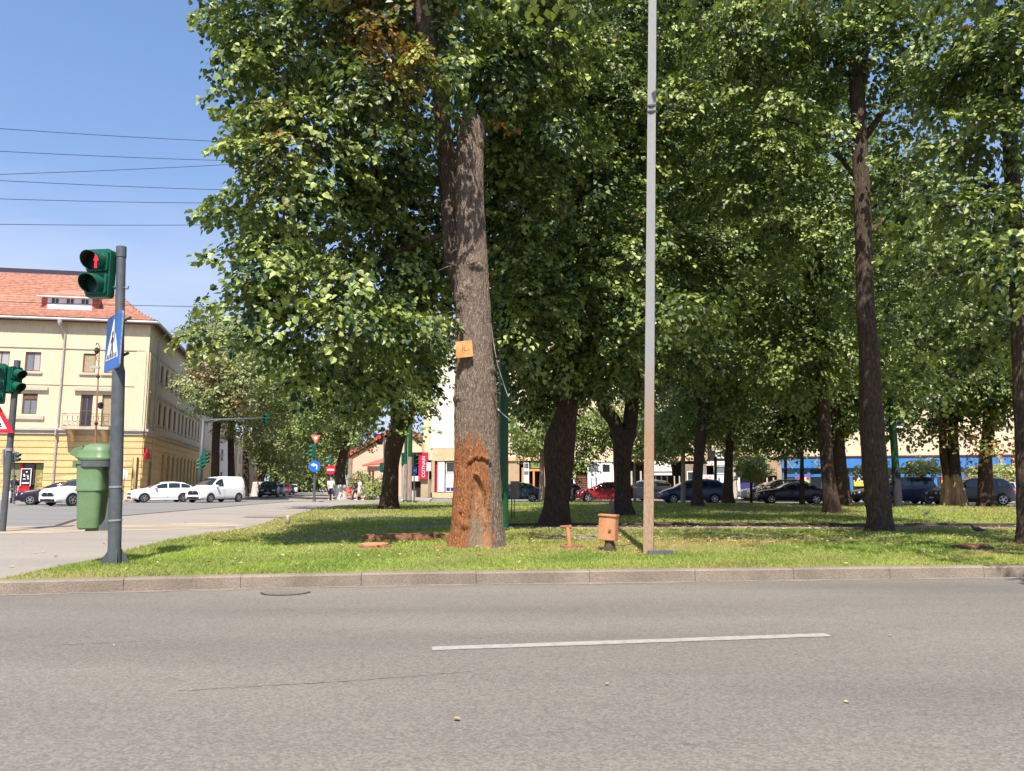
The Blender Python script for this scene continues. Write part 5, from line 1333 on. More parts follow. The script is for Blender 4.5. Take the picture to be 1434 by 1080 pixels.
# ---- long block with shops across the far side
SA, SB_ = at(566, 690, 73), at(1440, 690, 60)
dirv = (SB_ - SA); 
lf = Fac((SA.x, SA.y), ((SA + dirv * 1.25).x, (SA + dirv * 1.25).y))
LL = lf.len
def U(px): return lf.uz(px, 670)[0]
def Z(px, py): return lf.uz(px, py)[1]
sb = thing('shop_block', (SA.x, SA.y, 0), 'long cream block of flats over a row of shops across the park', 'building')
ZW = Z(620, 627) ; TOP = 15.5
wins = []
k_ = U(604) + 2.0
for fl in (6.0, 9.0, 12.0):
    uu = U(700)
    while uu < LL - 3:
        wins.append((uu, uu + 1.7, fl, fl + 1.6)); uu += 3.7
lf.wall('upper_wall', U(592), LL, 3.62, TOP, wins, .18, M['creamwall'], sb)
for w_ in wins: lf.window(w_, sb, gm=M['glassd'], frame=M['white'], cols=2, fw=.08)
mb = MB()
for u in (U(592), LL):
    mb.add([lf.pt(u, 0, 0), lf.pt(u, TOP, 0), lf.pt(u, TOP, -12), lf.pt(u, 0, -12)], [(0, 1, 2, 3)])
mb.add([lf.pt(U(592), TOP, .0), lf.pt(LL, TOP, 0), lf.pt(LL, TOP, -12), lf.pt(U(592), TOP, -12)], [(0, 1, 2, 3)])
mb.build('return_wall', M['palewall'], sb)
lf.part('white_end_wall', (U(603), U(690), Z(620, 628) + .02, TOP), .003, .12, M['palewall'], sb)
lf.part('cornice', (U(592) - .3, LL, TOP, TOP + .35), -.2, .6, M['trim'], sb)
# dark recess wall of the whole ground floor, then each front set before it
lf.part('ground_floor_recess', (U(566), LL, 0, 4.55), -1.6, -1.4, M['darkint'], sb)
def P(name, x0, y0, x1, y1, m, d0=-.05, d1=.1, parent=None, ground=False):
    u0, u1, z0, z1 = U(x0), U(x1), Z((x0 + x1) / 2, y1), Z((x0 + x1) / 2, y0)
    if ground: z0 = .1
    return lf.part(name, (u0, u1, z0, z1), d0, d1, m, parent or sb)
# left end with stone cladding
P('cladding', 606, 628, 643, 645.5, M['cladding'], 0, .14); P('cladding', 606, 690, 643, 700, M['cladding'], 0, .14, ground=True)
P('pillar', 591, 671, 604, 700, M['shutter'], 0, .3, ground=True); P('pillar', 604.5, 646, 609, 690, M['shutter'], 0, .12)
P('upper_bay', 568, 622, 594, 634, M['creamwall'], .0, .8)
P('bay_parapet', 577, 667, 590, 674, M['palewall'], 0, .9); P('planter', 580, 687, 588, 698, M['trim'], .9, 1.5, ground=False)
P('door', 609.5, 646, 612, 690, M['crimson'], -.2, -.1); P('pillar', 613, 646, 622.5, 689, M['white'], -.1, .05)
w1 = lf.window((U(624), U(644), Z(634, 662), Z(634, 647)), sb, frame=M['palewall'], gm=M['glassd'], d=-.1, cols=1)
P('shop_shutter', 624, 663, 643, 682, M['c_white'], -.1, -.02); w2 = lf.window((U(624), U(643), Z(634, 689), Z(634, 682)), sb, frame=M['white'], gm=M['purple'], d=-.1, cols=3, fw=.06)
# crimson vertical sign with white letters
u0, u1, z0, z1 = U(589), U(601.5), Z(595, 671), Z(595, 634)
vs_ = thing('vertical_shop_sign', lf.pt((u0 + u1) / 2, 0, 0), 'tall crimson vertical shop sign with white lettering at the corner of the long block', 'sign')
lf.part('board', (u0, u1, z0, z1), .42, .62, M['crimson'], vs_); lf.part('bracket', (u0 + .3, u1 - .3, (z0 + z1) / 2, (z0 + z1) / 2 + .1), .05, .42, M['steel'], vs_)
def text(s, name, parent, pos, xdir, up, size, m, ext=.01, align='CENTER', weight=0.0):
    cu = bpy.data.curves.new(name, 'FONT'); cu.body = s; cu.size = size; cu.extrude = ext; cu.align_x = align; cu.align_y = 'CENTER'; cu.offset = weight
    o = bpy.data.objects.new(name, cu); COL.objects.link(o)
    x = Vector(xdir).normalized(); y = Vector(up).normalized(); z = x.cross(y); y = z.cross(x)
    dg = bpy.context.evaluated_depsgraph_get(); me = bpy.data.meshes.new_from_object(o.evaluated_get(dg)); bpy.data.objects.remove(o)
    Mx = Matrix(((x.x, y.x, z.x, 0), (x.y, y.y, z.y, 0), (x.z, y.z, z.z, 0), (0, 0, 0, 1)))
    Mx.translation = Vector(pos) - (wloc(parent) if parent else Vector())
    me.transform(Mx); me.materials.clear(); me.materials.append(m)
    q = bpy.data.objects.new(name, me); COL.objects.link(q)
    if parent: q.parent = parent
    return q
text('COTNARI', 'lettering', vs_, lf.pt((u0 + u1) / 2 + .08, (z0 + z1) / 2 - .1, .63), (0, 0, 1), -lf.U, .46, M['c_white'], weight=.0)
mb = MB(); lf.box(mb, U(601.5), U(607), Z(604, 660), Z(604, 648), .7, .85); ab = mb.build('box', M['white'], base=lf.pt(U(604), 0, .8)); ab.name = 'wall_light_box'
tag(ab, 'small white light box on a post beside the crimson vertical sign', 'light box')
mb = MB(); mb.tube([lf.pt(U(604), .1, .78), lf.pt(U(604), Z(604, 648), .78)], .05, 6); mb.build('post', M['gutter'], ab)
# fronts right of the painted tree
P('shop_wall', 643, 646, 724, 700, M['shoptan'], -.1, 0, ground=True)
P('fascia', 643, 640, 800, 645.5, M['cladding'], 0, .16)
P('pillar', 723, 646, 727.5, 698, M['shoptan'], 0, .1, ground=True)
bn = P('notice_panel', 733.5, 648, 741, 677, M['c_white'], .0, .08); 
for (ya, yb_) in ((649, 656), (660, 665)): P('pane', 734.2, ya, 740.3, yb_, M['glassw'], .085, .095, parent=bn)
P('door_frame', 731, 655, 733, 698, M['orangewood'], .0, .12, ground=True); P('door_frame', 741.5, 657, 756, 660, M['orangewood'], .0, .12); P('door_frame', 746.5, 660.2, 749, 698, M['orangewood'], .0, .12, ground=True)
P('door_frame', 757, 650, 760, 698, M['orangewood'], .0, .12, ground=True); P('sign_board', 743, 648, 756, 656, M['olive'], .0, .1)
P('shop_wall', 760, 646, 794, 700, M['shoptan'], -.1, .0, ground=True)
P('pillar', 794, 666, 806, 690, M['white'], .0, .1); P('plinth', 794, 690.2, 806, 700, M['cladding'], .0, .12, ground=True)
dr = P('double_door', 807, 666, 822, 699, M['maroon'], -.1, .0, ground=True)
for k_ in range(8):
    for (xa, xb) in ((808.5, 813.5), (815.5, 820.5)): P('louvre', xa, 668 + k_ * 3.2, xb, 670 + k_ * 3.2, M['brownwood'], .002, .04, parent=dr)
lf.window((U(823), U(841), Z(832, 664), Z(832, 648)), sb, frame=M['white'], gm=M['glassw'], d=0, cols=1, fw=.18)
lf.window((U(841.4), U(857), Z(849, 664), Z(849, 648)), sb, frame=M['white'], gm=M['glassd'], d=0, cols=1, fw=.18)
lf.window((U(823), U(841), .3, Z(832, 664.4)), sb, frame=M['white'], gm=M['glassw'], d=0, cols=1, fw=.3)
lf.window((U(841.4), U(857), .3, Z(849, 664.4)), sb, frame=M['white'], gm=M['purple'], d=0, cols=1, fw=.2)
P('poster', 845, 668, 856, 675, M['c_white'], .08, .1); P('poster', 829, 668, 834, 690, M['c_white'], .08, .1)
P('fascia', 795, 640, 860, 647.5, M['creamwall'], .0, .12)
P('shop_wall', 857.5, 648, 866, 700, M['palewall'], -.1, 0, ground=True)
for xx in (870, 884, 897): P('post', xx, 660, xx + 2.4, 700, M['trim'], .4, .55, ground=True)
P('fascia', 861, 640, 1000, 646, M['cladding'], .0, .1)
mb = MB(); u0, u1 = U(915), U(939)
mb.prism([lf.pt(u0, Z(930, 646), .1), lf.pt(u1, Z(930, 646), .1), lf.pt(u1 + .2, Z(930, 661), 1.6), lf.pt(u0 - .2, Z(930, 661), 1.6)], (0, 0, .05)); mb.build('awning', M['awning'], sb)
mb = MB(); mb.prism([lf.pt(u0 - .2, Z(930, 662.5), 1.55), lf.pt(u1 + .2, Z(930, 662.5), 1.55), lf.pt(u1 + .2, Z(930, 666), 1.55), lf.pt(u0 - .2, Z(930, 666), 1.55)], lf.N * .05); mb.build('awning_valance', M['c_white'], sb)
for xx in (918, 926, 934, 944, 951): P('post', xx, 667, xx + 1.6, 698, M['trim'], .6, .7, ground=True)
mb = MB(); mb.tube([lf.pt(U(918), Z(918, 694), 1.2), lf.pt(U(938), Z(938, 684), 1.2), lf.pt(U(948), Z(948, 684), 1.2)], .05, 6); mb.tube([lf.pt(U(918), .1, 1.2), lf.pt(U(918), Z(918, 694), 1.2)], .04, 6); mb.tube([lf.pt(U(938), .1, 1.2), lf.pt(U(938), Z(938, 684), 1.2)], .04, 6); mb.build('handrail', M['steel'], sb)
P('shop_wall', 956, 650, 990, 700, M['woodgrey'], -.1, .0, ground=True); lf.window((U(962), U(980), 1.0, Z(970, 660)), sb, frame=M['white'], gm=M['glassd'], d=.01, cols=2)
# dark fascia with the white letters E L
fb = P('name_board', 992, 631, 1034, 644, M['darkint'], .1, .2)
text('EL', 'lettering', fb, lf.pt(U(1010), Z(1010, 637.3), .215), lf.U, (0, 0, 1), .95, M['c_white'], weight=.02)
P('shop_lintel', 990, 645, 1034, 652, M['palewall'], .0, .12); lf.window((U(1000), U(1022), Z(1010, 664), Z(1010, 652.4)), sb, frame=M['white'], gm=M['glassw'], d=.0, cols=1)
gw = P('graffiti_shutter', 984, 665, 1020, 698, M['c_white'], -.05, .05, ground=True)
for (xa, ya, xb, yb_) in ((988, 669, 992, 676), (993, 668, 996, 670), (995, 673, 998, 678), (1006, 669, 1008, 677), (1009, 676, 1014, 678)): P('graffiti', xa, ya, xb, yb_, M['orangewood'] if xa < 1000 else M['steel'], .052, .058, parent=gw)
P('shop_wall', 1022, 652, 1031, 700, M['trim'], -.05, .0, ground=True); P('post', 1032, 666, 1036, 698, M['c_white'], .0, .2, ground=True)
P('shop_fascia', 1036, 645, 1088, 666, M['shoptan'], .0, .1); P('shutter_panel', 1037, 667, 1056, 690, M['purple'], -.4, -.3)
P('shop_wall', 1058, 667, 1088, 700, M['brownwood'], -.6, -.5, ground=True); P('pillar', 1088, 644, 1095, 700, M['shoptan'], .0, .15, ground=True)
for xx in (1073, 1082): P('post', xx, 669, xx + 2, 676, M['trim'], .0, .1)
# blue shop front
P('fascia_line', 1095, 638, 1440, 640, M['maroon'], .0, .3)
bs = P('blue_fascia', 1095, 640.2, 1416, 655, M['blueframe'], .0, .22)
xs = [1096, 1115, 1133, 1152, 1172, 1192, 1212, 1231, 1250, 1270, 1290, 1310, 1330, 1348, 1366, 1384, 1402, 1416]
for xa, xb in zip(xs, xs[1:]):
    for (ya, yb_) in ((655.3, 666), (666.2, 698)):
        z0 = .25 if yb_ == 698 else Z((xa + xb) / 2, yb_)
        lf.window((U(xa), U(xb), z0, Z((xa + xb) / 2, ya)), sb, frame=M['blueframe'], gm=M['glassd'], d=-.1, cols=1, fw=.11)
for xa in (1117, 1195, 1271, 1318, 1353, 1396):
    pr_ = P('poster', xa, 668, xa + 16, 681, M['yellow'], .0, .04)
    P('poster_band', xa, 667, xa + 5, 672, M['posterred'], .042, .055, parent=pr_); P('poster_band', xa + 12, 667, xa + 16, 672, M['posterred'], .042, .055, parent=pr_); P('poster_text', xa + 5, 669, xa + 12, 675, M['c_white'], .042, .055, parent=pr_)
for xa in (1104, 1142, 1213, 1296): # white diamonds sketched on the fascia
    u_, z_ = U(xa + 6), Z(xa + 6, 648); mb = MB()
    dpts = [lf.pt(u_ - .35, z_, .235), lf.pt(u_, z_ + .5, .235), lf.pt(u_ + .35, z_, .235), lf.pt(u_, z_ - .5, .235), lf.pt(u_ - .35, z_, .235)]
    mb.tube(dpts, .025, 4); mb.build('diamond_outline', M['yellow'], bs)
P('shop_fascia', 1417, 640.2, 1500, 656, M['maroon'], .0, .2); P('pillar', 1416.5, 656.5, 1421, 700, M['trim'], .0, .2, ground=True)
P('plinth', 1095, 697, 1416, 701, M['trim'], -.05, .12)
# ================================================================ STREET FURNITURE
def plate(mb, c, n, up, w, h, th, dz=0):
    """rectangular plate facing n"""
    n = Vector(n).normalized(); s = Vector(up).cross(n).normalized(); u = n.cross(s)
    c = Vector(c); P_ = [c + s * (w / 2 * a) + u * (h / 2 * b) for a, b in ((-1, -1), (1, -1), (1, 1), (-1, 1))]
    mb.prism([p + n * dz for p in P_], n * th)
def frame(n):
    n = Vector(n).normalized(); s = Vector((0, 0, 1)).cross(n).normalized(); return n, s, n.cross(s)
def poly_on(mb, c, n, pts, th, dz):
    n, s, u = frame(n); c = Vector(c)
    mb.prism([c + s * x + u * y + n * dz for x, y in pts], n * th)
def circle_pts(r, k=28): return [(r * math.cos(2 * math.pi * i / k), r * math.sin(2 * math.pi * i / k)) for i in range(k)]
def rrect(w, h, r, k=5):
    o = []
    for cx_, cy_, a0 in ((w / 2 - r, h / 2 - r, 0), (-w / 2 + r, h / 2 - r, 90), (-w / 2 + r, -h / 2 + r, 180), (w / 2 - r, -h / 2 + r, 270)):
        for i in range(k + 1):
            a = math.radians(a0 + 90 * i / k); o.append((cx_ + r * math.cos(a), cy_ + r * math.sin(a)))
    return o
def signal_head(name, c, n, parent, lens, dia=.2, gap=.30, lit=None, hm=None, vis=.26, label=None, detail=True):
    """lens lamps stacked from the top; c = centre of the housing back, n = facing"""
    n, s, u = frame(n); c = Vector(c); k = len(lens); H = gap * k + .04; W = dia + .1; hm = hm or M['siggreen']
    mb = MB(); mb.prism([c + s * x + u * y for x, y in rrect(W, H, .05)], n * .13)
    for i in range(k):
        cc_ = c + u * ((k - 1) / 2 - i) * gap
        mb.prism([cc_ + s * x + u * y + n * .128 for x, y in rrect(W - .03, gap - .03, .04)], n * .045)
    hd = mb.build(name, hm, parent, smooth=False)
    for i in range(k):
        cc_ = c + u * ((k - 1) / 2 - i) * gap + n * .175
        ln_ = MB(); ln_.prism([cc_ + s * x + u * y for x, y in circle_pts(dia / 2, 20)], n * .012); ln_.build('lens', lens[i], hd)
        # visor: open below-front, longer on top
        vo = MB(); kk = 22; r_ = dia / 2 + .015; vs, fs = [], []
        for j in range(kk + 1):
            a = math.radians(-62 + (304) * j / kk)
            top = .5 + .5 * math.sin(a)
            L = vis * (.35 + .65 * top); dr = -.05
            for rr_, t_ in ((r_, 0), (r_ * (1 + .02 * top), L), (r_ * (1 + .02 * top) - .008, L), (r_ - .008, 0)):
                vs.append(cc_ + s * (rr_ * math.cos(a)) + u * (rr_ * math.sin(a) + (dr * t_ / vis if t_ else 0)) + n * t_)
        for j in range(kk):
            for q in range(3): fs.append((j * 4 + q, (j + 1) * 4 + q, (j + 1) * 4 + q + 1, j * 4 + q + 1)); vo.m
        vo.add(vs, fs); vo.m = [1 if (i_ % 3) == 2 else 0 for i_ in range(len(fs))]
        vo.build('visor', [hm, M['sigin']], hd, smooth=True, auto=40)
    return hd
def ped_man(mb, c, n, h, th=.006, walk=False):
    """little standing or walking man on a lens or sign"""
    poly_on(mb, c, n, [(x, y + h * .40) for x, y in circle_pts(h * .10, 10)], th, 0)
    if walk:
        for pts in ([(-.07, .3), (.09, .26), (.07, -.05), (-.06, -.05)], [(-.06, -.04), (.02, -.04), (-.10, -.5), (-.2, -.5)], [(.0, -.04), (.08, -.04), (.22, -.45), (.14, -.5)], [(-.06, .28), (-.02, .2), (-.2, .0), (-.25, .05)], [(.07, .26), (.1, .2), (.25, .05), (.22, .0)]):
            poly_on(mb, c, n, [(x * h, y * h) for x, y in pts], th, 0)
    else:
        for pts in ([(-.09, .29), (.09, .29), (.07, -.06), (-.07, -.06)], [(-.07, -.05), (-.005, -.05), (-.02, -.5), (-.07, -.5)], [(.005, -.05), (.07, -.05), (.07, -.5), (.02, -.5)], [(-.09, .28), (-.16, .0), (-.12, .0), (-.07, .2)], [(.09, .28), (.16, .0), (.12, .0), (.07, .2)]):
            poly_on(mb, c, n, [(x * h, y * h) for x, y in pts], th, 0)

# ---- the near post: pedestrian signal, crossing sign and litter bin
PB = gnd(160, 790, LZ); PT = at(170, 346, PB.y + .02)
s0 = ppm(PB.y, 1)
def onpost(t): return PB.lerp(PT, t)
def tz_(z): return (z - PB.z) / (PT.z - PB.z)
post = thing('signal_post', PB, 'dark grey steel post standing at the tip of the grass, holding the crossing sign', 'post')
mb = MB(); r1 = 8.6 / s0
zj = at(165, 520, PB.y).z
mb.tube([PB - Vector((0, 0, .04)), onpost(tz_(zj))], r1, 24); mb.build('lower_tube', M['steel'], post, smooth=True, auto=40)
mb = MB(); mb.tube([onpost(tz_(zj)), onpost(tz_(zj) + .02), onpost(.985)], [r1, 6.6 / s0, 6.2 / s0], 24); mb.build('upper_tube', M['steel'], post, smooth=True, auto=40)
mb = MB(); mb.tube([onpost(.965), onpost(1.0)], 7.0 / s0, 24); mb.build('cap', M['steel'], post, smooth=True, auto=40)
for a in (35, 125, 215, 305):
    d = Vector((math.cos(math.radians(a)), math.sin(math.radians(a)), 0)); n_ = Vector((-d.y, d.x, 0))
    mb = MB(); mb.prism([PB + d * r1 * .9 + n_ * -.004, PB + d * (r1 + .11) + n_ * -.004, PB + d * r1 * .9 + Vector((0, 0, .2)) + n_ * -.004], n_ * .008); mb.build('base_fin', M['steel'], post)
for zz in (1.14, .70): 
    mb = MB(); mb.tube([onpost(tz_(zz - .012)), onpost(tz_(zz + .012))], (r1 if zz < 4 else 6.6 / s0) + .006, 20); mb.build('clamp_band', M['galv'], post)
# pedestrian signal head
nf = Vector((-.12, -.99, -.0))
hc = at(146, 386, PB.y + .05); hk = 68 / s0
ped = thing('pedestrian_signal', (hc.x, hc.y, hc.z), 'green two-lamp pedestrian signal showing the red man on top of the near post', 'traffic light')
hd = signal_head('housing', hc, nf, ped, [M['lens_off'], M['lens_off']], dia=.245, gap=hk / 2.02, vis=.22)
n_, s_, u_ = frame(nf)
mb = MB(); ped_man(mb, hc + u_ * hk / 4.04 + n_ * .19, nf, .21); mb.build('red_man', M['lamp_red'], hd)
mb = MB()
for yy in (356, 403): mb.tube([at(157, yy, PB.y + .02), at(168, yy, PB.y + .02)], .022, 8)
mb.tube([at(172, 403, PB.y), at(179, 405, PB.y - .02), at(180, 401, PB.y - .02)], .010, 6)
mb.build('bracket', M['steel'], ped)
# crossing sign
nS = Vector((-.745, -.667, 0)); n_, s_, u_ = frame(nS)
sc_ = at(161, 478, PB.y - .0) + n_ * .0; sc_ = Vector((PB.x, PB.y, sc_.z)) + Vector((-.17, .12, 0)) + n_ * .11
cs = thing('crossing_sign', (sc_.x, sc_.y, sc_.z), 'blue square crossing sign with a white triangle and walking figure, on the near post', 'road sign')
sw, shh = .74, 82 / s0
mb = MB(); poly_on(mb, sc_, nS, rrect(sw, shh, .05), .02, -.02); mb.build('backing', M['galv'], cs)
mb = MB(); poly_on(mb, sc_, nS, rrect(sw - .01, shh - .01, .05), .004, 0.0); mb.build('blue_face', M['blue'], cs)
tri = [(-.30, -.24), (.30, -.24), (.0, .32)]
mb = MB(); poly_on(mb, sc_, nS, tri, .003, .0045); tr_ = mb.build('white_triangle', M['c_white'], cs)
mb = MB(); ped_man(mb, sc_ + u_ * -.02 + n_ * .009, nS, .34, .003, True)
for k_ in range(6): x = -.24 + k_ * .088; poly_on(mb, sc_, nS, [(x, -.225), (x + .05, -.225), (x + .045 + (.012 if k_ < 3 else -.012), -.17), (x + .01 + (.012 if k_ < 3 else -.012), -.17)], .003, .0078)
mb.build('walking_figure', M['signblack'], tr_)
mb = MB(); 
for q in (.25, -.25): mb.tube([sc_ + u_ * q - n_ * .02, Vector((PB.x, PB.y, sc_.z + q)) + (PT - PB) * 0.02], .02, 6)
mb.build('clamp', M['steel'], cs)
# litter bin
BX = at(128, 690, PB.y).x
bc = Vector((BX, PB.y + .05, 0))
zt = at(120, 646, PB.y).z; zb_ = at(120, 741, PB.y).z
bn = thing('litter_bin', (bc.x, bc.y, zb_), 'green plastic litter bin with a domed lid hung on the near post', 'bin')
def ringpoly(w, d, r, z, c=bc, k=6): return [Vector((c.x + x, c.y + y, z)) for x, y in rrect(w, d, r, k)]
def loft(rings, cap=True):
    mb = MB(); k = len(rings[0]); vs = [p for r in rings for p in r]; fs = []
    for i in range(len(rings) - 1):
        for j in range(k): j2 = (j + 1) % k; fs.append((i * k + j, i * k + j2, (i + 1) * k + j2, (i + 1) * k + j))
    if cap: fs += [tuple(range(k - 1, -1, -1)), tuple((len(rings) - 1) * k + j for j in range(k))]
    mb.add(vs, fs); return mb
def off(dx): return Vector((bc.x + dx, bc.y, 0))
wt, wb = 36.5 / s0, 30 / s0
Rg = []
for t, w, dx in ((0, wb - .03, 0), (.02, wb, 0), (.55, wb + .035, -.005), (.56, wb + .06, -.008), (.575, wb + .065, -.008), (.60, wb + .05, -.008), (.95, wt, -.012), (.955, wt + .03, -.012), (1.0, wt + .035, -.012)):
    Rg.append(ringpoly(w, w * .95, .07, zb_ + (zt - zb_) * t, off(dx)))
loft(Rg).build('bin_body', M['binmat'], bn, smooth=True, auto=35)
mb = MB(); mb.prism([p + Vector((0, 0, 0)) for p in ringpoly(.10, wt * .7, .03, zb_ + (zt - zb_) * .90, off(-wt / 2 - .03))], (0, 0, (zt - zb_) * .1)); mb.build('pocket', M['binmat'], bn)
# lid dome, nose to the left
zl0, zl1 = at(120, 645, PB.y).z, at(120, 621, PB.y).z
Rg = []; wl_ = 44 / s0
for t, f in ((0, .98), (.08, 1.02), (.18, 1.0), (.22, .96), (.5, .93), (.72, .84), (.88, .66), (.97, .42), (1.0, .15)):
    Rg.append([Vector((bc.x + .02 + (x * f - (.05 if x < 0 and .1 < t < .75 else 0)), bc.y + y * f, zl0 + (zl1 - zl0) * t)) for x, y in rrect(wl_, wl_ * .9, .13, 6)])
loft(Rg).build('lid', M['binmat'], bn, smooth=True, auto=50)
mb = MB(); mb.prism([Vector((bc.x - wl_ / 2 + dx, bc.y - .17, z)) for dx, z in ((.08, zl0 + .02), (-.04, zl0 + .07), (-.055, zl0 + .10), (.0, zl0 + .16), (.12, zl0 + .19))], (0, .34, 0)); mb.build('lid_nose', M['binmat'], bn, smooth=True, auto=30)
mb = MB(); loft([ringpoly(wl_ - .02, wl_ * .9, .12, zl0 - .085, off(.04)), ringpoly(wl_ + .0, wl_ * .92, .12, zl0 - .005, off(.035))]).build('collar', M['grey'], bn, smooth=True, auto=35)
# grey bracket: strut down the post side ending in a cradle
xr_ = PB.x - r1 - .0
prof = [(xr_, zl0 - .03), (xr_, at(0, 743, PB.y).z), (xr_ - .33, at(0, 744, PB.y).z), (xr_ - .31, at(0, 738, PB.y).z), (xr_ - .12, at(0, 735, PB.y).z), (xr_ - .07, at(0, 726, PB.y).z), (xr_ - .05, at(0, 700, PB.y).z), (xr_ - .02, at(0, 676, PB.y).z), (xr_ - .07, at(0, 662, PB.y).z), (xr_ - .09, zl0 - .03)]
mb = MB(); mb.prism([Vector((x, bc.y - .07, z)) for x, z in prof], (0, .14, 0)); mb.build('bracket', M['grey'], bn)

# ---- square lamp pole, rusty below
LB = gnd(908, 775, LZ); LT = at(914, 0, LB.y)
LT = LB + (LT - LB) * 1.18
lp = thing('lamp_pole', LB, 'tall square galvanised pole, rust-stained near the ground, rising out of the picture', 'lamp post')
mb = MB(); s1 = ppm(LB.y, 1)
mb.tube([LB - Vector((0, 0, .05)), LB + (LT - LB) * .5, LT], [9.6 / s1, 8.7 / s1, 8.0 / s1], 4, ref=(0, 1, 0), phase=math.radians(45 + 14)); mb.build('shaft', M['polerust'], lp)
for yy in (152, 160): 
    q = LB.lerp(LT, (at(912, yy, LB.y).z - LB.z) / (LT.z - LB.z)); mb = MB(); mb.tube([q, q + Vector((0, 0, .03))], .098, 12); mb.build('strap', M['steel'], lp)
a_ = at(905, 158, LB.y)
mb = MB(); mb.tube([LT - Vector((0, 0, .1)), LT + Vector((0, .8, .25)), LT + Vector((0, 1.8, .3))], [.05, .04, .035], 8); mb.build('arm', M['galv'], lp)
mb = MB(); mb.lathe(LT + Vector((0, 1.8, .22)), [(.05, .12), (.16, .05), (.14, -.02), (.02, -.04)], 12); mb.build('lantern', M['grey'], lp)
wc = MB(); wc.tube([at(914, 156, LB.y), at(970, 118, 13.0), at(1048, 60, 15.0)], .006, 4)
tag(wc.build('guy_wire', M['wire'], base=at(914, 156, LB.y)), 'thin guy wire running from the square pole up into the leaves', 'wire')
# cover slab beside the pole
c = gnd(925, 777, LZ)
mb = MB(); mb.box((c.x, c.y, LZ + .03), (.36, .2, .06), rz=-.1)
cv = mb.build('cable_cover', M['grey'], base=(c.x, c.y, LZ)); tag(cv, 'dark slab cover lying at the foot of the square pole', 'cover')
# ---- leaning orange meter box on a stub
c = gnd(854, 772, LZ)
mbx = thing('meter_box', c, 'weathered orange metal box on a short dark stub in the grass', 'utility box')
s_ = ppm(c.y, .6); mb = MB(); mb.tube([c - Vector((0, 0, .03)), c + Vector((0, 0, .12)), c + Vector((0, 0, .27))], [.11, .075, .085], 10); mb.build('stub', M['mud'], mbx)
bw, bh = 24 / s_, 34 / s_; zb2 = at(854, 757, c.y).z; Rt = Matrix.Rotation(math.radians(-24), 3, 'Z') @ Matrix.Rotation(math.radians(3), 3, 'Y')
cb = Vector((c.x - .015, c.y, zb2 + bh / 2))
mb = MB(); mb.box(cb, (bw, .17, bh), R=Rt); bo = mb.build('box_body', M['orangebox'], mbx)
mb = MB(); mb.box(cb + Rt @ Vector((0, -.09, -.01)), (bw - .02, .012, bh - .05), R=Rt); dr_ = mb.build('door', M['orangebox'], mbx)
mb = MB(); mb.lathe(cb + Rt @ Vector((.05, -.095, -.03)), [(.022, 0), (.022, .02), (.01, .025)], 10, axis=Rt @ Vector((0, -1, 0))); mb.build('lock', M['rust'], dr_)
mb = MB(); mb.box(cb + Rt @ Vector((0, -.01, bh / 2 + .01)), (bw + .02, .2, .022), R=Rt); mb.build('lid', M['orangebox'], mbx)
mb = MB(); mb.tube([c + Vector((.05, -.02, .1)), c + Vector((.2, -.05, .09)), c + Vector((.36, -.02, .12))], .006, 5); mb.build('cable', M['black'], mbx)  # black tube stands in for the shadow stripe beside the box
# ---- rusty T pipe on a disc
c = gnd(800, 767, LZ)
tp = thing('vent_pipe', c, 'short rusty T-shaped pipe standing on a round plate in the grass', 'pipe')
mb = MB(); mb.lathe(c - Vector((0, 0, .0)), [(.19, 0), (.19, .035), (.17, .045), (0.0, .045)], 24); mb.build('base_plate', M['rust'], tp)
mb = MB(); mb.tube([c + Vector((-.03, -.05, 0)), c + Vector((-.06, -.06, .34))], .038, 12); mb.build('stem', M['orangebox'], tp, smooth=True, auto=40)
mb = MB(); mb.tube([c + Vector((-.19, -.06, .345)), c + Vector((-.0, -.06, .345))], [.022, .035], 10); mb.build('cross_pipe', M['rust'], tp, smooth=True, auto=40)
# ---- manhole lids in the grass
for (px, py, r_, m_, lab) in ((525, 766, .235, 'orangebox', 'round rusty manhole lid raised in the grass left of the painted tree'), (1362, 768, .26, 'mud', 'dark round manhole lid in the shade at the right edge of the lawn')):
    c = gnd(px, py, LZ); t = thing('lawn_manhole', c, lab, 'manhole')
    mb = MB(); mb.lathe(c, [(r_ + .05, -.02), (r_ + .04, .03), (r_ + .0, .035), (0, .035)], 26); mb.build('collar', M['mud'] if m_ == 'mud' else M['rust'], t)
    mb = MB(); mb.lathe(c + Vector((0, 0, .036)), [(r_ - .005, 0), (r_ - .005, .02), (r_ - .03, .03), (0, .03)], 26); mb.build('cover', M['rust' if m_ == 'mud' else m_], t, smooth=True, auto=30)
# ---- long rusty beam
a_, b_ = gnd(508, 757, LZ), gnd(632, 756, LZ)
bm = MB(); R1 = MB(); N_ = 22; prof = []
rs = random.Random(3)
for i in range(N_ + 1):
    p = a_.lerp(b_, i / N_); h = .13 + rs.uniform(-.008, .008); z0 = LZ - .02
    if i == 0: h *= .6
    prof.append([Vector((p.x, p.y + .11 * k, z0 + zz)) for k, zz in ((-1, 0), (-1, h), (1, h + .01), (1, 0))])
bm = loft(prof); o = bm.build('fallen_beam', M['rust'], base=a_); tag(o, 'long dark rusty beam lying in the shaded grass behind the painted tree', 'beam')
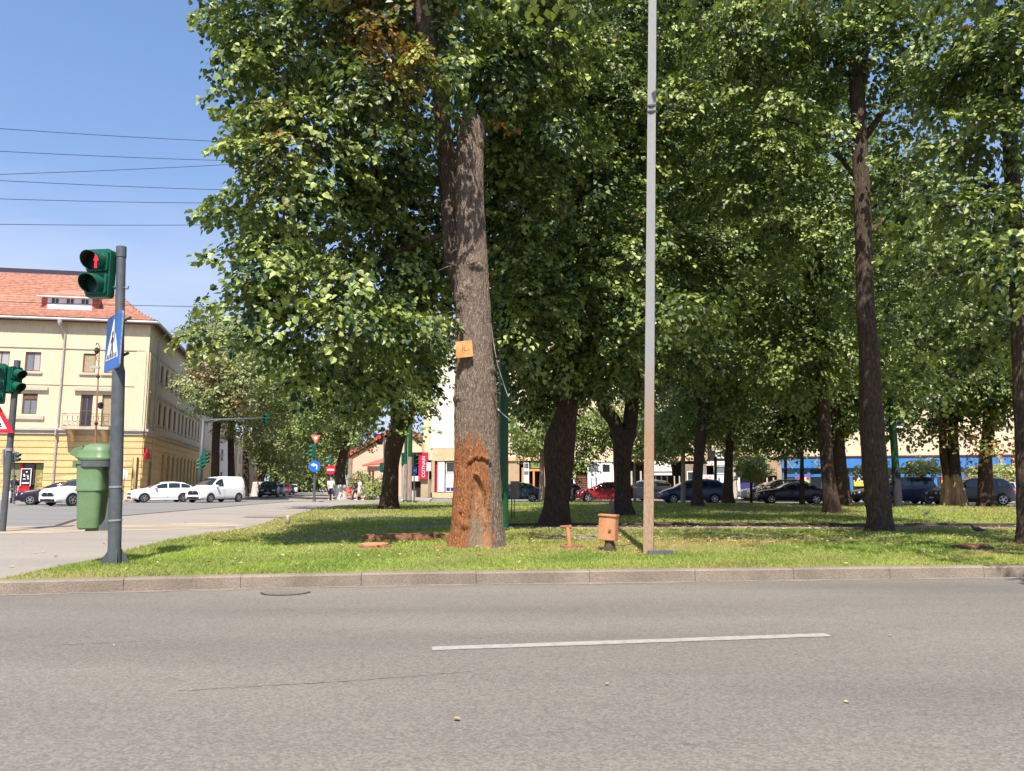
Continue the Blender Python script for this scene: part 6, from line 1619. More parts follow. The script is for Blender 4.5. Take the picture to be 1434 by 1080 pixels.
# ---- grey cabinet on legs behind the green mast
t_ = at(720, 735, 24); t_.z = LZ
cb_ = thing('control_cabinet', t_, 'grey metal cabinet on two thin legs just right of the green mast', 'cabinet')
mb = MB(); mb.box((at(721, 690, 24).x, 24, (at(0, 698, 24).z + at(0, 674, 24).z) / 2), (12.5 / ppm(24), .3, at(0, 674, 24).z - at(0, 698, 24).z)); mb.build('cabinet', M['woodgrey'], cb_)
for xx in (716.5, 720): mb = MB(); x_ = at(xx, 700, 24).x; mb.box((x_, 24, (LZ + at(0, 698, 24).z) / 2), (.03, .04, at(0, 698, 24).z - LZ)); mb.build('leg', M['black'], cb_)
# ---- grey timber stake and small bollard
st = at(857, 722, 26.5); st.z = LZ; mb = MB(); mb.prism([st + Vector(v) for v in ((-.07, -.05, 0), (.09, -.05, 0), (.06, -.05, .5), (-.02, -.05, .56), (-.09, -.05, .5))], (0, .1, 0))
tag(mb.build('timber_stake', M['woodgrey'], base=st), 'short grey wooden stake at the foot of the forked linden', 'stake')
bo_ = gnd(403, 735, LZ); mb = MB(); mb.lathe(bo_, [(.055, -.02), (.055, .22), (.04, .25), (0, .255)], 12)
tag(mb.build('edge_bollard', M['lightstrip'], base=bo_, smooth=True), 'small pale concrete stub post at the edge of the grass', 'bollard')
# ---- orange plaque on the trunk
pc = at(650, 489, YM - .44); pn = Vector((-.12, -1, .0))
pq = thing('tree_plaque', (pc.x, pc.y, pc.z), 'orange square plaque with a scratched letter, nailed to the painted trunk', 'plaque')
n_, s_, u_ = frame(pn); th_ = math.radians(-5); sz_ = 23 / ppm(YM - .4, 4)
ptsq = [(x * math.cos(th_) - y * math.sin(th_), x * math.sin(th_) + y * math.cos(th_)) for x, y in rrect(sz_ * 1.02, sz_, .015, 2)]
ptsq = [(-a, b) for a, b in ptsq]
poly_c = pc
mb = MB(); poly_on(mb, poly_c, pn, ptsq, .02, -.02); mb.build('board', M['plaque'], pq)
mb = MB(); poly_on(mb, poly_c, pn, [(-a * .5, b * .5) for a, b in rrect(sz_ * .6, sz_ * .6, .02, 2)], .03, -.05); mb.build('spacer', M['woodgrey'], pq)
mb = MB(); k_ = sz_
for (x0, y0, x1, y1) in ((-.1, .25, -.1, -.12), (-.1, .07, .02, .07), (.02, .24, .02, .0), (-.02, -.07, .14, -.07), (.2, -.05, .32, -.03), (.0, -.2, .0, -.3)):
    mb.tube([pc + s_ * (x0 * k_) + u_ * (y0 * k_) + n_ * .004, pc + s_ * (x1 * k_) + u_ * (y1 * k_) + n_ * .004], .004, 4)
mb.build('scratched_letter', M['rust'], pq)
# loose cable hanging along the trunk
mb = MB(); mb.tube([at(x, y, 13.6) for x, y in ((680, 395), (686, 440), (691, 480), (697, 512), (706, 540), (712, 556), (712, 552))], .007, 5)
mb.tube([at(x, y, 12.95) for x, y in ((697, 572), (704, 580), (713, 587))], .006, 5)
tag(mb.build('loose_cable', M['gutter'], base=at(680, 395, 13.6)), 'loose pale cable dangling beside the painted trunk over the green mast', 'cable')

# ---- green masts
def mast(px, py, Y, w, ytop, label, top_w=None, taper=.9, foot=None):
    b = at(px, py, Y); b.z = LZ; t = at(px, ytop, Y); t.x = b.x
    g = thing('green_mast', b, label, 'mast', 'green overhead-line masts'); r_ = w / 2 / ppm(Y, 2)
    mb = MB(); mb.tube([b, t], [r_, r_ * taper], 20); mb.build('shaft', M['green_mast'], g, smooth=True, auto=40)
    mb = MB(); mb.lathe(b, [(r_ * 1.25, -.02), (r_ * 1.25, .04), (r_ * 1.05, .08)], 20); mb.build('base_collar', M['green_mast'], g)
    if foot: mb = MB(); mb.tube([b, Vector((b.x, Y, at(0, foot, Y).z))], r_ * 1.04, 20); mb.build('weathered_foot', M['woodgrey'], g, smooth=True, auto=40)
    mb = MB(); mb.lathe(t, [(r_ * taper * 1.1, -.05), (r_ * taper * 1.1, .02), (r_ * .4, .12)], 16); mb.build('cap', M['green_mast'], g)
    return g
mast(705, 744, 17.8, 14, 330, 'thick green mast right behind the painted tree')
g2 = mast(1258, 711, 37, 10, 400, 'green mast between the tall straight linden and the navy off-roader, darker at its foot')
sl = MB(); b_ = at(1258, 711, 37); sl.tube([Vector((b_.x, 37, LZ)), Vector((b_.x, 37, at(0, 655, 37).z))], .20, 16); sl.build('black_sleeve', M['c_dark'], g2, smooth=True, auto=40)
mast(573, 703, 52, 6.5, 560, 'slim weathered green mast beside the knotty linden, right of the pair', taper=.95, foot=640)
mast(567, 702, 53, 5, 575, 'slimmer weathered green mast beside the knotty linden, left of the pair', taper=.95, foot=650)

# ---- overhead wires at the left
for k_, (ya, yb_, Ya, Yb, lab) in enumerate([(177, 196, 22, 30, 'topmost overhead wire crossing the sky at the left'), (209, 222, 22, 30, 'second overhead wire from the top at the left'),
                              (243, 226, 24, 34, 'overhead wire that rises to the right across the wires at the left'), (250, 263, 22, 30, 'overhead wire just below the rising one at the left'),
                              (276, 281, 22, 30, 'second lowest of the close overhead wires at the left'), (312, 311, 24, 32, 'overhead wire above the pedestrian signal at the left'),
                              (421, 429, 50, 58, 'low overhead wire behind the top of the near post')]):
    A, B_ = at(-140, ya + (ya - yb_) * .35, Ya), at(520, yb_ + (yb_ - ya) * .5, Yb); pts = []
    for i in range(17):
        t = i / 16; p = A.lerp(B_, t); p.z -= .12 * math.sin(math.pi * t); pts.append(p)
    mb = MB(); mb.tube(pts, .011 * Ya / 22, 5)
    tag(mb.build('overhead_wire', M['wire'], base=A), lab, 'wire', 'overhead wires at the left')

# ---- left edge: post with warning sign and signals, Y about 26
Y1 = 17.5; s1 = ppm(Y1, 2)
b = gnd(0, 700, .12); b = at(4, 735, Y1); b.z = .118
sp = thing('signal_post', b, 'grey post at the left edge carrying the warning triangle', 'post')
mb = MB(); mb.tube([b, Vector((b.x, b.y, at(0, 505, Y1).z))], 4.2 / s1, 14); mb.build('shaft', M['steel'], sp, smooth=True, auto=40)
mb = MB(); mb.tube([Vector((b.x, b.y, at(0, 632, Y1).z)), Vector((b.x, b.y, at(0, 628, Y1).z))], 5.2 / s1, 14); mb.build('clamp_band', M['galv'], sp)
hp = at(-1, 538, Y1 - .12)
vh = thing('vehicle_signal', (hp.x, hp.y, hp.z), 'green three-lamp traffic light cut by the left edge of the picture', 'traffic light')
signal_head('housing', hp, (.35, -.94, 0), vh, [M['lens_off']] * 3, dia=.2, gap=.30, vis=.16)
hp = at(17, 533, Y1); pd = thing('pedestrian_signal', (hp.x, hp.y, hp.z), 'green two-lamp pedestrian signal facing right beside the left edge', 'traffic light')
hd = signal_head('housing', hp, (.93, -.36, 0), pd, [M['lens_off']] * 2, dia=.2, gap=.30, vis=.22)
mb = MB(); 
for yy in (520, 546): mb.tube([at(4, yy, Y1), at(17, yy, Y1)], .03, 6)
mb.build('bracket', M['white'], pd)
tc_ = at(-9, 590, Y1 - .16); ts = thing('warning_sign', (tc_.x, tc_.y, tc_.z), 'red-bordered white triangular warning sign cut by the left edge', 'road sign')
T = lambda r: [(r * math.sin(a), r * math.cos(a) - .0) for a in (0, 2.0944, 4.18879)]
nn = Vector((.15, -1, 0))
mb = MB(); poly_on(mb, tc_, nn, T(.54), .02, 0); mb.build('plate', M['red'], ts)
mb = MB(); poly_on(mb, tc_, nn, T(.36), .004, .021); fc = mb.build('white_face', M['c_white'], ts)
mb = MB(); n_, s_, u_ = frame(nn)
for (x0, x1, y0, y1) in ((-.2, .2, -.14, -.11), (-.18, .18, -.095, -.045)): poly_on(mb, tc_, nn, [(x0, y0), (x1, y0), (x1, y1), (x0, y1)], .003, .026)
for x in (-.12, 0, .12): poly_on(mb, tc_, nn, [(x - .03, -.04), (x + .03, -.04), (x + .03, .0), (x - .03, .0)], .003, .026)
mb.build('picture', M['signblack'], fc)
# ---- smaller signals across the junction
def post_at(name, px, py, Y, ytop, w, label, m='steel', z0=.1, x1=None):
    b = at(px, py, Y); b.z = z0; t = thing(name, b, label, 'post'); top = at(x1 or px, ytop, Y)
    mb = MB(); mb.tube([b, top], w / 2 / ppm(Y, 2), 12); mb.build('shaft', M[m], t, smooth=True, auto=40); 
    mb = MB(); mb.lathe(b, [(w / ppm(Y, 2) * .8, 0), (w / ppm(Y, 2) * .8, .06), (w / ppm(Y, 2) * .5, .12)], 12); mb.build('foot', M[m], t)
    return t
post_at('signal_post', 20, 700, 46, 632, 1.6, 'thin far post with the lit green pedestrian signal in front of the corner shop')
hp = at(17, 641, 45.9); q = thing('pedestrian_signal', hp, 'small far pedestrian signal lit green in front of the corner shop', 'traffic light')
signal_head('housing', hp, (.1, -1, 0), q, [M['lens_off'], M['lamp_green']], dia=.2, gap=.27, vis=.12)
hp = at(21, 640, 46); q = thing('vehicle_signal', hp, 'small far signal turned sideways beside the lit green one', 'traffic light'); signal_head('housing', hp, (1, -.1, 0), q, [M['lens_off'], M['lens_off']], dia=.2, gap=.27, vis=.2, hm=M['grey'])
hp = at(6, 640, 44); q = thing('vehicle_signal', hp, 'dark far traffic light seen from behind next to the left post', 'traffic light'); signal_head('housing', hp, (-.3, 1, 0), q, [M['lens_off']] * 3, dia=.2, gap=.3, vis=.15, hm=M['shoptan'])
mb = MB(); p0 = at(6, 700, 44); p0.z = .1; mb.tube([p0, at(6, 630, 44)], .05, 8); mb.build('post', M['steel'], q)
# ornate lamp on the far pavement
b = at(131, 690, 53); b.z = .1; s5 = ppm(53, 5)
ol = thing('ornate_street_lamp', b, 'old ornate iron street lamp with a hooked top in front of the corner building', 'street lamp')
mb = MB(); tp_ = at(139, 495, 53); mb.tube([b, b.lerp(tp_, .16), b.lerp(tp_, .17), b.lerp(tp_, .55), tp_], [.13, .12, .08, .065, .045], 10); mb.build('shaft', M['rust'], ol, smooth=True)
for t in (.16, .30, .52, .84): mb = MB(); c_ = b.lerp(tp_, t); mb.lathe(c_, [(.07, -.12), (.13, -.04), (.13, .04), (.07, .12)], 10); mb.build('collar', M['iron'], ol)
mb = MB(); mb.tube([at(x, y, 53) for x, y in ((139, 495), (140, 487), (137.5, 481), (135, 481), (134.5, 484))], .035, 6); mb.tube([at(x, y, 53) for x, y in ((139, 508), (135, 503), (136.5, 497))], .025, 6); mb.build('hook', M['iron'], ol)
mb = MB(); mb.lathe(at(135.5, 492, 53), [(.03, .3), (.14, .2), (.17, 0), (.1, -.17), (.02, -.22)], 12); mb.build('lantern', M['iron'], ol)
mb = MB(); mb.box(at(133, 515, 53), (.7, .15, .12)); mb.tube([at(126, 514, 53), at(139, 513, 53)], .03, 6); mb.build('floodlight', M['gutter'], ol)
mb = MB(); mb.lathe(at(141, 568, 52.8), [(.05, .25), (.2, .12), (.17, -.15), (.05, -.25)], 10); mb.build('lower_lantern', M['black'], ol)
# mast arm with signals over the side street
Y2 = 57; b = at(278, 699, Y2); b.z = .1; s2 = ppm(Y2, 4)
ma = thing('mast_arm_signal', b, 'grey mast with a long horizontal arm over the side street mouth', 'signal mast')
pt_ = at(285, 588, Y2); mb = MB(); mb.tube([b, pt_], [.17, .11], 12); mb.build('mast', M['steel'], ma, smooth=True)
mb = MB(); mb.tube([at(284, 590.5, Y2), at(300, 588, Y2), at(378, 585.5, Y2 + 1)], [.1, .08, .06], 8); mb.tube([at(284.5, 593, Y2), at(310, 588, Y2)], .05, 6); mb.build('arm', M['steel'], ma, smooth=True)
hp = at(374, 587, Y2 + 1.1); q = thing('vehicle_signal', hp, 'green traffic light hung at the end of the long mast arm', 'traffic light'); signal_head('housing', hp, (-.4, -.9, 0), q, [M['lens_off']] * 3, dia=.22, gap=.24, vis=.2)
for (xx, yy, dn) in ((281, 647, (1, -.3, 0)), (286.5, 641, (1, -.2, 0)), (283, 650, (-1, -.2, 0))):
    hp = at(xx, yy, Y2); q = thing('vehicle_signal', hp, {281: 'green traffic light on the mast above the white cars, middle one', 286.5: 'green traffic light on the mast above the white cars, right one', 283: 'green traffic light on the mast above the white cars, left one'}[xx], 'traffic light')
    signal_head('housing', hp, dn, q, [M['lens_off']] * 3, dia=.2, gap=.28, vis=.22)
# give way + turn left post
Y3 = 52; b = at(440, 704, Y3); b.z = .118
gp = post_at('signal_post', 440, 704, Y3, 606, 3.4, 'grey post carrying the give-way triangle and the blue arrow disc', x1=441.5)
c_ = at(442, 613.5, Y3 - .1); gw_ = thing('give_way_sign', c_, 'faded red and white give-way triangle pointing down on top of a post', 'road sign'); nn = Vector((.05, -1, 0))
mb = MB(); poly_on(mb, c_, nn, [(-a, -bb) for a, bb in T(.40)], .02, 0); mb.build('plate', M['salmon'], gw_)
mb = MB(); poly_on(mb, c_, nn, [(-a, -bb) for a, bb in T(.17)], .004, .021); mb.build('white_face', M['c_white'], gw_)
hp = at(440, 632, Y3 - .1); q = thing('vehicle_signal', hp, 'green traffic light with black visors between the give-way triangle and the blue disc', 'traffic light'); signal_head('housing', hp, (-.9, -.45, 0), q, [M['lens_off']] * 3, dia=.2, gap=.29, vis=.26)
c_ = at(440.5, 653, Y3 - .16); bd_ = thing('turn_left_sign', c_, 'round blue disc with a white arrow bending left', 'road sign')
mb = MB(); poly_on(mb, c_, nn, circle_pts(.40, 32), .02, 0); mb.build('plate', M['blue'], bd_)
n_, s_, u_ = frame(nn); 
ar = [(.12, -.22), (.19, -.22), (.19, .06), (.12, .13), (-.02, .13), (-.02, .22), (-.26, .09), (-.02, -.04), (-.02, .05), (.09, .05), (.12, .02)]
ar = [(x * 1, y) for x, y in ar]
# s_ points to the right or left of the viewer; keep the arrow bending to the viewer's left
sgn = 1 if s_.x > 0 else -1
mb = MB(); poly_on(mb, c_, nn, [(x * sgn, y) for x, y in ar], .004, .021); mb.build('white_arrow', M['c_white'], bd_)
# no entry post
Y4 = 57; post_at('signal_post', 463, 700, Y4, 636, 2.4, 'thin post with the no-entry disc in front of the lime-washed tree')
c_ = at(463, 658, Y4 - .1); ne = thing('no_entry_sign', c_, 'round red no-entry disc with a white bar', 'road sign')
mb = MB(); poly_on(mb, c_, nn, circle_pts(.36, 30), .02, 0); mb.build('plate', M['red'], ne)
mb = MB(); poly_on(mb, c_, nn, [(-.26, -.07), (.26, -.07), (.26, .07), (-.26, .07)], .004, .021); mb.build('white_bar', M['c_white'], ne)
hp = at(463.5, 644.5, Y4); q = thing('vehicle_signal', hp, 'small green traffic light above the no-entry disc', 'traffic light'); signal_head('housing', hp, (-1, -.2, 0), q, [M['lens_off']] * 2, dia=.2, gap=.3, vis=.25)
# red lamp signal left of the knotty linden
Y5 = 50; post_at('signal_post', 538, 704, Y5, 612, 2.4, 'thin post with the lit red traffic light, left of the knotty linden')
hp = at(533, 615.5, Y5 - .05); q = thing('vehicle_signal', hp, 'black traffic light showing red beside the knotty linden', 'traffic light'); signal_head('housing', hp, (-.25, -1, 0), q, [M['lamp_red'], M['lens_off']], dia=.24, gap=.33, vis=.14, hm=M['black'])
hp = at(536, 655, Y5); q = thing('vehicle_signal', hp, 'pale green signal low on the post beside the knotty linden', 'traffic light'); signal_head('housing', hp, (-.6, 1, 0), q, [M['lens_off']] * 2, dia=.2, gap=.3, vis=.2)
# signals beyond the green masts
post_at('signal_post', 563, 702, 54, 634, 2.6, 'thin pale post left of the paired green masts', m='gutter')
for (xx, yy, lab) in ((565, 643, 'turquoise traffic light left of the paired green masts'), (582, 645, 'turquoise traffic light beside the crimson vertical sign')):
    hp = at(xx, yy, 54); q = thing('vehicle_signal', hp, lab, 'traffic light'); signal_head('housing', hp, (.5, -.85, 0), q, [M['lens_off']] * 3, dia=.2, gap=.29, vis=.2)
    if xx == 582: mb = MB(); p0 = at(580, 700, 54); p0.z = .1; mb.tube([p0, at(580, 636, 54)], .05, 8); mb.build('post', M['gutter'], q)
c_ = at(580.5, 659, 53.8); q = thing('blue_sign', c_, 'small blue sign under the turquoise traffic light', 'road sign'); mb = MB(); poly_on(mb, c_, nn, rrect(.3, .42, .03), .02, 0); mb.build('plate', M['blue'], q); mb = MB(); poly_on(mb, c_, nn, rrect(.14, .1, .02), .004, .021); mb.build('white_mark', M['c_white'], q)
# round white sign on the wall right of the near post
c_ = at(172, 664, 58.5); q = thing('round_sign', c_, 'small pale round sign seen just right of the near post', 'road sign'); mb = MB(); poly_on(mb, c_, (.5, -.9, 0), circle_pts(.36, 20), .03, 0); mb.build('plate', M['c_white'], q); mb = MB(); p0 = at(172, 700, 58.55); p0.z = .1; mb.tube([p0, Vector((p0.x, p0.y, c_.z))], .03, 6); mb.build('post', M['steel'], q)
# ================================================================ CARS
def paint(name, c, rough=.28, flake=0):
    m, N, L, P = _base(name)
    P.inputs['Base Color'].default_value = (*c, 1); P.inputs['Roughness'].default_value = rough
    P.inputs['Coat Weight'].default_value = .28; P.inputs['Coat Roughness'].default_value = .04; P.inputs['Specular IOR Level'].default_value = .5
    n = N.new('ShaderNodeTexNoise'); n.inputs['Scale'].default_value = 3; mr = N.new('ShaderNodeMapRange'); mr.inputs[3].default_value = rough; mr.inputs[4].default_value = rough + .18
    L.new(n.outputs['Fac'], mr.inputs[0]); L.new(mr.outputs[0], P.inputs['Roughness'])
    return m
PC = dict(white=paint('white_car_paint', (.80, .80, .80)), black=paint('black_car_paint', (.006, .006, .007)), red=paint('red_car_paint', (.24, .010, .012)),
          blue=paint('blue_car_paint', (.012, .03, .10)), teal=paint('dark_teal_car_paint', (.018, .045, .06)), navy=paint('navy_car_paint', (.015, .02, .075)),
          silver=paint('silver_car_paint', (.42, .44, .46)), charcoal=paint('charcoal_car_paint', (.02, .021, .024)), purpleblack=paint('aubergine_car_paint', (.02, .014, .03)))
HL = glass('headlight_glass', (.6, .62, .65), .08); TL = glass('tail_light_glass', (.35, .01, .01), .1)
TYPES = {
 # top outline (x from nose, z), belt line, roof window range, wheel radius, wheel positions, width
 'hatch': dict(L=4.25, W=.89, top=[(0, .70), (.06, .79), (.5, .92), (1.12, 1.0), (1.75, 1.33), (2.2, 1.44), (2.9, 1.46), (3.5, 1.40), (3.95, 1.20), (4.15, .98), (4.25, .75)], belt=[(0, .70), (1.1, .96), (4.0, 1.03), (4.25, .78)], ws=(1.12, 1.95), rw=(3.55, 4.08), gl=(1.42, 3.9), pil=(2.35, 3.2), wr=.32, wx=(.80, 3.42)),
 'suv': dict(L=4.5, W=.93, top=[(0, .78), (.06, .90), (.45, 1.02), (1.15, 1.10), (1.75, 1.52), (2.2, 1.64), (3.2, 1.66), (3.9, 1.60), (4.25, 1.35), (4.42, 1.05), (4.5, .8)], belt=[(0, .78), (1.1, 1.07), (4.2, 1.13), (4.5, .85)], ws=(1.15, 1.98), rw=(3.98, 4.38), gl=(1.45, 4.15), pil=(2.4, 3.35), wr=.36, wx=(.88, 3.62)),
 'saloon': dict(L=4.55, W=.90, top=[(0, .68), (.06, .76), (.5, .88), (1.3, .97), (1.95, 1.30), (2.35, 1.41), (3.0, 1.42), (3.5, 1.30), (3.95, 1.03), (4.3, .99), (4.5, .92), (4.55, .7)], belt=[(0, .68), (1.3, .93), (3.9, .98), (4.55, .75)], ws=(1.3, 2.15), rw=(3.25, 3.93), gl=(1.62, 3.75), pil=(2.5, 3.3), wr=.32, wx=(.85, 3.65)),
 'mpv': dict(L=4.45, W=.90, top=[(0, .66), (.06, .76), (.45, .92), (.95, 1.05), (1.75, 1.50), (2.2, 1.60), (3.2, 1.62), (3.85, 1.56), (4.2, 1.30), (4.38, 1.0), (4.45, .75)], belt=[(0, .66), (.95, 1.0), (4.2, 1.08), (4.45, .8)], ws=(.95, 1.95), rw=(3.9, 4.33), gl=(1.3, 4.1), pil=(2.2, 3.2), wr=.33, wx=(.82, 3.55)),
 'van': dict(L=4.35, W=.88, top=[(0, .78), (.05, 1.0), (.4, 1.08), (.95, 1.16), (1.55, 1.66), (1.9, 1.79), (2.6, 1.84), (4.1, 1.84), (4.28, 1.78), (4.35, 1.1)], belt=[(0, .78), (.95, 1.08), (4.2, 1.12), (4.35, .95)], ws=(.95, 1.72), rw=None, gl=(1.22, 2.05), pil=(), wr=.32, wx=(.78, 3.5)),
 'offroad': dict(L=4.2, W=.88, top=[(0, .95), (.05, 1.06), (.5, 1.12), (1.25, 1.15), (1.65, 1.62), (1.95, 1.72), (3.4, 1.74), (3.85, 1.70), (4.05, 1.2), (4.15, 1.12), (4.2, .95)], belt=[(0, .95), (1.25, 1.12), (4.0, 1.16), (4.2, 1.0)], ws=(1.25, 1.78), rw=(3.86, 4.03), gl=(1.55, 3.85), pil=(2.4, 3.2), wr=.37, wx=(.85, 3.4)),
}
def smooth_interp(x, pts):
    xs = [p[0] for p in pts]; zs = [p[1] for p in pts]; return float(np.interp(x, xs, zs))
def car(label, kind, pc, x, y, ang, group=None, plate_txt=None, simple=False, scale=1.0, cat='car', taillit=False, roof=None):
    """nose at local +x; centre of the car on the origin"""
    T_ = TYPES[kind]; L, W = T_['L'], T_['W']; t = thing('parked_car' if cat == 'car' else 'delivery_van', (0, 0, 0), label, cat, group)
    m = PC[pc]; top = lambda s: smooth_interp(s, T_['top']); belt = lambda s: min(smooth_interp(s, T_['belt']), top(s) - .005)
    def plan(s):   # half width along the length
        e = min(s, L - s); return W * (1 - .22 * max(0, 1 - e / .55) ** 2.2)
    def X(s): return L / 2 - s
    xs = sorted(set([0, .04, .12, .25, .42, .6] + [p[0] for p in T_['top']] + list(np.linspace(.7, L - .6, 18)) + [L - .42, L - .25, L - .12, L - .04, L]))
    rings = []; wr = T_['wr']
    def sect(s):
        w = plan(s); b = belt(s); z = top(s); zb = .2 if .25 < s < L - .25 else .28; tum = .30
        g = max(0, z - b)
        wtop = max(w * .3, w - .05 - g * tum - .02)
        rr = [(w * .90, zb), (w * .985, zb + .1), (w, .48), (w * 1.0, b * .8), (w * .975, b), (w * .975 - g * .62 * tum - .02 * (g > .05), b + g * .72), (wtop, b + g * .93), (wtop * .8, z + (.0)), (wtop * .4, z + .02), (0, z + .028)]
        return rr
    for s in xs:
        rr = sect(s); rings.append([(X(s), -a, z) for a, z in rr] + [(X(s), a, z) for a, z in reversed(rr[:-1])])
    mb = MB(); k = len(rings[0]); vs = [p for r in rings for p in r]; fs = []
    for i in range(len(rings) - 1):
        for j in range(k - 1): fs.append((i * k + j, i * k + j + 1, (i + 1) * k + j + 1, (i + 1) * k + j))
        fs.append((i * k + k - 1, i * k, (i + 1) * k, (i + 1) * k + k - 1))
    fs += [tuple(range(k)), tuple(range((len(rings) - 1) * k + k - 1, (len(rings) - 1) * k - 1, -1))]
    mb.add(vs, fs); mb.build('body', m, t, smooth=True, auto=42)
    # glass panels following the body, 6 mm proud
    def panel(name, pts, m_, par=t, th=.006):
        mb = MB(); mb.add(pts, [tuple(range(len(pts)))]); return mb.build(name, m_, par)
    def side_pt(s, f, sg):
        rr = sect(s); a0, z0 = rr[4]; a1, z1 = rr[5]; a2, z2 = rr[6]
        if f <= .72: q = f / .72; a, z = a0 + (a1 - a0) * q, z0 + (z1 - z0) * q
        else: q = (f - .72) / .21; a, z = a1 + (a2 - a1) * q, z1 + (z2 - z1) * q
        return (X(s), sg * (a + .009), z)
    g0, g1 = T_['gl']; cuts = [g0] + list(T_['pil']) + [g1]
    for sg in (-1, 1):
        for a, b in zip(cuts, cuts[1:]):
            a_, b_ = a + .04, b - .04; ss = np.linspace(a_, b_, 5); mb = MB(); vs = []; fs = []
            for i, s in enumerate(ss):
                hf = .84
                vs += [side_pt(s, .07, sg), side_pt(s, .45, sg), side_pt(s, .72, sg), side_pt(s, hf, sg)]
            for i in range(4):
                for j in range(3): fs.append((i * 4 + j, i * 4 + j + 1, i * 4 + j + 5, i * 4 + j + 4))
            mb.add(vs, fs); mb.build('side_window', M['carglass'], t, smooth=True)
    def screen(name, r_, par=t):
        a, b = r_; mb = MB(); ss = np.linspace(a + .06, b - .05, 5); vs, fs = [], []
        for s in ss:
            rr = sect(s); z = top(s); w_ = rr[6][0] * .93
            for q in (-1, -.8, -.4, 0, .4, .8, 1):
                zz = np.interp(abs(q) * w_, [0, rr[8][0], rr[7][0], rr[6][0]], [rr[9][1], rr[8][1], rr[7][1], rr[6][1]])
                vs.append((X(s) + (.012 if name == 'windscreen' else -.012), q * w_, zz + .014))
        for i in range(4):
            for j in range(6): fs.append((i * 7 + j, i * 7 + j + 1, i * 7 + j + 8, i * 7 + j + 7))
        mb.add(vs, fs); return mb.build(name, M['carglass'], par, smooth=True)
    screen('windscreen', T_['ws'])
    if T_['rw']: screen('rear_window', T_['rw'])
    # front: grille, bumper intake, plate, lamps
    zt_ = top(.02)
    def front(name, y0, y1, z0, z1, m_, dx=.012, back=False, par=t):
        w = plan(.02)
        def xf(yv): return (X(0) + dx) if not back else (X(L) - dx)
        n = 6; vs = []; ys = np.linspace(y0, y1, n)
        for yv in ys: vs += [(xf(yv), yv, z0), (xf(yv), yv, z1)]
        mb = MB(); mb.add(vs, [(2 * i, 2 * i + 1, 2 * i + 3, 2 * i + 2) for i in range(n - 1)]); return mb.build(name, m_, par)
    W9 = plan(0) * .97
    front('lower_grille', -W9 * .86, W9 * .86, .27, .41, M['black'])
    front('grille', -W9 * .72, W9 * .72, .56, zt_ - .04, M['black'])
    front('number_plate', -.26, .26, .43, .53, M['c_white'], .03)
    mb = MB(); mb.lathe((X(0) + .03, 0, zt_ - .12), [(.05, 0), (.05, .01), (.0, .012)], 10, axis=(1, 0, 0)); mb.build('badge', M['alloy'], t)
    for sg in (-1, 1):
        a = W9 * .58 * sg; b = W9 * 1.0 * sg; front('headlight', min(a, b), max(a, b), zt_ - .14, zt_ - .01, HL, .022)
        mb = MB(); s_ = .30; wq = plan(s_); mb.add([(X(.06), sg * (plan(.06) + .008), zt_ - .13), (X(.42), sg * (plan(.42) + .008), zt_ - .02), (X(.42), sg * (plan(.42) * .97 + .01), zt_ + .05), (X(.06), sg * (plan(.06) * .99 + .008), zt_ - .01)], [(0, 1, 2, 3)]); mb.build('headlight', HL, t)
        zb = belt(L - .02); front('tail_light', min(a, b), max(a, b), zb - .12, zb + .06, TL, .012, back=True)
        mb = MB(); mb.add([(X(L - .05), sg * (plan(L - .05) + .008), zb - .1), (X(L - .3), sg * (plan(L - .3) + .008), zb - .06), (X(L - .28), sg * (plan(L - .28) + .004), zb + .12), (X(L - .08), sg * (plan(L - .08) + .004), zb + .06)], [(0, 1, 2, 3)]); mb.build('tail_light', TL, t)
        sm = T_['gl'][0] + .08; mb = MB(); mb.box((X(sm), sg * (W + .07), belt(sm) + .10), (.12, .16, .12)); mb.build('wing_mirror', m if pc != 'white' else m, t)
        for sh in ((T_['pil'][0] if T_['pil'] else 2.1), ) + ((T_['pil'][1],) if len(T_['pil']) > 1 else ()):
            mb = MB(); mb.box((X(sh - .16), sg * (W * 1.0), belt(sh) * .8 + .06), (.16, .03, .03)); mb.build('door_handle', m, t)
            if not simple:
                mb = MB(); mb.box((X(sh), sg * (W * .997 + .0), (belt(sh) * .8 + .32) / 2), (.012, .012, belt(sh) * .8 - .3)); mb.build('door_seam', M['black'], t)
        mb = MB(); mb.box((0, sg * (W * .965), .23), (L * .5, .06, .07)); mb.build('side_sill', M['black'] if kind in ('suv', 'offroad', 'van') else m, t)
    front('number_plate', -.26, .26, .55, .66, M['c_white'], .02, back=True)
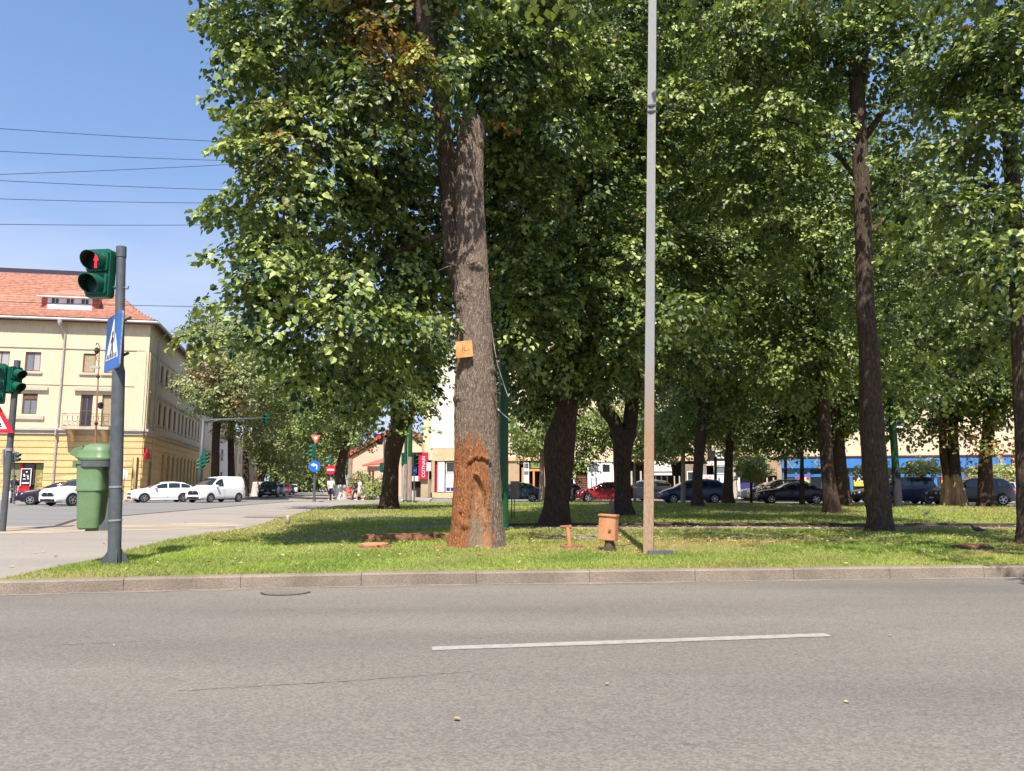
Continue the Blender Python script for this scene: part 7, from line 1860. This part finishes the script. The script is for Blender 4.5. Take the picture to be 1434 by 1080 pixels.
    # wheels with dark arches
    for wx in T_['wx']:
        for sg in (-1, 1):
            c = Vector((X(wx), sg * (W * 1.0 - .0), wr)); ax = Vector((0, sg, 0))
            mb = MB(); N0 = 22; vs = []
            for i in range(N0 + 1):
                a = math.pi * (-.12 + 1.24 * i / N0); vs.append((c.x + (wr + .055) * math.cos(a), sg * (W + .006), max(.2, wr + (wr + .055) * math.sin(a))))
            mb.add(vs, [tuple(range(len(vs)))]); mb.build('wheel_arch', M['black'], t)
            mb = MB(); w_in = c - ax * .16
            mb.lathe(w_in, [(wr * .62, 0), (wr * .97, .01), (wr, .05), (wr, .13), (wr * .96, .178), (wr * .68, .182), (wr * .66, .165)], 24, axis=ax); wh = mb.build('wheel', M['tyre'], t, smooth=True, auto=40)  # dark end cap stands in for shade behind the spokes
            mb = MB(); hub = w_in + ax * .17
            mb.lathe(hub, [(wr * .66, 0), (wr * .64, .016), (wr * .58, .014), (wr * .56, -.03)], 22, axis=ax, cap=False)
            for q in range(5):
                a = 2 * math.pi * q / 5 + wx; d_ = Vector((math.cos(a), 0, math.sin(a))); e_ = Vector((-math.sin(a), 0, math.cos(a)))
                mb.prism([hub + e_ * -.03 - ax * .02, hub + e_ * .03 - ax * .02, hub + e_ * .022 + d_ * wr * .6 - ax * .02, hub - e_ * .022 + d_ * wr * .6 - ax * .02], ax * .035)
            mb.lathe(hub, [(.05, 0), (.05, .022), (.0, .026)], 12, axis=ax); mb.build('rim', M['alloy'], wh)
    if roof == 'rails':
        for sg in (-1, 1):
            mb = MB(); mb.tube([(X(2.2), sg * .58, top(2.2) + .03), (X(2.4), sg * .58, top(2.4) + .07), (X(3.6), sg * .58, top(3.6) + .07), (X(3.8), sg * .58, top(3.8) + .03)], .015, 6); mb.build('roof_rail', M['black'], t)
    if kind == 'van':
        mb = MB(); 
        for k_, q in enumerate((-.17, -.06, .05, .16)): mb.box((X(3.0) + q, -W * .985, 1.42), (.07, .02, .05))
        mb.build('side_lettering', M['grey'], t)
        mb = MB(); mb.box((X(2.12), -W * .99, .95), (.012, .03, 1.3)); mb.build('door_seam', M['grey'], t)
    t.location = (x, y, 0.0); t.rotation_euler = (0, 0, ang); t.scale = (scale,) * 3
    return t
def car_px(label, kind, pc, px, Y, ang, **kw):
    p = at(px, 690, Y); return car(label, kind, pc, p.x, Y, math.radians(ang), **kw)
GP = 'cars parked on the far side of the park'
car_px('dark teal saloon with its tail beside the pale trunk, left end of the parked row', 'saloon', 'teal', 719, 56, 180, group=GP)
car_px('red hatchback parked in front of the maroon shop door', 'hatch', 'red', 847, 56, 180, group=GP)
car_px('light silver car half hidden between the forked linden and the pole', 'mpv', 'silver', 905, 59, 120, group=GP)
car_px('blue people carrier behind the slim dark linden', 'mpv', 'blue', 969, 51.5, 178, group=GP)
car_px('small white hatchback under the mop-head tree, partly behind the dark cars', 'hatch', 'white', 1072, 62, 176, group=GP)
car_px('dark off-road car just behind the black saloon', 'suv', 'charcoal', 1092, 57, 172, group=GP)
car_px('black saloon with alloy wheels behind the thin dark tree', 'saloon', 'black', 1108, 50.5, 171, group=GP)
car_px('black saloon nosing out from behind the tall straight linden', 'saloon', 'black', 1234, 54, 178, group=GP)
car_px('navy boxy off-roader beside the green mast', 'offroad', 'navy', 1262, 50, 180, group=GP)
car_px('charcoal estate-like car behind the bare-footed twin lindens', 'suv', 'charcoal', 1358, 45.5, 178, group=GP)
car_px('silver hatchback at the far right end of the parked row', 'hatch', 'silver', 1388, 49.5, 180, group=GP)
car_px('dark blue car glimpsed beyond the teal saloon', 'hatch', 'blue', 778, 61, 180, group=GP)
GL = 'cars at the junction on the left'
car_px('aubergine black saloon passing behind the white car with the chrome grille', 'saloon', 'purpleblack', 84, 48, -158, group=GL)
car_px('white car with a chrome-barred grille half hidden by the litter bin', 'suv', 'white', 116, 46, -112, group=GL)
car_px('white hatchback between the near post and the van', 'hatch', 'white', 226, 55, -141, group=GL)
car_px('white delivery van with dark grille turning out of the side street', 'van', 'white', 303, 55, -113, cat='van', group=GL)
GS = 'cars parked along the side street'
for (px, Y, kd, pc, lab, a) in [(377, 79, 'suv', 'black', 'black jeep-like car first in the row parked along the side street', -76), (388, 90, 'hatch', 'silver', 'grey car second in the row parked along the side street', -76),
                             (397, 100, 'hatch', 'red', 'red car in the row parked along the side street', -76), (403, 112, 'saloon', 'black', 'dark car just behind the red one in the side street', -76),
                             (409, 125, 'hatch', 'white', 'white car farther up the row in the side street', -76), (414, 140, 'hatch', 'charcoal', 'small dark car near the end of the side street', -76), (421, 165, 'hatch', 'blue', 'small blue car near the end of the side street', -60), (429, 185, 'hatch', 'silver', 'tiny pale car farthest up the side street', -60)]:
    car_px(lab, kd, pc, px, Y, a, group=GS, simple=True, roof='rails' if pc == 'black' and kd == 'suv' else None)

# ================================================================ PEOPLE AND BIRDS
def person(label, px, Y, H, face, skin, shirt, legs, hair, z0=.1, stride=.22, skirt=False, carry=None, armbend=.12, shorts=False):
    """a standing or walking figure; face = heading angle in degrees"""
    b = at(px, 690, Y); t = thing('person', (0, 0, 0), label, 'person')
    J = {'pelvis': (0, 0, .52), 'belly': (0, 0, .62), 'chest': (.01, 0, .74), 'neck': (.015, 0, .845), 'head': (.03, 0, .90), 'crown': (.025, 0, .965)}
    J['headt'] = (.025, 0, .945)
    for s, sg in (('l', 1), ('r', -1)):
        f = stride * .5 * sg
        J['hip' + s] = (0, .052 * sg, .50); J['knee' + s] = (f * .55 + .02, .055 * sg, .28); J['ank' + s] = (f * (1 if f > 0 else .9) - .02, .055 * sg, .045); J['toe' + s] = (J['ank' + s][0] + .085, .062 * sg, .02)
        J['sho' + s] = (.0, .115 * sg, .81); J['elb' + s] = (-f * .45 - .01, .14 * sg, .635); J['wri' + s] = (-f * .8 + armbend * .6, .14 * sg, .49); J['han' + s] = (J['wri' + s][0] + .02, .14 * sg, .44)
    rad = dict(pelvis=.085, belly=.078, chest=.088, neck=.034, head=.05, headt=.052, crown=.03)
    for s in 'lr': rad.update({'hip' + s: .062, 'knee' + s: .036, 'ank' + s: .022, 'toe' + s: .018, 'sho' + s: .042, 'elb' + s: .026, 'wri' + s: .018, 'han' + s: .02})
    names = list(J); E = [('pelvis', 'belly'), ('belly', 'chest'), ('chest', 'neck'), ('neck', 'head'), ('head', 'headt'), ('headt', 'crown')]
    for s in 'lr': E += [('pelvis', 'hip' + s), ('hip' + s, 'knee' + s), ('knee' + s, 'ank' + s), ('ank' + s, 'toe' + s), ('chest', 'sho' + s), ('sho' + s, 'elb' + s), ('elb' + s, 'wri' + s), ('wri' + s, 'han' + s)]
    me = bpy.data.meshes.new('body'); me.from_pydata([tuple(c * H for c in J[n]) for n in names], [(names.index(a), names.index(c)) for a, c in E], [])
    o = bpy.data.objects.new('body', me); COL.objects.link(o); o.parent = t
    sm = o.modifiers.new('skin', 'SKIN'); sm.use_smooth_shade = True
    for i, n in enumerate(names):
        r_ = rad[n] * H; me.skin_vertices[0].data[i].radius = (r_, r_ * (1.25 if n in ('chest', 'belly', 'pelvis') else 1)); me.skin_vertices[0].data[i].use_root = (n == 'pelvis')
    o.modifiers.new('sub', 'SUBSURF').levels = 1; me.materials.append(skin)
    o.modifiers['sub'].render_levels = 2
    def v(n): return Vector(J[n]) * H
    g = 1.16
    mb = MB()
    def ring(c, rx, ry, k=14): return [Vector((c[0] + rx * math.cos(2 * math.pi * i / k), c[1] + ry * math.sin(2 * math.pi * i / k), c[2])) for i in range(k)]
    rr = [(.50, .088, .115), (.56, .082, .108), (.64, .080, .104), (.74, .090, .125), (.80, .078, .135), (.835, .05, .09), (.85, .036, .045)]
    rs_ = [ring((J['chest'][0] * H * min(1, (z - .5) * 3), 0, z * H), a * H, c_ * H) for z, a, c_ in rr]
    top_o = loft(rs_); 
    for s in 'lr': top_o.tube([v('sho' + s), v('sho' + s).lerp(v('elb' + s), .95)] + ([v('wri' + s)] if carry == 'long' else []), [.05 * H, .036 * H] + ([.026 * H] if carry == 'long' else []), 10)
    top_o.build('shirt', shirt, t, smooth=True)
    if skirt:
        loft([ring((0, 0, .28 * H), .115 * H, .12 * H), ring((0, 0, .42 * H), .10 * H, .115 * H), ring((0, 0, .54 * H), .088 * H, .112 * H)]).build('skirt', legs, t, smooth=True)
    else:
        q = loft([ring((0, 0, .455 * H), .085 * H, .112 * H), ring((0, 0, .50 * H), .092 * H, .118 * H), ring((0, 0, .53 * H), .088 * H, .112 * H)])
        for s in 'lr': q.tube([v('hip' + s), v('knee' + s)] + ([] if shorts else [v('ank' + s)]), [.068 * H, .055 * H if shorts else .046 * H] + ([] if shorts else [.033 * H]), 10)
        q.build('shorts' if shorts else 'trousers', legs, t, smooth=True)
    mb = MB(); hc_ = Vector((.018, 0, .94)) * H
    mb.lathe(hc_, [(.057 * H, -.02 * H), (.062 * H, .01 * H), (.052 * H, .035 * H), (.03 * H, .052 * H), (.0, .058 * H)], 12, axis=(-.25, 0, 1)); mb.build('hair', hair, t, smooth=True)
    for s in 'lr':
        mb = MB(); mb.tube([v('ank' + s) + Vector((-.02 * H, 0, -.02 * H)), v('toe' + s) + Vector((.01, 0, 0))], [.028 * H, .022 * H], 8); mb.build('shoe', M['c_dark'] if shirt != M['c_white'] else M['c_white'], t, smooth=True)
    mb = MB(); mb.lathe(v('head') + Vector((.055 * H, 0, .02 * H)), [(.008 * H, 0), (.003 * H, .014 * H)], 6, axis=(1, 0, -.3)); mb.build('nose', skin, t)
    t.location = (b.x, Y, z0); t.rotation_euler = (0, 0, math.radians(face))
    return t
person('man in a white shirt and navy shorts walking on the pavement by the no-entry sign', 463, 56.5, 1.70, -60, M['skin'], M['c_white'], M['c_blue'], M['hair_grey'], shorts=True)
person('person in dark clothes walking beside the white-clad woman', 498, 58.5, 1.62, 180, M['skin'], M['c_dark'], M['c_dark'], M['hair_dark'], carry='long', stride=.3)
person('red-haired woman all in white walking past the bushes', 504, 57.5, 1.64, 180, M['skin'], M['c_white'], M['c_white'], M['hair_red'], skirt=True, stride=.3)
pd_ = person('person in black top and grey trousers waiting by the corner shop', 18.5, 47, 1.74, -70, M['skin'], M['c_dark'], M['c_grey'], M['hair_dark'], stride=.12)
b = at(12, 690, 46.8); bag = thing('shopping_bag', (b.x, b.y, .35), 'pale carrier bag held by the person by the corner shop', 'bag')
mb = MB(); mb.prism([(b.x - .16, b.y, .45), (b.x + .14, b.y, .45), (b.x + .11, b.y, .85), (b.x - .12, b.y, .85)], (0, .12, 0)); mb.build('bag_body', M['c_white'], bag)
mb = MB(); mb.tube([(b.x - .06, b.y + .06, .84), (b.x, b.y + .06, .98), (b.x + .06, b.y + .06, .84)], .008, 5); mb.build('handle', M['c_white'], bag)
# café chair in red by the pink house
b = at(488, 696, 60); b.z = .1; ch = thing('garden_chair', b, 'small red chair against the pink house beside the tall bush', 'chair')
mb = MB(); mb.box((b.x, b.y, .55), (.42, .42, .04)); mb.build('seat', M['salmon'], ch)
mb = MB(); mb.box((b.x, b.y + .2, .85), (.42, .03, .5)); mb.build('backrest', M['salmon'], ch)
for dx in (-.18, .18):
    for dy in (-.18, .18): mb = MB(); mb.tube([(b.x + dx, b.y + dy, .1), (b.x + dx, b.y + dy, .54)], .016, 6); mb.build('leg', M['salmon'], ch)
def pigeon(label, px, py, ang, peck=False):
    b = gnd(px, py, LZ); t = thing('pigeon', (0, 0, 0), label, 'pigeon', 'pigeons on the lawn')
    tilt = .25 if peck else -.05
    pts = [(-.20, .11 + tilt * .35), (-.12, .125 + tilt * .18), (-.04, .13), (.04, .13), (.095, .15 - tilt * .25), (.125, .19 - tilt * .5), (.15, .215 - tilt * .75), (.172, .215 - tilt * .85)]
    mb = MB(); mb.tube([(x, 0, z) for x, z in pts], [.012, .038, .058, .058, .042, .026, .027, .014], 12); mb.build('body', M['pigeon'], t, smooth=True)
    mb = MB(); mb.tube([(.165, 0, .215 - tilt * .85), (.195, 0, .205 - tilt * .95)], [.008, .003], 6); mb.build('beak', M['black'], t)
    mb = MB(); mb.prism([(-.13, -.03, .135 + tilt * .18), (-.13, .03, .135 + tilt * .18), (-.27, .035, .115 + tilt * .5), (-.27, -.035, .115 + tilt * .5)], (0, 0, .008)); mb.build('tail', M['pigeon'], t)
    for s in (-1, 1):
        mb = MB(); mb.prism([(.06, s * .055, .15), (-.02, s * .062, .165), (-.2, s * .03, .14 + tilt * .3), (-.05, s * .058, .10)], (0, s * .008, 0)); mb.build('wing', M['pigeon'], t)
        mb = MB(); mb.tube([(.0, s * .025, .085), (.005, s * .025, .0), (.035, s * .028, .0)], .006, 5); mb.build('leg', M['salmon'], t)
    t.location = b; t.rotation_euler = (0, 0, math.radians(ang)); t.scale = (.78,) * 3
pigeon('dark pigeon pecking in the sunlit grass before the navy off-roader', 1297, 723, 200, True)
pigeon('dark pigeon standing at the near kerb of the path', 1369, 748, 170)
